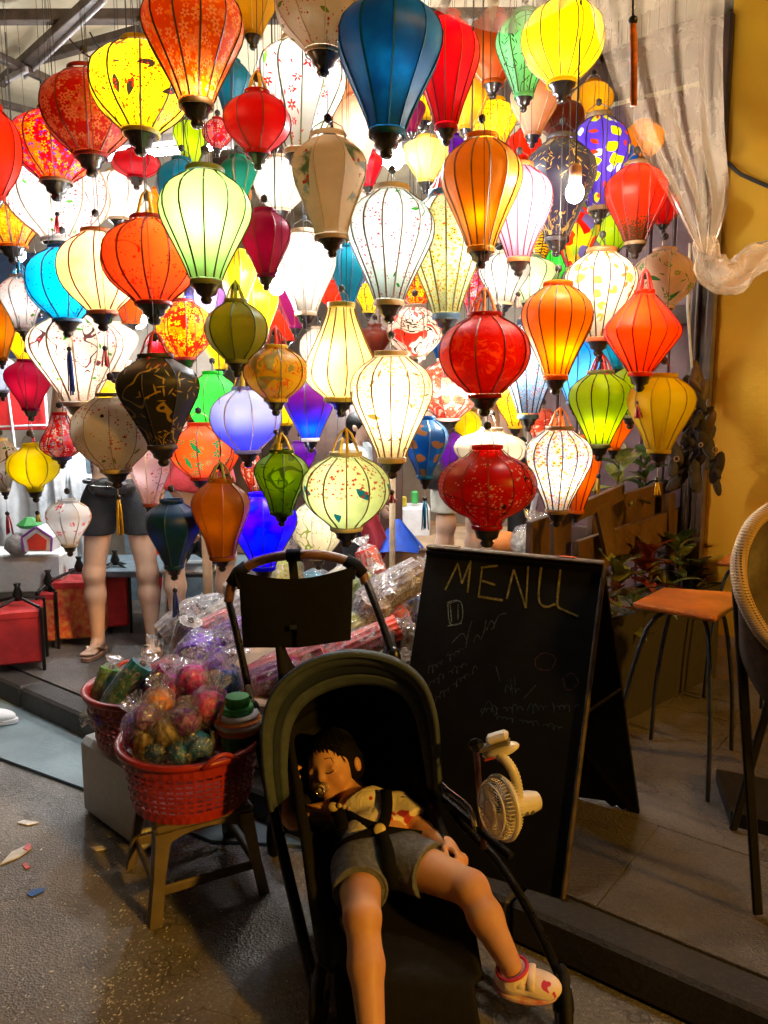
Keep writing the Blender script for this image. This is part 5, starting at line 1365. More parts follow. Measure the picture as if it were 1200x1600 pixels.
for (px0, py0, px1, py1, Y, m, nm) in [(-60, 395, 90, 560, 5.3, 'navy_panel', 'back_panel'), (85, 640, 150, 720, 5.3, 'navy_panel', 'back_panel'), (100, 700, 160, 760, 5.28, 'slate', 'back_panel'), (-60, 700, 130, 900, 5.2, 'white_cloth', 'cloth'), (60, 740, 160, 880, 5.15, 'grey_cloth', 'cloth'), (200, 620, 330, 960, 5.35, 'slate', 'back_panel')]:
    a, b = P(px0, py1, Y), P(px1, py0, Y)
    if nm == 'cloth':
        MB().grid(lambda u_, v_: a + (b - a) * V3(u_, 0, v_) + V3(0, .03 * math.sin(u_ * 25 + 3 * v_) + .015 * math.sin(u_ * 51), 0), 40, 12).build(nm, m, bkd, smooth=True, solid=.004)
    else: MB().bbox((a + b) / 2, (b[0] - a[0], .03, b[2] - a[2]), .005).build(nm, m, bkd)
rb_ = empty('red_board', P(35, 672, 5.0), 'red fabric board on a white wire frame at the left edge', 'board')
a, b = P(-40, 672, 5.0), P(72, 612, 5.0)
MB().bbox((a + b) / 2, (b[0] - a[0], .02, b[2] - a[2]), .004).build('fabric', 'red_box', rb_)
for p0, p1 in ((P(-40, 668, 4.97), P(74, 664, 4.97)), (P(12, 610, 4.96), P(26, 720, 4.96)), (P(70, 610, 4.97), P(74, 668, 4.97))): bar(p0, p1, .014, .014, 'steel_pale_lit', rb_, 'wire_bar')
# paper house toy
tc_ = P(66, 845, 4.3)
th = empty('paper_house_lantern', tc_ - V3(0, 0, .04), 'small paper house lantern with purple edges and red front', 'lantern')
MB().prism([tc_ + V3(x, -.06, z) for x, z in ((-.075, -.05), (.075, -.05), (.085, .03), (0, .09), (-.085, .03))], (0, .12, 0)).build('body', 'toy_white', th)
MB().prism([tc_ + V3(x, -.068, z) for x, z in ((-.045, -.04), (.045, -.04), (.055, .015), (0, .055), (-.055, .015))], (0, .006, 0)).build('front', 'toy_red', th)
for a, b in (((-.085, .03), (0, .09)), ((0, .09), (.085, .03)), ((.085, .03), (.075, -.05)), ((-.085, .03), (-.075, -.05))): bar(tc_ + V3(a[0], -.066, a[1]), tc_ + V3(b[0], -.066, b[1]), .01, .012, 'toy_purple', th, 'edge')
MB().lathe([(.05, 0), (.07, .02), (.02, .06)], tc_ + V3(-.08, .03, .07), n=6).build('roof', 'toy_green', th)
tag(MB().lathe([(.04, -.05), (.075, -.01), (.06, .04), (.02, .07)], P(28, 852, 4.3), n=14).build('wrapped_ball', 'pk_grey', smooth=True), 'silver grey wrapped ball left of the paper house', 'package')
# wooden post, white stool, counter, ladder and cloths in the background
pa, pb_ = P(320, 760, 4.0), G(332, 960, ZP)
tag(MB().lathe([(.028, 0), (.026, .5), (.028, 1.0)], (pa[0], 4.0, ZP), n=12).build('wooden_post', 'wood_tan', smooth=True), 'round wooden post behind the burnt orange lantern', 'post')
def pl_stool(c, h, m, label):
    o = empty('plastic_stool', c, label, 'stool')
    MB().bbox(c + V3(0, 0, h), (.3, .3, .025), .01).build('seat', m, o)
    for sx in (-1, 1):
        for sy in (-1, 1): MB().tube([c + V3(sx * .12, sy * .12, h), c + V3(sx * .16, sy * .16, 0)], .018, n=6).build('leg', m, o)
SEATP = P(300, 875, 4.45); SEATP[2] = ZP
pl_stool(SEATP, .43, 'stool_white', 'white plastic stool under the seated person')
ct = empty('counter', V3(.25, 5.35, .34), 'brown box counter in the shop behind the chalkboard', 'counter')
cA, cB = P(560, 862, 5.0), P(860, 850, 5.0)
MB().bbox(((cA[0] + cB[0]) / 2, 5.45, (cA[2] + ZP) / 2), (cB[0] - cA[0], .8, cA[2] - ZP), .01).build('cabinet', 'wood_tan', ct)
MB().bbox(((cA[0] + cB[0]) / 2, 5.44, cA[2] + .015), (cB[0] - cA[0] + .06, .86, .03), .008).build('counter_top', 'wood_tan', ct)
wt = empty('cloth_table', P(640, 800, 5.6), 'small white clothed table behind the blue cone of fabric', 'table')
cc = P(632, 815, 5.6)
MB().bbox(cc + V3(0, 0, 0), (.36, .3, .24), .01).build('cloth', 'white_cloth', wt)
tag(MB().bbox(P(630, 783, 5.55), (.05, .05, .07), .01).build('yellow_cup', 'toy_yellow'), 'tiny yellow carton on the white clothed table', 'carton')
tag(MB().bbox(P(648, 777, 5.55), (.05, .05, .09), .01).build('green_cup', 'toy_green'), 'tiny green carton on the white clothed table', 'carton')
bc = P(622, 858, 4.75)
hc_ = MB()
hc_.grid(lambda u_, v_: bc + V3(math.cos(u_ * 6.283) * (.15 + .02 * math.sin(u_ * 31)) * (1 - v_ * .92) + .0 * v_, math.sin(u_ * 6.283) * .12 * (1 - v_ * .92), .19 * v_ + .01 * math.sin(u_ * 19) * (1 - v_)), 40, 8)
tag(hc_.build('blue_cloth', 'blue_cloth', smooth=True), 'bright blue heap of cloth on the brown counter', 'cloth')
tag(MB().lathe([(.02, 0), (.018, .4), (.02, 1.0)], V3(*P(613, 830, 4.6)[:2], ZP), n=10).build('pole', 'bamboo_pole', smooth=True), 'pale bamboo pole left of the blue heap of cloth', 'pole')
ts_ = empty('timber_screen', P(508, 800, 5.35), 'dark brown plank screen in the shop behind the plum and honey lanterns', 'screen')
for q_ in range(6):
    a, b = P(452 + q_ * 19, 800, 5.35), P(470 + q_ * 19, 560, 5.35)
    MB().bbox(((a[0] + b[0]) / 2, 5.35 + .004 * (q_ % 2), (ZP + b[2]) / 2), (b[0] - a[0], .03, b[2] - ZP), .004).build('plank', 'timber_dark', ts_)
for q_ in range(3):
    a, b = P(575 + q_ * 19, 560, 5.45), P(592 + q_ * 19, 440, 5.45)
    MB().bbox(((a[0] + b[0]) / 2, 5.45, (ZP + b[2]) / 2), (b[0] - a[0], .03, b[2] - ZP), .004).build('plank', 'timber_dark', ts_)
oc = P(788, 846, 4.4)
tag(MB().ell(oc, (.1, .07, .06), n=14, m=8).build('orange_bundle', 's_orange' if False else 'toy_orange', smooth=True), 'orange cloth bundle above the chalkboard top', 'cloth')
wrapped(P(827, 846, 4.2), (.2, 0, 1), .14, .09, 'pk_cream', 'pale lantern in silver wrap above the chalkboard corner', seed=77, film='film_thick')
rc_ = P(585, 830, 4.7)
tag(MB().grid(lambda u_, v_: rc_ + V3(-.09 + .14 * u_ + .03 * math.sin(v_ * 5), .03 * math.sin(u_ * 9), -.2 + .33 * v_ + .02 * math.sin(u_ * 7)), 14, 16).build('red_cloth', 'shirt_red', smooth=True, solid=.004), 'red and white cloth hanging left of the bamboo pole', 'cloth')
tag(bar(P(822, 850, 4.6), P(838, 770, 4.6), .03, .03, 'steel_pale_lit', None, 'ladder_rail'), 'grey slanted rail behind the white flowered lantern', 'rail')

# ---------------------------------------------------------------- right: fence, plants, stools, rattan chair
def YF(px): return 2.95 + (px - 852) / 260 * 1.25
fn = empty('plank_fence', G(980, 960, ZP), 'low fence of overlapping brown boards in front of the yellow wall', 'fence')
fdir = nrm(P(1112, 760, YF(1112)) - P(852, 800, YF(852))); fdir[2] = 0; fdir = nrm(fdir)
fnv = V3(-fdir[1], fdir[0], 0)
for i, (x0, y0, x1, y1, h, off) in enumerate([(905, 846, 1112, 778, 58, 0), (940, 788, 1062, 751, 54, .04), (893, 788, 967, 756, 27, -.03), (1047, 741, 1110, 716, 27, -.02), (852, 818, 915, 797, 120, .06), (962, 835, 1100, 790, 60, .07)]):
    a, b = P(x0, y0, YF(x0)), P(x1, y1, YF(x1))
    ha, hb = h * SCL(x0, y0, YF(x0)), h * SCL(x1, y1, YF(x0))
    hb = ha
    poly = [a, b, b - V3(0, 0, hb), a - V3(0, 0, ha)]
    MB().prism([p + fnv * off for p in poly], fnv * .028).build('board', 'wood_board', fn, bevel=.004)
for (x0, y0, x1, y1, wpx) in ((930, 786, 948, 866, 28), (1076, 738, 1082, 812, 14), (1098, 728, 1102, 800, 14), (860, 815, 866, 960, 18), (1040, 770, 1040, 900, 16), (1108, 770, 1108, 880, 14)):
    a, b = P(x0, y0, YF(x0)), P(x1, y1, YF(x0)); ww = wpx / 2 * SCL(x0, y0, YF(x0)) * 1.5
    MB().prism([p + fnv * -.034 for p in (a - fdir * ww, a + fdir * ww, b + fdir * ww, b - fdir * ww)], fnv * .02).build('slat', 'wood_board', fn, bevel=.003)

def leafmesh(ln, wd, curl=.35, n=6):
    b = MB(); vs = []
    for i in range(n + 1):
        t_ = i / n; w2 = wd * math.sin(math.pi * min(1, t_ * .93 + .05)) ** .8 * (1 - .25 * t_)
        z = curl * ln * (t_ - t_ * t_ * 1.6); y = ln * t_
        for s in (-1, 0, 1): vs.append((s * w2, y, z + abs(s) * wd * .25))
    fs = []
    for i in range(n):
        for s in range(2): fs.append((i * 3 + s, i * 3 + s + 1, i * 3 + 4 + s, i * 3 + 3 + s))
    return vs, fs
LEAFM = {}
def leaf_obj(parent, c, yaw, pit, sc, m, shape):
    key = (m, shape)
    if key not in LEAFM:
        vs, fs = leafmesh(.2, {'broad': .05, 'long': .022, 'wide': .07}[shape], .4)
        me = bpy.data.meshes.new('leaf'); me.from_pydata(vs, [], fs); me.polygons.foreach_set('use_smooth', [True] * len(fs)); me.materials.append(M(m)); LEAFM[key] = me
    o = bpy.data.objects.new('leaf', LEAFM[key]); COL.objects.link(o); o.parent = parent
    o.location = tuple(np.asarray(c) - wloc(parent)); o.rotation_euler = (pit, random.uniform(-.4, .4), yaw); o.scale = (sc, sc, sc)
def YP(px): return 3.12 + (px - 945) / 205 * .85
trg = empty('planter_trough', V3(*P(1040, 900, YP(1040))[:2], ZP), 'dark planter trough under the leafy plants', 'planter')
ta, tb2 = P(925, 940, YP(925)), P(1190, 940, YP(1190)); td = tb2 - ta; td[2] = 0; tn_ = nrm(V3(-td[1], td[0], 0)); ZT = .60
for off in (0.0, .26):
    MB().prism([V3(*(ta + tn_ * off)[:2], ZP), V3(*(tb2 + tn_ * off)[:2], ZP), V3(*(tb2 + tn_ * off)[:2], ZT), V3(*(ta + tn_ * off)[:2], ZT)], tn_ * .02).build('side_board', 'trough_dark', trg)
for p_ in (ta, tb2 - nrm(td) * .02):
    MB().prism([V3(*(p_ + tn_ * .021)[:2], ZP), V3(*(p_ + tn_ * .259)[:2], ZP), V3(*(p_ + tn_ * .259)[:2], ZT), V3(*(p_ + tn_ * .021)[:2], ZT)], nrm(td) * .02).build('end_board', 'trough_dark', trg)
MB().prism([V3(*(ta + tn_ * .022 + nrm(td) * .022)[:2], ZP), V3(*(tb2 + tn_ * .022 - nrm(td) * .022)[:2], ZP), V3(*(tb2 + tn_ * .258 - nrm(td) * .022)[:2], ZP), V3(*(ta + tn_ * .258 + nrm(td) * .022)[:2], ZP)], (0, 0, ZT - .03 - ZP)).build('soil', 'soil', trg)
def plant(px, py, n, mats, shape, sc, label, h=.12, dY=.12):
    Y = YP(px) + dY
    c = P(px, py, Y)
    z0 = ZT - .04
    o = empty('leafy_plant', V3(c[0], c[1], z0), label, 'plant', 'plants along the plank fence')
    zt = c[2]
    MB().tube([(c[0], c[1], z0), (c[0] + .01, c[1], (z0 + zt) / 2), (c[0], c[1], zt + h * .8)], [.01, .008, .004], n=6).build('stem', 'leaf_olive', o)
    for i in range(n):
        t_ = i / n; a = i * 2.4 + random.uniform(-.3, .3)
        leaf_obj(o, (c[0] + .01 * math.cos(a), c[1] + .01 * math.sin(a), zt - h * 1.0 + h * 1.7 * t_), a, random.uniform(-.25, .35) + t_ * .9, sc * random.uniform(.7, 1.15), random.choice(mats), shape)
    return o
plant(1015, 890, 18, ['leaf_red', 'leaf_red', 'leaf_olive'], 'broad', .75, 'plant with reddish orange leaves in the middle of the row')
plant(962, 918, 18, ['leaf_olive', 'leaf_red', 'leaf_pale'], 'broad', .7, 'mixed olive and red plant next to the chalkboard', dY=.06)
plant(1060, 873, 18, ['leaf_pale', 'leaf_green'], 'broad', .7, 'plant with pale green leaves in front of the fence end', dY=.16)
plant(1040, 933, 10, ['leaf_green', 'leaf_pale'], 'long', 1.15, 'plant with long striped green blades behind the wooden stool', dY=.04)
plant(1105, 863, 18, ['leaf_olive', 'leaf_green'], 'broad', .8, 'dark olive plant below the yellow wall', dY=.18)
plant(1150, 828, 18, ['leaf_olive', 'leaf_red'], 'wide', .75, 'brownish bush against the yellow wall at the right', dY=.12)
plant(988, 958, 16, ['leaf_green', 'leaf_pale'], 'broad', .6, 'low green plant beside the chalkboard rear panel', dY=.05)
plant(1085, 918, 16, ['leaf_green', 'leaf_olive'], 'wide', .65, 'dark leafy plant behind the wooden stool', dY=.08)
plant(1130, 898, 16, ['leaf_green', 'leaf_olive'], 'broad', .7, 'dark plant next to the rattan chair rim', dY=.06)
plant(935, 953, 14, ['leaf_green', 'leaf_olive'], 'broad', .6, 'small dark plant half behind the chalkboard', dY=.1)
def floor_plant(px, py, Y, n, mats, shape, sc, label, h=.2):
    c = P(px, py, Y); o = empty('potted_plant', V3(c[0], c[1], ZP), label, 'plant', 'plants behind the plank fence')
    MB().lathe([(.09, 0), (.12, .3), (.125, .32), (.11, .32)], (c[0], c[1], ZP), n=14).build('pot', 'pot', o, smooth=True)
    MB().tube([(c[0], c[1], ZP + .3), (c[0] + .01, c[1], c[2] * .5 + .2), (c[0], c[1], c[2] + h * .8)], [.012, .009, .004], n=6).build('stem', 'leaf_olive', o)
    for i in range(n):
        t_ = i / n; a = i * 2.4 + random.uniform(-.3, .3)
        leaf_obj(o, (c[0], c[1], c[2] - h * .8 + h * 1.6 * t_), a, random.uniform(-.2, .35) + t_ * .9, sc * random.uniform(.7, 1.15), random.choice(mats), shape)
floor_plant(965, 762, 3.75, 14, ['leaf_pale', 'leaf_green'], 'wide', .75, 'pale green leafy plant rising behind the fence boards')
floor_plant(1008, 762, 4.0, 14, ['leaf_green', 'leaf_olive'], 'broad', .8, 'dark plant rising behind the fence under the yellow lantern')

def wood_stool(pxs, Y, label, z=None):
    pts = [G(px, py, z) for px, py in pxs]
    c = sum(pts) / len(pts)
    o = empty('wooden_stool', V3(c[0], c[1], ZP), label, 'stool', 'stools with orange wooden seats')
    MB().prism([p - V3(0, 0, .022) for p in pts], (0, 0, .022)).build('seat', 'wood_seat', o, bevel=.008)
    hl = []
    for p in (pts[0], pts[1], pts[len(pts) // 2], pts[-1]):
        d = (p - c); d[2] = 0
        a = c + d * .4 + V3(0, 0, -.03); m_ = c + d * .75 + V3(0, 0, -.1); e = c + d * 1.15; e = V3(e[0], e[1], ZP + .01)
        MB().tube(spline([a, m_, (m_ + e) / 2 + d * .1, e], 10), .0085, n=7).build('leg', 'bluish_metal', o, smooth=True)
    return o
wood_stool([(988, 941), (1036, 917), (1150, 925), (1148, 945), (1118, 964)], 2.9, 'stool with an orange wooden seat between chalkboard and rattan chair', .78)
wood_stool([(1120, 877), (1150, 858), (1215, 862), (1200, 885)], 3.4, 'farther stool with an orange wooden seat behind the rattan rim', .78)

# rattan chair cut by the right edge
rim = [P(1290, 776, 2.15), P(1235, 778, 2.1), P(1200, 797, 2.02), P(1172, 824, 1.98), P(1155, 870, 1.95), P(1158, 918, 1.9), P(1178, 965, 1.86), P(1206, 1003, 1.82), P(1250, 1030, 1.8), P(1330, 1010, 1.86), P(1380, 930, 1.98), P(1360, 820, 2.1)]
ch = empty('rattan_chair', V3(1.05, 2.0, ZP), 'rattan chair with a rope bound rim cut by the right edge', 'chair')
rs_ = spline(rim + [rim[0]], 130)
MB().tube(rs_[:-1], .0155, n=8, closed=True).build('rim', 'rattan_dark', ch, smooth=True)
src = None
for i_ in range(0, 128):
    a, b = rs_[i_], rs_[i_ + 1]; x, y, z = frame(b - a)
    R_ = np.column_stack([x, y, z]) @ np.array(Matrix.Rotation(.5, 3, 'X'))
    if src is None:
        src = MB().lathe([(.017, -.0055), (.0205, -.003), (.0205, .003), (.017, .0055)], (0, 0, 0), n=8, cap=False).build('rope_wrap', 'rattan', None, smooth=True); src.location = (0, 0, 0); src.parent = ch; o = src
    else:
        o = src.copy(); COL.objects.link(o)
    mw = Matrix(R_.tolist()).to_4x4(); mw.translation = Vector((a + b) / 2 - wloc(ch)); o.matrix_local = mw
cen = sum(rim) / len(rim)
for s_, nm in ((.93, 'woven_seat'),):
    bs = [cen + (p - cen) * .55 - V3(0, 0, .26) for p in rs_[:-1:3]]; up_ = [cen + (p - cen) * 1.0 for p in rs_[:-1:3]]
    n_ = len(bs); b_ = MB(); mid = [(a + c) / 2 + (a - cen) * .12 - V3(0, 0, .05) for a, c in zip(up_, bs)]
    b_.raw(up_ + mid + bs, [(i_, (i_ + 1) % n_, n_ + (i_ + 1) % n_, n_ + i_) for i_ in range(n_)] + [(n_ + i_, n_ + (i_ + 1) % n_, 2 * n_ + (i_ + 1) % n_, 2 * n_ + i_) for i_ in range(n_)] + [tuple(range(2 * n_, 3 * n_))])
    b_.build(nm, 'rattan_dark', ch, smooth=True, solid=.01)
cu = cen - V3(0, 0, .2)
MB().ell(cu + V3(.06, .02, 0), (.14, .14, .05), n=18, m=8).build('cushion', 'green_cushion', ch, smooth=True)
lg = G(1184, 1432, ZP)
for top, foot in ((P(1151, 895, 1.93), lg), (P(1206, 1003, 1.82), lg + V3(.42, -.16, 0)), (P(1290, 776, 2.15), lg + V3(.12, .42, 0)), (P(1380, 930, 1.98), lg + V3(.55, .26, 0))):
    bar(top - V3(0, 0, .01), foot + V3(0, 0, .005), .026, .014, 'black_metal', ch, 'leg')
tb = empty('side_table', G(1260, 1320, ZP), 'dark slab base of a side table at the right edge', 'table')
q = [G(1142, 1268, ZP + .05), G(1330, 1320, ZP + .05), G(1330, 1300, ZP + .05) + V3(.0, .3, 0), G(1142, 1268, ZP + .05) + V3(.08, .3, 0)]
MB().prism([p - V3(0, 0, .048) for p in q], (0, 0, .048)).build('base_slab', 'black_metal', tb)
MB().tube([G(1170, 1186, ZP + .02), P(1205, 1110, 2.5), P(1240, 1030, 2.45)], .016, n=8).build('steel_leg', 'chrome', tb, smooth=True)
MB().lathe([(.26, 0), (.27, .012), (.26, .025)], P(1330, 960, 2.45), n=30).build('table_top', 'wood_board', tb)

# dark ornaments hanging on the timber frame
on = empty('hanging_ornament', P(1085, 660, 3.45), 'dark hanging string of ornaments with pale rings beside the yellow wall', 'ornament')
og = random.Random(11)
oY = 3.35
MB().tube([P(1078, 380, oY), P(1074, 480, oY), P(1082, 590, oY), P(1085, 640, oY)], .006, n=5).build('chain', 'cord_pale', on)
for q_ in range(54):
    t_ = q_ / 54; py = 590 + 165 * t_ + og.uniform(-8, 8); px = 1084 + (og.uniform(-1, 1)) * (10 + 34 * t_)
    s_ = SCL(px, py, oY) * og.uniform(5, 11)
    Rr = np.array(Matrix.Rotation(og.uniform(-.8, .8), 3, 'Y')) @ np.array(Matrix.Rotation(og.uniform(-.6, .6), 3, 'X'))
    MB().ell(P(px, py, oY + og.uniform(-.08, .08)), (s_, s_ * .4, s_ * 2.6), Rr, n=8, m=6).build('pendant', 'ornament_rose' if q_ < 7 or og.random() < .12 else 'ornament', on, smooth=True)
for (px, py, r_) in [(1057, 717, 4), (1117, 703, 4), (1085, 625, 4), (1095, 695, 3)]:
    c = P(px, py, oY - .1); s_ = SCL(px, py, oY) * r_
    MB().tube([c + V3(math.cos(k_ * .785) * s_, 0, math.sin(k_ * .785) * s_) for k_ in range(8)], .003, n=5, closed=True).build('ring', 'ornament_ring', on, smooth=True)
og_ = empty('silk_tassel', P(989, 60, 2.0), 'orange tassel hanging in front of the plastic sheet', 'tassel')
MB().tube([P(989, -60, 1.9), P(989, 30, 1.9)], .0025, n=4).build('cord', 'cord', og_)
MB().tube([P(989, 36, 1.9), P(990, 60, 1.9), P(990, 165, 1.9)], [.007, .009, .008], n=8).build('strands', 'tassel_orange', og_, smooth=True)
MB().ell(P(989, 32, 1.9), .011, n=10, m=6).build('bead', 'finial', og_, smooth=True)

# ---------------------------------------------------------------- litter
def scrap(pts, m, label, z=.003):
    q = [G(px, py, z) for px, py in pts]
    tag(MB().prism(q, (0, 0, .003)).build('paper_scrap', m), label, 'litter', 'scraps on the street')
scrap([(0, 1352), (18, 1332), (44, 1320), (50, 1326), (30, 1340)], 'paper_white', 'long torn white paper scrap on the street')
scrap([(36, 1326), (44, 1318), (50, 1322), (44, 1330)], 'paper_pink', 'pink tip of torn paper beside the long white scrap', .0075)
scrap([(26, 1286), (38, 1282), (62, 1286), (44, 1290)], 'paper_white', 'small white scrap behind the long torn one')
scrap([(42, 1398), (50, 1391), (70, 1388), (68, 1394), (50, 1402)], 'paper_blue', 'bright blue scrap on the street')
scrap([(140, 1325), (160, 1322), (168, 1327), (150, 1330)], 'paper_white', 'white scrap beside the foam box')
scrap([(35, 1352), (40, 1348), (48, 1356), (40, 1358)], 'paper_pink', 'small red scrap near the blue one')
cg = random.Random(5); cm = MB()
for q_ in range(750):
    px, py = cg.gauss(170, 110), cg.uniform(1230, 1640)
    if cg.random() < .5: px, py = cg.gauss(190, 60), cg.gauss(1530, 60)
    if not (-80 < px < 460 and 1200 < py < 1700): continue
    c = G(px, py, .002); s_ = cg.uniform(.0008, .0036) * (1.5 if cg.random() < .06 else .8); a = cg.uniform(0, 3.1)
    pts_ = [c + V3(math.cos(a + j * 1.57) * s_ * (1.8 if j % 2 else .8), math.sin(a + j * 1.57) * s_ * (1.8 if j % 2 else .8), 0) for j in range(4)]
    cm.prism(pts_, (0, 0, .0012))
cf = cm.build('paint_flecks', 'paper_white'); tag(cf, 'pale flecks and chips scattered over the street', 'flecks', kind='stuff')
# ---------------------------------------------------------------- bodies: smooth union of tapered limbs, polygonised
def sd_cap(p, a, b, ra, rb):
    ab = b - a; L2 = np.dot(ab, ab) + 1e-12
    t = np.clip(((p - a) @ ab) / L2, 0, 1)
    d = p - a - t[:, None] * ab
    return np.sqrt((d * d).sum(1)) - (ra + (rb - ra) * t)
def sd_ell(p, c, r, R):
    q = (p - c) @ R            # local coordinates (R columns are local axes)
    k0 = np.sqrt(((q / r) ** 2).sum(1)); k1 = np.sqrt(((q / (r * r)) ** 2).sum(1)) + 1e-9
    return k0 * (k0 - 1) / k1
def sdf_mesh(prims, res, k=.02, cuts=(), grow=0.0, carve=()):
    lo = np.full(3, 1e9); hi = -lo
    bb = []
    for pr in prims:
        if pr[0] == 'cap':
            a, b, ra, rb = pr[1:5]; r = max(ra, rb); l = np.minimum(a, b) - r; h = np.maximum(a, b) + r
        else:
            c, r = pr[1], pr[2]; m = max(r); l = c - m; h = c + m
        l = l - (k * 1.5 + res * 3 + grow); h = h + (k * 1.5 + res * 3 + grow)
        bb.append((l, h)); lo = np.minimum(lo, l); hi = np.maximum(hi, h)
    n = np.ceil((hi - lo) / res).astype(int) + 2
    f = np.full(n, .5, np.float32)
    ax = [lo[i] + res * np.arange(n[i]) for i in range(3)]
    def region(l, h):
        i0 = np.maximum(((l - lo) / res).astype(int), 0); i1 = np.minimum(((h - lo) / res).astype(int) + 2, n)
        sl = tuple(slice(a, b) for a, b in zip(i0, i1))
        g = np.stack(np.meshgrid(*[ax[i][sl[i]] for i in range(3)], indexing='ij'), -1)
        return sl, g
    for pr, (l, h) in zip(prims, bb):
        sl, g = region(l, h); sh = g.shape[:3]; q = g.reshape(-1, 3)
        if pr[0] == 'cap': d = sd_cap(q, *pr[1:5]); kk = pr[5] if len(pr) > 5 else k
        else: d = sd_ell(q, pr[1], np.asarray(pr[2], float), pr[3]); kk = pr[4] if len(pr) > 4 else k
        d = d.reshape(sh) - grow
        o = f[sl]
        hh = np.clip(.5 + .5 * (o - d) / kk, 0, 1)
        f[sl] = o * (1 - hh) + d * hh - kk * hh * (1 - hh)
    for pr in carve:
        r = max(pr[2]); sl, g = region(pr[1] - r * 2, pr[1] + r * 2); sh = g.shape[:3]
        d = sd_ell(g.reshape(-1, 3), pr[1], np.asarray(pr[2], float), pr[3]).reshape(sh); kk = pr[4]
        o = f[sl]; hh = np.clip(.5 - .5 * (o + d) / kk, 0, 1)
        f[sl] = o * (1 - hh) - d * hh + kk * hh * (1 - hh)
    if cuts:
        g = np.stack(np.meshgrid(*ax, indexing='ij'), -1)
        for (pt, nv) in cuts:
            f = np.maximum(f, ((g - pt) @ nrm(nv)))
    # surface nets
    s = f < 0
    c = [s[i:n[0] - 1 + i, j:n[1] - 1 + j, m:n[2] - 1 + m] for i in (0, 1) for j in (0, 1) for m in (0, 1)]
    cnt = sum(x.astype(np.int8) for x in c); act = (cnt > 0) & (cnt < 8)
    idx = np.full(act.shape, -1, np.int64); ids = np.argwhere(act); idx[act] = np.arange(len(ids))
    acc = np.zeros((len(ids), 3)); num = np.zeros(len(ids))
    cor = [(i, j, m) for i in (0, 1) for j in (0, 1) for m in (0, 1)]
    val = {q: f[ids[:, 0] + q[0], ids[:, 1] + q[1], ids[:, 2] + q[2]].astype(float) for q in cor}
    for q in cor:
        for a in range(3):
            if q[a] == 0:
                q2 = list(q); q2[a] = 1; q2 = tuple(q2)
                v0, v1 = val[q], val[q2]; m = (v0 < 0) != (v1 < 0)
                t = np.where(m, v0 / np.where(m, v0 - v1, 1), 0)
                pt = np.tile(np.array(q, float), (len(ids), 1)); pt[:, a] = t
                acc += pt * m[:, None]; num += m
    V = lo + res * (ids + acc / np.maximum(num, 1)[:, None])
    faces = []
    for a in range(3):
        b, d = (a + 1) % 3, (a + 2) % 3
        s0 = [slice(None)] * 3; s1 = [slice(None)] * 3
        s0[a] = slice(0, n[a] - 1); s1[a] = slice(1, n[a])
        x0, x1 = s[tuple(s0)], s[tuple(s1)]
        e = np.argwhere(x0 != x1)
        e = e[(e[:, b] > 0) & (e[:, d] > 0) & (e[:, b] < n[b] - 1) & (e[:, d] < n[d] - 1)]
        fl = x0[e[:, 0], e[:, 1], e[:, 2]]
        def at(db, dd):
            q = e.copy(); q[:, b] += db; q[:, d] += dd
            return idx[q[:, 0], q[:, 1], q[:, 2]]
        q = np.stack([at(-1, -1), at(0, -1), at(0, 0), at(-1, 0)], 1)
        q[~fl] = q[~fl][:, ::-1]
        faces.append(q[(q >= 0).all(1)])
    return V, np.concatenate(faces)
def body_obj(name, prims, mat, parent, res=.006, k=.02, cuts=(), grow=0.0, carve=()):
    V, Fc = sdf_mesh(prims, res, k, cuts, grow, carve)
    b = MB(); b.raw(V, Fc.tolist()); 
    return b.build(name, mat, parent, smooth=True)
def cap(a, b, ra, rb, k=None): return ('cap', np.asarray(a, float), np.asarray(b, float), ra, rb) + ((k,) if k else ())
def el(c, r, R=None, k=None): return ('ell', np.asarray(c, float), np.asarray(r, float), np.eye(3) if R is None else R) + ((k,) if k else ())
def fingers(palm, fd, sd, up, s, curl=1.0, spread=1.0):
    """palm centre, finger direction, side direction (towards the thumb), up = back of hand; s = scale"""
    pr = [el(palm, (.040 * s, .034 * s, .015 * s), np.column_stack([fd, sd, up]))]
    for i, (ln, off) in enumerate(((.062, .026), (.07, .009), (.065, -.009), (.05, -.025))):
        a = palm + fd * .034 * s + sd * off * s * spread
        d1 = nrm(fd - up * .35 * curl); d2 = nrm(fd - up * 1.5 * curl); d3 = nrm(fd * (1 - 1.1 * curl) - up * 1.1)
        b = a + d1 * ln * .42 * s; c = b + d2 * ln * .34 * s; e = c + d3 * ln * .28 * s
        r = .0095 * s
        pr += [cap(a, b, r, r * .95, .004), cap(b, c, r * .95, r * .88, .003), cap(c, e, r * .88, r * .75, .003)]
    a = palm - fd * .012 * s + sd * .03 * s; b = a + nrm(fd * .6 + sd * .7 - up * .2) * .03 * s; c = b + nrm(fd * .9 - sd * .2 - up * .5 * curl) * .028 * s
    pr += [cap(a, b, .012 * s, .0105 * s, .005), cap(b, c, .0105 * s, .009 * s, .003)]
    return pr

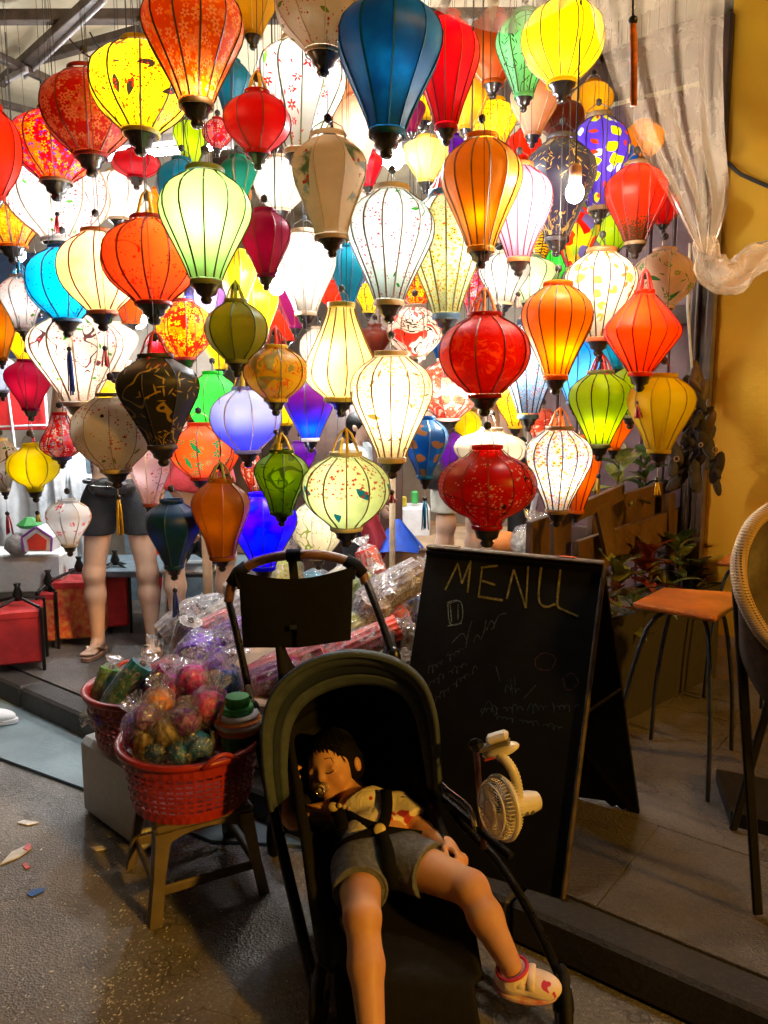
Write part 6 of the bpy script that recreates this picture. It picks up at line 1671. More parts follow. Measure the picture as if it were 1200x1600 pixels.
# ---------------------------------------------------------------- pushchair
str_o = empty('pushchair', V3(.0, 2.05, 0), 'dark pushchair with grey hood holding the sleeping child', 'pushchair')
def tubep(pts, r, m, nm, n=8, par=str_o): return MB().tube(spline(pts, len(pts) * 5), r, n=n).build(nm, m, par, smooth=True)
LH, RH = P(358, 935, 2.5), P(570, 905, 2.5)
tubep([P(357, 940, 2.5), P(364, 908, 2.5), P(385, 886, 2.5), P(420, 872, 2.5), P(460, 867, 2.5), P(505, 868, 2.5), P(540, 876, 2.5), P(562, 889, 2.5), P(572, 912, 2.49)], .0165, 'leather', 'handlebar', 10)
for pp in ([P(362, 912, 2.5), P(372, 894, 2.5), P(385, 885, 2.5)], [P(448, 868, 2.5), P(470, 867, 2.5)], [P(540, 875, 2.5), P(556, 884, 2.5), P(567, 897, 2.5)]):
    MB().tube(pp, .0215, n=10).build('handle_wrap', 'fabric_black', str_o, smooth=True)
left = [P(357, 938, 2.5), P(372, 1000, 2.42), P(396, 1112, 2.3), P(428, 1270, 2.1), P(470, 1450, 1.86), P(502, 1590, 1.67)]
right = [P(572, 908, 2.49), P(592, 960, 2.42), P(616, 1030, 2.33), P(694, 1245, 2.06), P(778, 1345, 1.92), P(838, 1445, 1.78), P(885, 1550, 1.66)]
tubep(left[:3], .0125, 'frame_black', 'side_tube'); tubep(left[2:], .0165, 'frame_black', 'side_tube')
tubep(right[:3], .0125, 'frame_black', 'side_tube'); tubep(right[2:], .0125, 'frame_black', 'side_tube')
for j in (left[2], right[2]):
    MB().ell(j, (.022, .022, .04), n=12, m=8).build('hinge', 'frame_black', str_o, smooth=True)
x_, y_, z_ = frame(left[2] - left[1])
bd = MB().bbox(P(391, 1088, 2.31), (.018, .012, .075), .004, np.column_stack([x_, y_, z_])).build('badge', 'badge', str_o)
MB().lathe([(.006, 0), (.006, .003)], P(391, 1090, 2.298), axis=(0, -1, 0), n=12).build('rivet', 'frame_black', bd)
# rear legs and wheels
RWL, RWR = V3(-.36, 2.42, .095), V3(.2, 2.36, .095)
FWL, FWR = P(500, 1560, 1.68), P(880, 1560, 1.66); FWL[2] = FWR[2] = .085
tubep([P(400, 1130, 2.28), V3(-.35, 2.36, .3), RWL], .013, 'frame_black', 'rear_leg'); tubep([P(650, 1130, 2.25), V3(.17, 2.32, .3), RWR], .013, 'frame_black', 'rear_leg')
tubep([RWL, RWR], .011, 'frame_black', 'axle')
sdv = nrm(RWR - RWL)
def wheel(c, r):
    w_ = MB().lathe([(r * .55, -.012), (r * .75, -.016), (r * .75, .016), (r * .55, .012), (.02, .018), (.02, -.018)], c, axis=sdv, n=26).build('wheel', 'frame_brown', str_o, smooth=False)
    MB().tube([c + (np.cross(sdv, (0, 0, 1)) * math.cos(a) + V3(0, 0, 1) * math.sin(a)) * r * .86 for a in np.linspace(0, 2 * math.pi, 29)[:-1]], r * .14, n=8, closed=True).build('tyre', 'rubber', w_, smooth=True)
    MB().lathe([(r * .2, -.024), (r * .22, .024)], c, axis=sdv, n=12).build('hub_cap', 'bluish_metal', w_)
wheel(RWL, .095); wheel(RWR, .095); wheel(FWL, .085); wheel(FWR, .085)
# organiser bag slung from the handle
def bagfn(z_off):
    def fnn(u_, v_):
        tp_ = 893 + (910 - 893) * math.sin(u_ * math.pi) * .9 - 8 * u_
        px = 372 + (552 - 372) * u_ + (8 * v_ if u_ < .5 else -4 * v_); py = tp_ + (1012 - tp_ - 26 * max(0, u_ - .55)) * v_
        return P(px, py, 2.47 + z_off * math.sin(math.pi * u_) ** .5 * (.3 + .7 * v_) )
    return fnn
bg = MB().grid(bagfn(-.035), 24, 14).grid(bagfn(.05), 24, 14).build('organiser_bag', 'fabric_black', str_o, smooth=True)
MB().bbox(P(458, 980, 2.425), (.022, .003, .016), .001).build('label_patch', 'hood_teal', bg)
for a, b in ((P(456, 868, 2.49), P(460, 905, 2.47)), (P(372, 893, 2.49), P(378, 920, 2.47)), (P(552, 885, 2.49), P(548, 905, 2.47))): bar(a, b, .03, .006, 'fabric_black', bg, 'strap')
# hood: arcs swung about the line between the two pivots
PL, PR = P(424, 1268, 2.0), P(686, 1252, 1.98)
fr = [P(424, 1268, 2.0), P(414, 1200, 2.02), P(414, 1130, 2.04), P(436, 1076, 2.05), P(486, 1038, 2.06), P(548, 1024, 2.06), P(610, 1034, 2.06), P(656, 1066, 2.05), P(678, 1120, 2.03), P(684, 1190, 2.0), P(686, 1252, 1.98)]
axh = nrm(PR - PL)
def rotp(p, ang):
    v = p - PL; c_, s_ = math.cos(ang), math.sin(ang)
    return PL + v * c_ + np.cross(axh, v) * s_ + axh * np.dot(axh, v) * (1 - c_)
arc = spline(fr, 41)
sgn = 1 if rotp(fr[5], .4)[1] > fr[5][1] else -1
def hoodfn(a0, a1, grow=0.0):
    def fnn(u_, v_):
        p = arc[int(round(u_ * 40))]; an = a0 + (a1 - a0) * v_
        q = rotp(p, sgn * an)
        mid = rotp(arc[20] * .0 + (PL + PR) / 2, 0)
        sag = 1 - .03 * math.sin(math.pi * v_)
        return mid + (q - mid) * (sag + grow)
    return fnn
midh = (PL + PR) / 2
def rimfn(u_, v_):
    p = arc[int(round(u_ * 40))]; q = midh + (p - midh) * (1.03 - .02 * v_)
    sn = math.sin(math.pi * u_) ** 2; ins = (.045 + .07 * sn) * v_ * (1.25 - .5 * u_)
    d = nrm(midh + V3(0, 0, .12) - q)
    return q + d * ins + V3(0, (.035 + .05 * sn) * v_, 0)
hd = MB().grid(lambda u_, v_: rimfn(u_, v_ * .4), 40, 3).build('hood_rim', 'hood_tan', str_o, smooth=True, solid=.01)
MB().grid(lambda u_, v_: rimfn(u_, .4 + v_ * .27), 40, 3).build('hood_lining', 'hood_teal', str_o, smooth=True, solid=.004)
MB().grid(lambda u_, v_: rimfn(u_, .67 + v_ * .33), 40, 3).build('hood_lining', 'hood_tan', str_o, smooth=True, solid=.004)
MB().grid(hoodfn(-.02, .1, .02), 40, 3).build('hood_edge', 'hood_tan', str_o, smooth=True, solid=.012)
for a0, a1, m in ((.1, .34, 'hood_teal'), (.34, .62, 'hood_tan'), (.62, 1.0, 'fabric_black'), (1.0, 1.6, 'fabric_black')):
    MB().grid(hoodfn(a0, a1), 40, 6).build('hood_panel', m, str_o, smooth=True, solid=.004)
MB().tube(arc[1:-1], .007, n=6).build('hood_piping', 'hood_tan', str_o, smooth=True)
# seat shell
HIPY = 1.86
def cen_at(Y):      # centre line of the seat in plan
    a, b = V3(-.115, 2.25, 0), V3(-.005, 1.8, 0); t = (Y - a[1]) / (b[1] - a[1]); return a + (b - a) * t
prof_ = [(2.46, .60), (2.36, .49), (2.2, .37), (2.05, .29), (1.93, .235), (1.84, .205), (1.7, .205), (1.6, .20), (1.56, .14), (1.53, .05)]
def seatfn(u_, v_):
    t = v_ * (len(prof_) - 1); k_ = min(int(t), len(prof_) - 2); t -= k_
    Y = prof_[k_][0] * (1 - t) + prof_[k_ + 1][0] * t; z = prof_[k_][1] * (1 - t) + prof_[k_ + 1][1] * t
    w_ = .19 - (.03 if v_ > .75 else 0); s = (u_ - .5) * 2
    side = (.16 if v_ < .55 else .16 * max(0, 1 - (v_ - .55) / .2)) * abs(s) ** 5
    return cen_at(Y) + V3(sdv[0] * s * w_, sdv[1] * s * w_, z + side)
seat = MB().grid(seatfn, 24, 36).build('seat', 'fabric_dark', str_o, smooth=True, solid=.02)
bar(P(690, 1245, 2.04), P(800, 1340, 1.86), .02, .02, 'frame_black', str_o, 'arm_rest')
MB().tube(spline([P(676, 1210, 2.05), P(700, 1235, 2.0), P(733, 1262, 1.96), P(745, 1300, 1.94)], 10), .009, n=7).build('chrome_tube', 'chrome', str_o, smooth=True)
post_b, post_t = P(756, 1325, 1.94), P(744, 1170, 1.94)
MB().tube([post_b, post_t], .0085, n=8).build('accessory_post', 'copper', str_o, smooth=True)

# ---------------------------------------------------------------- clip fan
fo = empty('clip_fan', P(760, 1180, 1.93), 'white clip on fan with a bent flexible neck on the pushchair', 'fan')
RL = np.column_stack([nrm(V3(.9, -.2, .38)), nrm(V3(.2, .97, .05)), nrm(np.cross(nrm(V3(.9, -.2, .38)), nrm(V3(.2, .97, .05))))])
cpc = P(782, 1172, 1.9)
MB().ell(cpc, (.052, .026, .016), RL, n=20, m=8).build('clip_plate', 'fan_white', fo, smooth=True)
MB().bbox(cpc + RL @ V3(-.01, .0, .018), (.085, .034, .012), .005, RL).build('clip_pad', 'fan_grey', fo)
MB().bbox(cpc + RL @ V3(.005, .0, .036), (.06, .036, .022), .008, RL).build('clip_jaw', 'fan_white', fo)
MB().bbox(cpc + RL @ V3(-.055, .0, .032), (.04, .03, .035), .012, RL).build('clip_knob', 'frame_black', fo)
MB().bbox(cpc + RL @ V3(-.03, -.026, -.003), (.028, .002, .006), .0008, RL).build('logo_mark', 'fan_red', fo)
nk = spline([P(780, 1180, 1.885), P(792, 1190, 1.87), P(803, 1208, 1.86), P(809, 1232, 1.86), P(810, 1256, 1.87)], 34)
MB().tube(nk, [.0125 + (.0013 if i_ % 2 else -.0006) for i_ in range(34)], n=12).build('flexible_neck', 'fan_white', fo, smooth=True)
fax = nrm(V3(-.93, -.42, .05)); fc = P(783, 1262, 1.85)
hs_ = fc - fax * .055
MB().lathe([(.012, -.062), (.024, -.055), (.03, -.03), (.031, 0), (.034, .02), (.03, .035)], hs_, axis=fax, n=20).build('motor_housing', 'fan_white', fo, smooth=True)
xx, yy, zz_ = frame(fax)
for k_ in range(3):
    bp = hs_ + V3(0, -1, -.25) * .0285 - fax * (.035 - .018 * k_) + V3(0, 0, -.004)
    MB().lathe([(.0065, 0), (.0055, .004)], bp, axis=(0, -1, -.25), n=12).build('button', 'fan_grey', fo)
RF = .078
cg_ = MB()
cg_.tube([fc + (xx * math.cos(a) + yy * math.sin(a)) * RF for a in np.linspace(0, 6.2832, 41)[:-1]], .006, n=8, closed=True)
cg_.tube([fc + fax * .03 + (xx * math.cos(a) + yy * math.sin(a)) * RF * .8 for a in np.linspace(0, 6.2832, 41)[:-1]], .0025, n=5, closed=True)
cg_.tube([fc + fax * .036 + (xx * math.cos(a) + yy * math.sin(a)) * RF * .3 for a in np.linspace(0, 6.2832, 25)[:-1]], .0025, n=5, closed=True)
for k_ in range(48):
    a = k_ / 48 * 6.2832; d = xx * math.cos(a) + yy * math.sin(a); d2 = xx * math.cos(a + .15) + yy * math.sin(a + .15)
    cg_.tube([fc + d * RF, fc + fax * .022 + d * RF * .93, fc + fax * .034 + d2 * RF * .6, fc + fax * .037 + d2 * RF * .28], .0014, n=4)
    cg_.tube([fc + d * RF, fc - fax * .02 + d * RF * .88, fc - fax * .026 + d2 * RF * .36], .0014, n=4)
cg_.build('cage', 'fan_white', fo)
MB().lathe([(RF * 1.02, -.008), (RF * 1.04, 0), (RF * 1.02, .008), (RF * .97, .006), (RF * .97, -.006)], fc, axis=fax, n=44, cap=False).build('cage_band', 'fan_white', fo, smooth=True)
MB().lathe([(.002, .037), (.02, .036), (.024, .03)], fc, axis=fax, n=20).build('cage_centre', 'fan_white', fo, smooth=True)
for k_ in range(3):
    a0 = k_ * 2.094
    MB().grid(lambda u_, v_: fc + fax * (.006 - .02 * (v_ - .5)) + (xx * math.cos(a0 + v_ * 1.3) + yy * math.sin(a0 + v_ * 1.3)) * RF * (.18 + .65 * u_), 6, 8).build('blade', 'fan_white', fo, smooth=True, solid=.002)

# ---------------------------------------------------------------- the sleeping child
kid = empty('person', P(590, 1340, 1.86), 'sleeping toddler in white shirt and grey shorts with a dummy', 'person')
hc = P(520, 1196, 2.15)
toC = nrm(V3(0, 0, CAMZ) - hc)
imr = V3(1, 0, 0); imu = nrm(np.cross(imr, -toC)); imu = imu if imu[2] > 0 else -imu
hup = nrm(imu * .93 - imr * .26 + toC * .12)
hf = nrm(toC * .86 - imr * .44 - imu * .26); hf = nrm(hf - hup * np.dot(hf, hup))
hl = np.cross(hup, hf)          # child's left (image right side)
if hl[0] < 0: hl = -hl
HR_ = np.column_stack([hl, hf, hup])
H3 = lambda l, f_, u: hc + hl * l + hf * f_ + hup * u
neck_b = P(566, 1262, 2.06)
chest = P(572, 1275, 2.02); belly = P(588, 1312, 1.93); pelv = P(596, 1345, 1.87)
shL, shR = P(622, 1262, 2.04), P(508, 1272, 2.06)
hipL, hipR = P(634, 1344, 1.86), P(560, 1358, 1.85)
kneL, ankL = P(735, 1388, 1.73), P(800, 1512, 1.585)
kneR, ankR = P(566, 1432, 1.66), P(584, 1655, 1.47)
elbL, wriL = P(664, 1304, 1.94), P(697, 1322, 1.87)
elbR, wriR = P(458, 1278, 2.04), P(450, 1240, 2.1)
head_pr = [el(H3(0, -.008, .022), (.068, .082, .072), HR_), el(H3(0, .022, -.018), (.060, .058, .066), HR_, .02),
           el(H3(.033, .045, -.034), (.028, .026, .028), HR_, .018), el(H3(-.033, .045, -.034), (.028, .026, .028), HR_, .018),
           el(H3(0, .058, -.062), (.022, .02, .018), HR_, .018), el(H3(0, .076, -.018), (.011, .012, .011), HR_, .01),
           cap(H3(0, .068, .012), H3(0, .078, -.014), .006, .009, .01), el(H3(0, .072, -.042), (.02, .012, .011), HR_, .01),
           el(H3(.074, -.012, -.012), (.009, .016, .022), HR_, .006), el(H3(-.074, -.012, -.012), (.009, .016, .022), HR_, .006)]
eye_carve = [el(H3(s * .029, .086, .004), (.016, .012, .010), HR_, .012) for s in (-1, 1)]
lids = [el(H3(s * .029, .069, .002), (.0155, .011, .0105), HR_, .006) for s in (-1, 1)]
hupc = nrm(toC * .6 + V3(0, 0, .6))
body_pr = head_pr + lids + [cap(H3(0, -.01, -.06), neck_b, .036, .042, .02), el(chest, (.088, .075, .062), np.column_stack([imr, imu, toC]), .03), el(belly, (.085, .075, .066), np.column_stack([imr, imu, toC]), .03), el(pelv, (.086, .06, .062), np.column_stack([imr, imu, toC]), .03),
    cap(shL, elbL, .034, .028), cap(elbL, elbL * .4 + wriL * .6, .029, .026), cap(elbL, wriL, .028, .02), cap(shR, elbR, .034, .029), cap(elbR, wriR, .028, .02),
    cap(hipL, kneL, .06, .042), cap(kneL, kneL * .62 + ankL * .38, .038, .041), cap(kneL * .62 + ankL * .38, ankL, .04, .025), el(kneL + toC * .009, (.036, .036, .034), None, .02),
    cap(hipR, kneR, .06, .043), cap(kneR, kneR * .64 + ankR * .36, .039, .041), cap(kneR * .64 + ankR * .36, ankR, .04, .026), el(kneR + toC * .011, (.036, .036, .034), None, .02)]
fdL = nrm(wriL - elbL); sL = nrm(toC - fdL * np.dot(toC, fdL)); uL = np.cross(fdL, sL); uL = uL if uL[2] > 0 else -uL
body_pr += [cap(wriL, wriL + fdL * .012, .02, .018)] + fingers(wriL + fdL * .03, fdL, nrm(sL * .6 - imr * .3 + uL * .1), nrm(uL), .62, curl=1.25)
fdR = nrm(imu * .9 + imr * .1); body_pr += fingers(wriR + fdR * .028, fdR, nrm(imr * .4 + toC * .5), nrm(-imr * .7 + toC * .6), .62, curl=.9)
kb = body_obj('body', body_pr, 'skin', kid, res=.0042, k=.016, carve=eye_carve)
# face details
for s in (-1, 1):
    ey = [H3(s * (.029 + (t - .5) * .03), .0795 - .012 * abs(t - .5) ** 1.2 * (1 + .8 * s * (t - .5)), -.0035 - .006 * math.sin(math.pi * t)) for t in np.linspace(0, 1, 9)]
    MB().tube(ey, [.0004, .001, .0014, .0016, .0016, .0016, .0014, .001, .0004], n=5).build('closed_eye', 'lash', kb, smooth=True)
    br = [H3(s * (.03 + (t - .5) * .036), .073 - .02 * abs(t - .45) ** 1.3, .026 + .006 * math.sin(math.pi * t)) for t in np.linspace(0, 1, 7)]
    MB().tube(br, [.0006, .0014, .0018, .0018, .0016, .0012, .0005], n=5, flat=.5).build('eyebrow', 'lash', kb, smooth=True)
dm = empty('dummy', H3(0, .086, -.042), 'clear baby dummy in the sleeping toddler\'s mouth', 'dummy')
MB().ell(H3(0, .088, -.042), (.024, .005, .017), HR_, n=20, m=8).build('shield', 'film_thick', dm, smooth=True)
MB().ell(H3(0, .096, -.042), (.012, .008, .011), HR_, n=14, m=8).build('button', 'badge', dm, smooth=True)
MB().tube([H3(.013 * math.cos(a), .102, -.05 + .013 * math.sin(a)) for a in np.linspace(0, 6.28, 17)[:-1]], .0022, n=6, closed=True).build('ring', 'chrome', dm, smooth=True)
# hair: skull cap cut away from the face, with a ragged fringe
hair_pr = [el(H3(0, -.014, .026), (.0725, .0845, .0755), HR_), el(H3(.05, -.03, -.01), (.03, .05, .05), HR_), el(H3(-.05, -.03, -.01), (.03, .05, .05), HR_), el(H3(0, -.06, -.02), (.06, .035, .05), HR_)]
hr = body_obj('hair', hair_pr, 'hair', kb, res=.005, k=.015, carve=[el(H3(0, .088, -.03), (.062, .078, .088), HR_, .01)])
hg = random.Random(4); fm = MB()
for q in range(26):
    a = hg.uniform(-1.25, 1.25); l0 = hg.uniform(.0, .03)
    p0 = H3(math.sin(a) * .058, .03 + math.cos(a) * .03, .075 - .02 * abs(a)); p1 = H3(math.sin(a) * .066, .055 * math.cos(a) + .012, .05 - .02 * abs(a)); p2 = H3(math.sin(a) * .068 + hg.uniform(-.012, .012), .068 * math.cos(a) + .004, .05 - .02 * abs(a) - l0)
    fm.tube(spline([p0, p1, p2], 6), [.0022, .002, .0018, .0014, .001, .0004], n=4)
fm.build('fringe', 'hair', hr, smooth=True)
lm = MB()
for q in range(420):
    a = hg.uniform(0, 6.283); e0 = hg.uniform(.0, .5); e1 = e0 + hg.uniform(.5, .95); ps_ = []
    for w_ in np.linspace(e0, e1, 6):
        aa = a + (w_ - e0) * hg.uniform(-.25, .25); r_ = 1.012 + .02 * hg.random()
        l_, f_, u_ = math.sin(w_) * math.cos(aa) * .074 * r_, -.014 + math.sin(w_) * math.sin(aa) * .086 * r_, .026 + math.cos(w_) * .077 * r_
        ps_.append((l_, f_, u_))
    if ps_[-1][1] > .05 and ps_[-1][2] < .045: continue
    lm.tube([H3(*p) for p in ps_], [.0012, .0016, .0016, .0014, .001, .0004], n=3)
lm.build('loose_strands', 'hair', hr, smooth=True)
# shirt, shorts
Rt = np.column_stack([imr, imu, toC])
sh_pr = [el(chest, (.094, .08, .068), Rt, .03), el(belly, (.092, .078, .072), Rt, .03), cap(neck_b, chest, .05, .06, .02), cap(shL, shL * .3 + elbL * .7, .043, .05), cap(shR, shR * .4 + elbR * .6, .043, .05)]
body_obj('shirt', sh_pr, 'child_shirt', kid, res=.005, k=.02, grow=.002, cuts=[(neck_b + imu * .03 + toC * .01, nrm(H3(0, 0, 0) - neck_b)), (shL * .36 + elbL * .64, elbL - shL), (shR * .45 + elbR * .55, elbR - shR), (belly * .35 + pelv * .65, pelv - belly)])
so1 = [el(pelv, (.093, .068, .07), Rt, .03), cap(hipL, hipL * .45 + kneL * .55, .07, .064), cap(hipR, hipR * .45 + kneR * .55, .07, .064)]
sho = body_obj('shorts', so1, 'denim_grey', kid, res=.005, k=.02, grow=.003, cuts=[(hipL * .62 + kneL * .38, kneL - hipL), (hipR * .5 + kneR * .5, kneR - hipR), (belly * .55 + pelv * .45, belly - pelv)])
for a, b, tt in ((hipL, kneL, .37), (hipR, kneR, .49)):
    c = a * (1 - tt) + b * tt; x, y, z = frame(b - a)
    MB().tube([c + (x * math.cos(w_) + y * math.sin(w_)) * .0655 for w_ in np.linspace(0, 6.2832, 29)[:-1]], .0045, n=6, closed=True).build('cuff', 'denim_grey', sho, smooth=True)
# shoes
def shoe(an, heading, nm_par, upv):
    fwd = nrm(heading); up = nrm(upv); up = nrm(up - fwd * np.dot(up, fwd)); sd = np.cross(up, fwd)
    Rm = np.column_stack([sd, fwd, up]); c = an - up * .028
    o = body_obj('shoe', [el(c + fwd * .0, (.033, .036, .03), Rm), el(c + fwd * .045 - up * .004, (.034, .045, .024), Rm), cap(c + up * .01, c + up * .038, .035, .034), el(c + fwd * .078 - up * .007, (.031, .034, .019), Rm)], 'shoe_pink', nm_par, res=.004, k=.018, cuts=[(c - up * .02, -up), (c + up * .026 - fwd * .004, up * .9 - fwd * .35)])
    ol = [c - up * .021 + fwd * (.032 + .072 * math.sin(w_)) + sd * .036 * math.cos(w_) * (1 - .1 * math.sin(w_)) for w_ in np.linspace(0, 6.2832, 33)[:-1]]
    MB().prism(ol, -up * .012).build('sole', 'shoe_sole', o, bevel=.003)
    for q in (.018, .044):
        st_ = [c + fwd * q + sd * math.cos(w_) * .036 + up * (.036 - q * .2) * math.sin(w_) + up * .002 for w_ in np.linspace(.25, math.pi - .25, 11)]
        MB().tube(st_, .0085, n=6, flat=.35).build('strap', 'shoe_strap', o, smooth=True)
    MB().tube([c + up * (.027 + .012 * math.cos(w_)) + (fwd * math.cos(w_) + sd * math.sin(w_)) * .033 for w_ in np.linspace(0, 6.2832, 25)[:-1]], .0045, n=6, closed=True).build('collar', 'toy_pinkred', o, smooth=True)
    return o
shoe(ankL, imr * .98 - imu * .12 + toC * .2, kid, imu * .8 + toC * .5 - imr * .25); shoe(ankR, imr * .1 - imu * .5 + toC * .6, kid, imu * .7 + toC * .4)
# harness
hn = empty('harness', belly, 'black five point harness with a round buckle across the toddler', 'harness')
def strap(pts, wd_, m='fabric_black', nm='strap', lift=.03):
    ps_ = spline([p + toC * lift for p in pts], 14); vs = []
    for i_, p in enumerate(ps_):
        d = ps_[min(i_ + 1, 13)] - ps_[max(i_ - 1, 0)]; s_ = nrm(np.cross(d, toC)) * wd_ / 2
        vs += [p - s_, p + s_]
    MB().raw(vs, [(2 * i_, 2 * i_ + 1, 2 * i_ + 3, 2 * i_ + 2) for i_ in range(13)]).build(nm, m, hn, smooth=True, solid=.004)
ctr = P(590, 1292, 1.965) + toC * .07
S_ = lambda px, py, Y, l=.072: P(px, py, Y) + toC * l
strap([S_(600, 1232, 2.1), S_(601, 1255, 2.05, .075), S_(597, 1278, 2.0, .08), ctr], .03)
strap([S_(520, 1262, 2.1), S_(540, 1270, 2.05, .075), S_(562, 1282, 2.0, .08), ctr], .03)
strap([S_(522, 1322, 1.96, .06), S_(550, 1306, 1.96, .075), ctr], .022); strap([S_(665, 1304, 1.97, .02), S_(630, 1297, 1.97, .07), ctr], .022)
strap([ctr, S_(600, 1320, 1.91, .08), S_(606, 1352, 1.86, .07), S_(612, 1385, 1.82, .02)], .034)
strap([S_(528, 1262, 2.08, .088), S_(535, 1290, 2.02, .085)], .036, nm='shoulder_pad', lift=.036)
MB().lathe([(.002, .006), (.014, .006), (.0165, .003), (.0165, -.012)], ctr + toC * .034, axis=toC, n=20).build('buckle', 'buckle', hn, smooth=True)
tb_c = S_(520, 1258, 2.06, .1)
MB().ell(tb_c, (.016, .012, .013), n=12, m=8).build('toy_clip', 'badge', hn, smooth=True)
for k_ in range(3): MB().ell(S_(530 + k_ * 7, 1256 + k_ * 2, 2.05, .1), .007, n=10, m=6).build('bead', 'badge', hn, smooth=True)

# ---------------------------------------------------------------- grown people
def person(base, h, yaw, label, top, bottom, hairm='hair', skin='skin_pale', shorts=None, feet='bare', arms=None, stance=.11, res=.011, lean=0.0, sit=None, legs_apart=None):
    """base: between the feet; yaw: facing (0 = -y, towards the camera)"""
    s = h / 1.65; o = empty('person', base, label, 'person')
    R = np.array(Matrix.Rotation(yaw, 3, 'Z')); base = np.asarray(base, float)
    T = lambda x, y, z: base + R @ V3(x * s, y * s, z * s)
    dz = 0.0
    hipz = .86
    if sit is not None: dz = sit / s - hipz + .02
    top_off = lambda x, y, z: T(x, y - lean * max(0, z - .9), z + dz)
    U = top_off
    if sit is None:
        hip = [U(sx * .095, 0, .86) for sx in (-1, 1)]; kn_ = [T(sx * (stance * .9 + .01), -.015, .47) for sx in (-1, 1)]; an_ = [T(sx * stance, .02, .075) for sx in (-1, 1)]
    else:
        hip = [U(sx * .095, 0, .86) for sx in (-1, 1)]; kn_ = [T(sx * .14, -.4, .86 + dz - .01) for sx in (-1, 1)]; an_ = [T(sx * .13, -.36, .08) for sx in (-1, 1)]
    pel, wai, che, nek, hd_ = U(0, 0, .93), U(0, 0, 1.06), U(0, .01, 1.25), U(0, .01, 1.4), U(0, -.015, 1.535)
    shd = [U(sx * .165, .01, 1.355) for sx in (-1, 1)]
    if arms is None: arms = [((.21, .0, 1.1), (.2, -.12, .9))] * 2
    elb = [U(sx * arms[i_][0][0], arms[i_][0][1], arms[i_][0][2]) for i_, sx in enumerate((-1, 1))]; wri = [U(sx * arms[i_][1][0], arms[i_][1][1], arms[i_][1][2]) for i_, sx in enumerate((-1, 1))]
    RM = R
    pr = [el(pel, (.155 * s, .105 * s, .11 * s), RM, .05), el(wai, (.125 * s, .09 * s, .12 * s), RM, .05), el(che, (.15 * s, .1 * s, .14 * s), RM, .05), cap(U(0, .01, 1.33), U(0, 0, 1.46), .052 * s, .046 * s, .03),
          el(hd_ + V3(0, 0, .02 * s), (.072 * s, .09 * s, .095 * s), RM, .02), el(hd_ + R @ V3(0, -.035 * s, -.05 * s), (.05 * s, .05 * s, .055 * s), RM, .02), el(hd_ + R @ V3(0, -.095 * s, -.01 * s), (.012 * s, .016 * s, .02 * s), RM, .012)]
    for sx in (-1, 1): pr.append(el(hd_ + R @ V3(sx * .075 * s, .005 * s, 0), (.01 * s, .02 * s, .03 * s), RM, .006))
    legpr = []
    for i_ in range(2):
        ca = kn_[i_] * .68 + an_[i_] * .32
        legpr += [cap(hip[i_], kn_[i_], .088 * s, .055 * s), cap(kn_[i_], ca, .052 * s, .054 * s), cap(ca, an_[i_], .053 * s, .034 * s), el(kn_[i_] + R @ V3(0, -.015 * s, 0), (.048 * s, .04 * s, .05 * s), RM, .03)]
        ft = an_[i_]; f0 = V3(ft[0], ft[1], base[2] + .035 * s)
        fw = R @ V3((-1, 1)[i_] * .18, -1, 0); fw = nrm(fw); sdw = np.cross(V3(0, 0, 1), fw)
        if feet != 'shoe' or True:
            zs = .022 if feet == 'flip' else .0
            legpr += [cap(ft, f0 + V3(0, 0, zs) + fw * .02 * s, .034 * s, .03 * s, .02), el(f0 + V3(0, 0, zs - .006) - fw * .02 * s, (.03 * s, .035 * s, .028 * s), None, .015), cap(f0 + V3(0, 0, zs) + fw * .02 * s, f0 + fw * .11 * s + V3(0, 0, zs - .016), .03 * s, .02 * s, .02), el(f0 + fw * .1 * s + V3(0, 0, zs - .016), (.042 * s, .042 * s, .016 * s), None, .015)]
            for tq in range(5):
                tp0 = f0 + fw * .125 * s + sdw * (tq - 2) * .0165 * s + V3(0, 0, zs - .018); legpr.append(cap(tp0, tp0 + fw * (.035 - .006 * abs(tq - 1.5)) * s, .0095 * s, .0085 * s, .003))
    armpr = []
    for i_ in range(2):
        armpr += [cap(shd[i_], elb[i_], .05 * s, .038 * s), cap(elb[i_], wri[i_], .038 * s, .026 * s)]
        fd = nrm(wri[i_] - elb[i_]); sd_ = nrm(np.cross(fd, R @ V3(1, 0, 0))); armpr += fingers(wri[i_] + fd * .045 * s, fd, sd_, nrm(np.cross(fd, sd_)), s, curl=.5)
    bo = body_obj('body', pr + legpr + armpr, skin, o, res=res, k=.03)
    # clothes
    tpr = [el(wai, (.135 * s, .1 * s, .13 * s), RM, .05), el(che, (.16 * s, .11 * s, .15 * s), RM, .05), el(pel + V3(0, 0, .03), (.158 * s, .11 * s, .08 * s), RM, .05)] + [cap(shd[i_], elb[i_] * .75 + shd[i_] * .25, .06 * s, .052 * s) for i_ in range(2)]
    body_obj('shirt', tpr, top, o, res=res, k=.03, grow=.006, cuts=[(U(0, 0, 1.41), V3(0, 0, 1)), (U(0, 0, .97), V3(0, 0, -1))] + [(shd[i_] * .45 + elb[i_] * .55, elb[i_] - shd[i_]) for i_ in range(2)])
    ln = shorts if shorts else 1.0
    bpr = [el(pel, (.16 * s, .112 * s, .115 * s), RM, .05)]
    for i_ in range(2):
        if shorts: bpr.append(cap(hip[i_], hip[i_] * (1 - ln) + kn_[i_] * ln + V3(0, 0, 0), .1 * s, .083 * s))
        else: bpr += [cap(hip[i_], kn_[i_], .1 * s, .075 * s), cap(kn_[i_], an_[i_], .075 * s, .06 * s)]
    cuts = [(U(0, 0, 1.0), V3(0, 0, 1))]
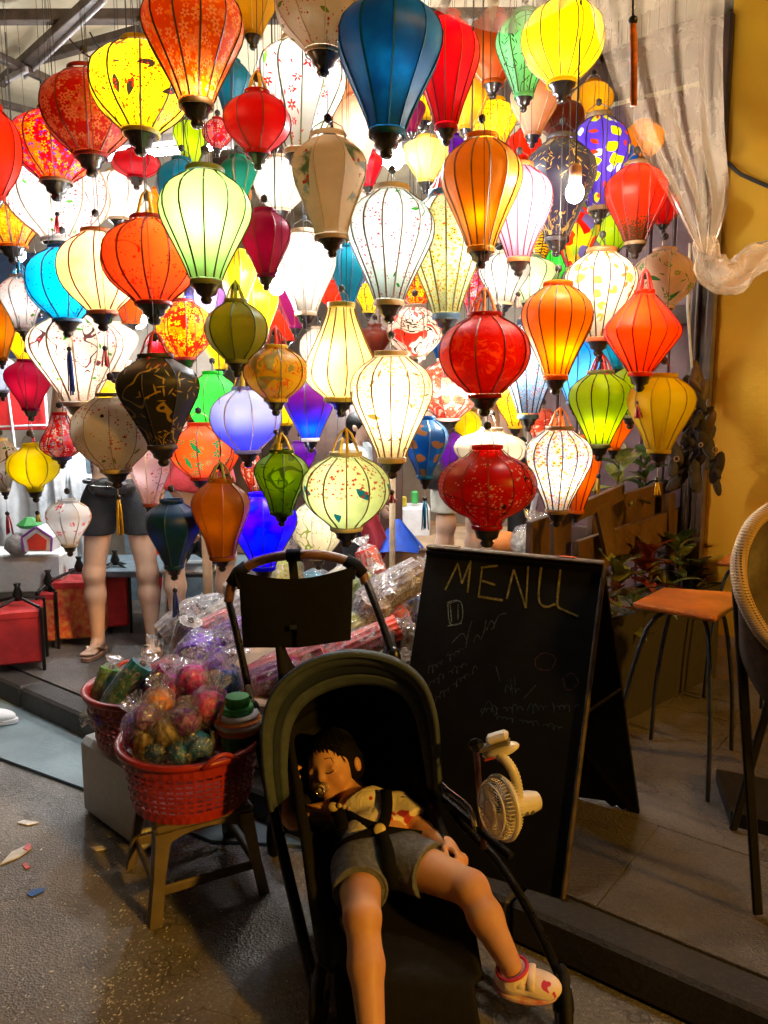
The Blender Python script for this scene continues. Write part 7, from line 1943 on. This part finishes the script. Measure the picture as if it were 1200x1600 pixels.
    if shorts and sit is None: cuts.append((hip[0] * (1 - ln * .9) + kn_[0] * ln * .9, V3(0, 0, -1)))
    elif shorts: cuts.append((hip[0] * (1 - ln) + kn_[0] * ln, kn_[0] - hip[0]))
    else: cuts.append((an_[0] + V3(0, 0, .0), V3(0, 0, -1)))
    body_obj('shorts' if shorts else 'trousers', bpr, bottom, o, res=res, k=.03, grow=.006, cuts=cuts)
    hp = [el(hd_ + R @ V3(0, .012 * s, .03 * s), (.08 * s, .096 * s, .098 * s), RM), el(hd_ + R @ V3(0, .05 * s, -.06 * s), (.07 * s, .05 * s, .09 * s), RM)]
    body_obj('hair', hp, hairm, bo, res=.008, k=.03, carve=[el(hd_ + R @ V3(0, -.1 * s, -.035 * s), (.062 * s, .08 * s, .09 * s), RM, .012)])
    for i_, sx in enumerate((-1, 1)):
        ft = an_[i_]; fw = nrm(R @ V3(sx * .18, -1, 0)); sdw = np.cross(V3(0, 0, 1), fw); f0 = V3(ft[0], ft[1], base[2])
        if feet == 'flip':
            ol = [f0 + fw * (.05 + .13 * math.sin(w_)) * s + sdw * .052 * s * math.cos(w_) * (1 + .12 * math.sin(w_)) for w_ in np.linspace(0, 6.2832, 33)[:-1]]
            so_2 = MB().prism([p + V3(0, 0, .002) for p in ol], (0, 0, .024)).build('sandal', 'sandal_sole', o, bevel=.004)
            tn = f0 + fw * .118 * s + V3(0, 0, .03)
            for s2 in (-1, 1):
                MB().tube(spline([tn, f0 + fw * .09 * s + sdw * s2 * .022 * s + V3(0, 0, .062 * s), f0 + fw * .05 * s + sdw * s2 * .042 * s + V3(0, 0, .05 * s), f0 + fw * .02 * s + sdw * s2 * .045 * s + V3(0, 0, .024)], 10), [.004, .006, .009, .011, .012, .012, .012, .011, .01, .009], n=6, flat=.35).build('sandal_strap', 'sandal_gold', so_2, smooth=True)
        elif feet == 'shoe':
            Rm = np.column_stack([sdw, fw, V3(0, 0, 1)])
            body_obj('shoe', [el(f0 + V3(0, 0, .045 * s), (.043 * s, .055 * s, .045 * s), Rm), el(f0 + fw * .09 * s + V3(0, 0, .032 * s), (.047 * s, .1 * s, .034 * s), Rm), cap(f0 + V3(0, 0, .05), f0 + V3(0, 0, .1 * s), .044 * s, .042 * s)], 'white_shoe', o, res=.007, k=.03, cuts=[(f0 + V3(0, 0, .012), V3(0, 0, -1))])
            ol = [f0 + fw * (.065 + .135 * math.sin(w_)) * s + sdw * .049 * s * math.cos(w_) for w_ in np.linspace(0, 6.2832, 33)[:-1]]
            MB().prism([p + V3(0, 0, .002) for p in ol], (0, 0, .022)).build('sole', 'white_shoe', o, bevel=.004)
    return o, T, U
f1, f2 = G(156, 1035, ZP), G(225, 1015, ZP)
wb = (f1 + f2) / 2 + V3(0, .05, 0)
wo, wT, wU = person(wb, 1.62, .12, 'standing person in checked shirt, black shorts and gold flip flops', 'shirt_check', 'shorts_black', shorts=.48, feet='flip', stance=.15, res=.008, arms=[((.27, -.1, 1.3), (.2, -.28, 1.52)), ((.27, -.1, 1.3), (.18, -.3, 1.5))])
bg_ = empty('belt_bag', wU(0, -.12, .98), 'black belt bag with a silver zip worn over black shorts', 'bag')
body_obj('pouch', [el(wU(0, -.13, .96), (.12, .045, .055), np.array(Matrix.Rotation(.12, 3, 'Z')))], 'bag_black', bg_, res=.008)
MB().tube([wU(math.sin(a) * .172, -math.cos(a) * .128, .985) for a in np.linspace(0, 6.2832, 33)[:-1]], .012, n=6, closed=True).build('belt', 'bag_black', bg_, smooth=True)
MB().tube(spline([wU(-.1, -.17, .975), wU(0, -.182, .97), wU(.1, -.17, .985)], 10), .003, n=5).build('zip', 'chrome', bg_, smooth=True)
lf = G(8, 1150, .015); 
person(lf + V3(-.21, .04, 0), 1.68, 1.4, 'person in white trousers and white trainers at the left edge', 'shirt_grey', 'trouser_white', feet='shoe', stance=.1, arms=[((.22, .1, 1.1), (.2, .16, .9)), ((.22, .1, 1.1), (.2, .16, .9))])
mb_ = P(705, 900, 5.05); mb_[2] = ZP + .15
person(V3(mb_[0], 4.55, .34), 1.6, .5, 'person in beige shorts and grey shirt behind the glossy red lantern', 'shirt_grey', 'shorts_beige', shorts=.9, feet='shoe', arms=[((.25, -.05, 1.1), (.16, -.22, .95)), ((.25, .02, 1.1), (.22, -.1, .9))])
tag(body_obj('shoulder_bag', [el(P(682, 745, 4.42), (.09, .05, .08))], 'bag_black', None, res=.01), 'dark shoulder bag at the hip of the person in beige shorts', 'bag')
pc = P(556, 690, 4.75)
person(V3(pc[0], 4.95, .12), 1.32, 1.2, 'dark haired person in a pale blue shirt seen between cream lanterns', 'shirt_blue', 'shorts_black', feet='shoe')
person(SEATP + V3(0, .02, 0), 1.6, .35, 'seated person with light brown hair in red behind the coral lantern', 'shirt_red', 'shorts_black', hairm='hair_brown', shorts=.6, feet='shoe', sit=.55, lean=.25, arms=[((.22, -.1, 1.1), (.1, -.3, 1.0))] * 2)
hp_ = P(790, 640, 4.9)
person(V3(hp_[0] + .05, 5.2, .34), 1.55, .2, 'person in a dark top behind the yellow lantern with red ribs', 'shirt_dark', 'shorts_black', feet='shoe', arms=[((.25, -.1, 1.15), (.12, -.3, 1.3)), ((.25, -.05, 1.1), (.2, -.15, .9))])
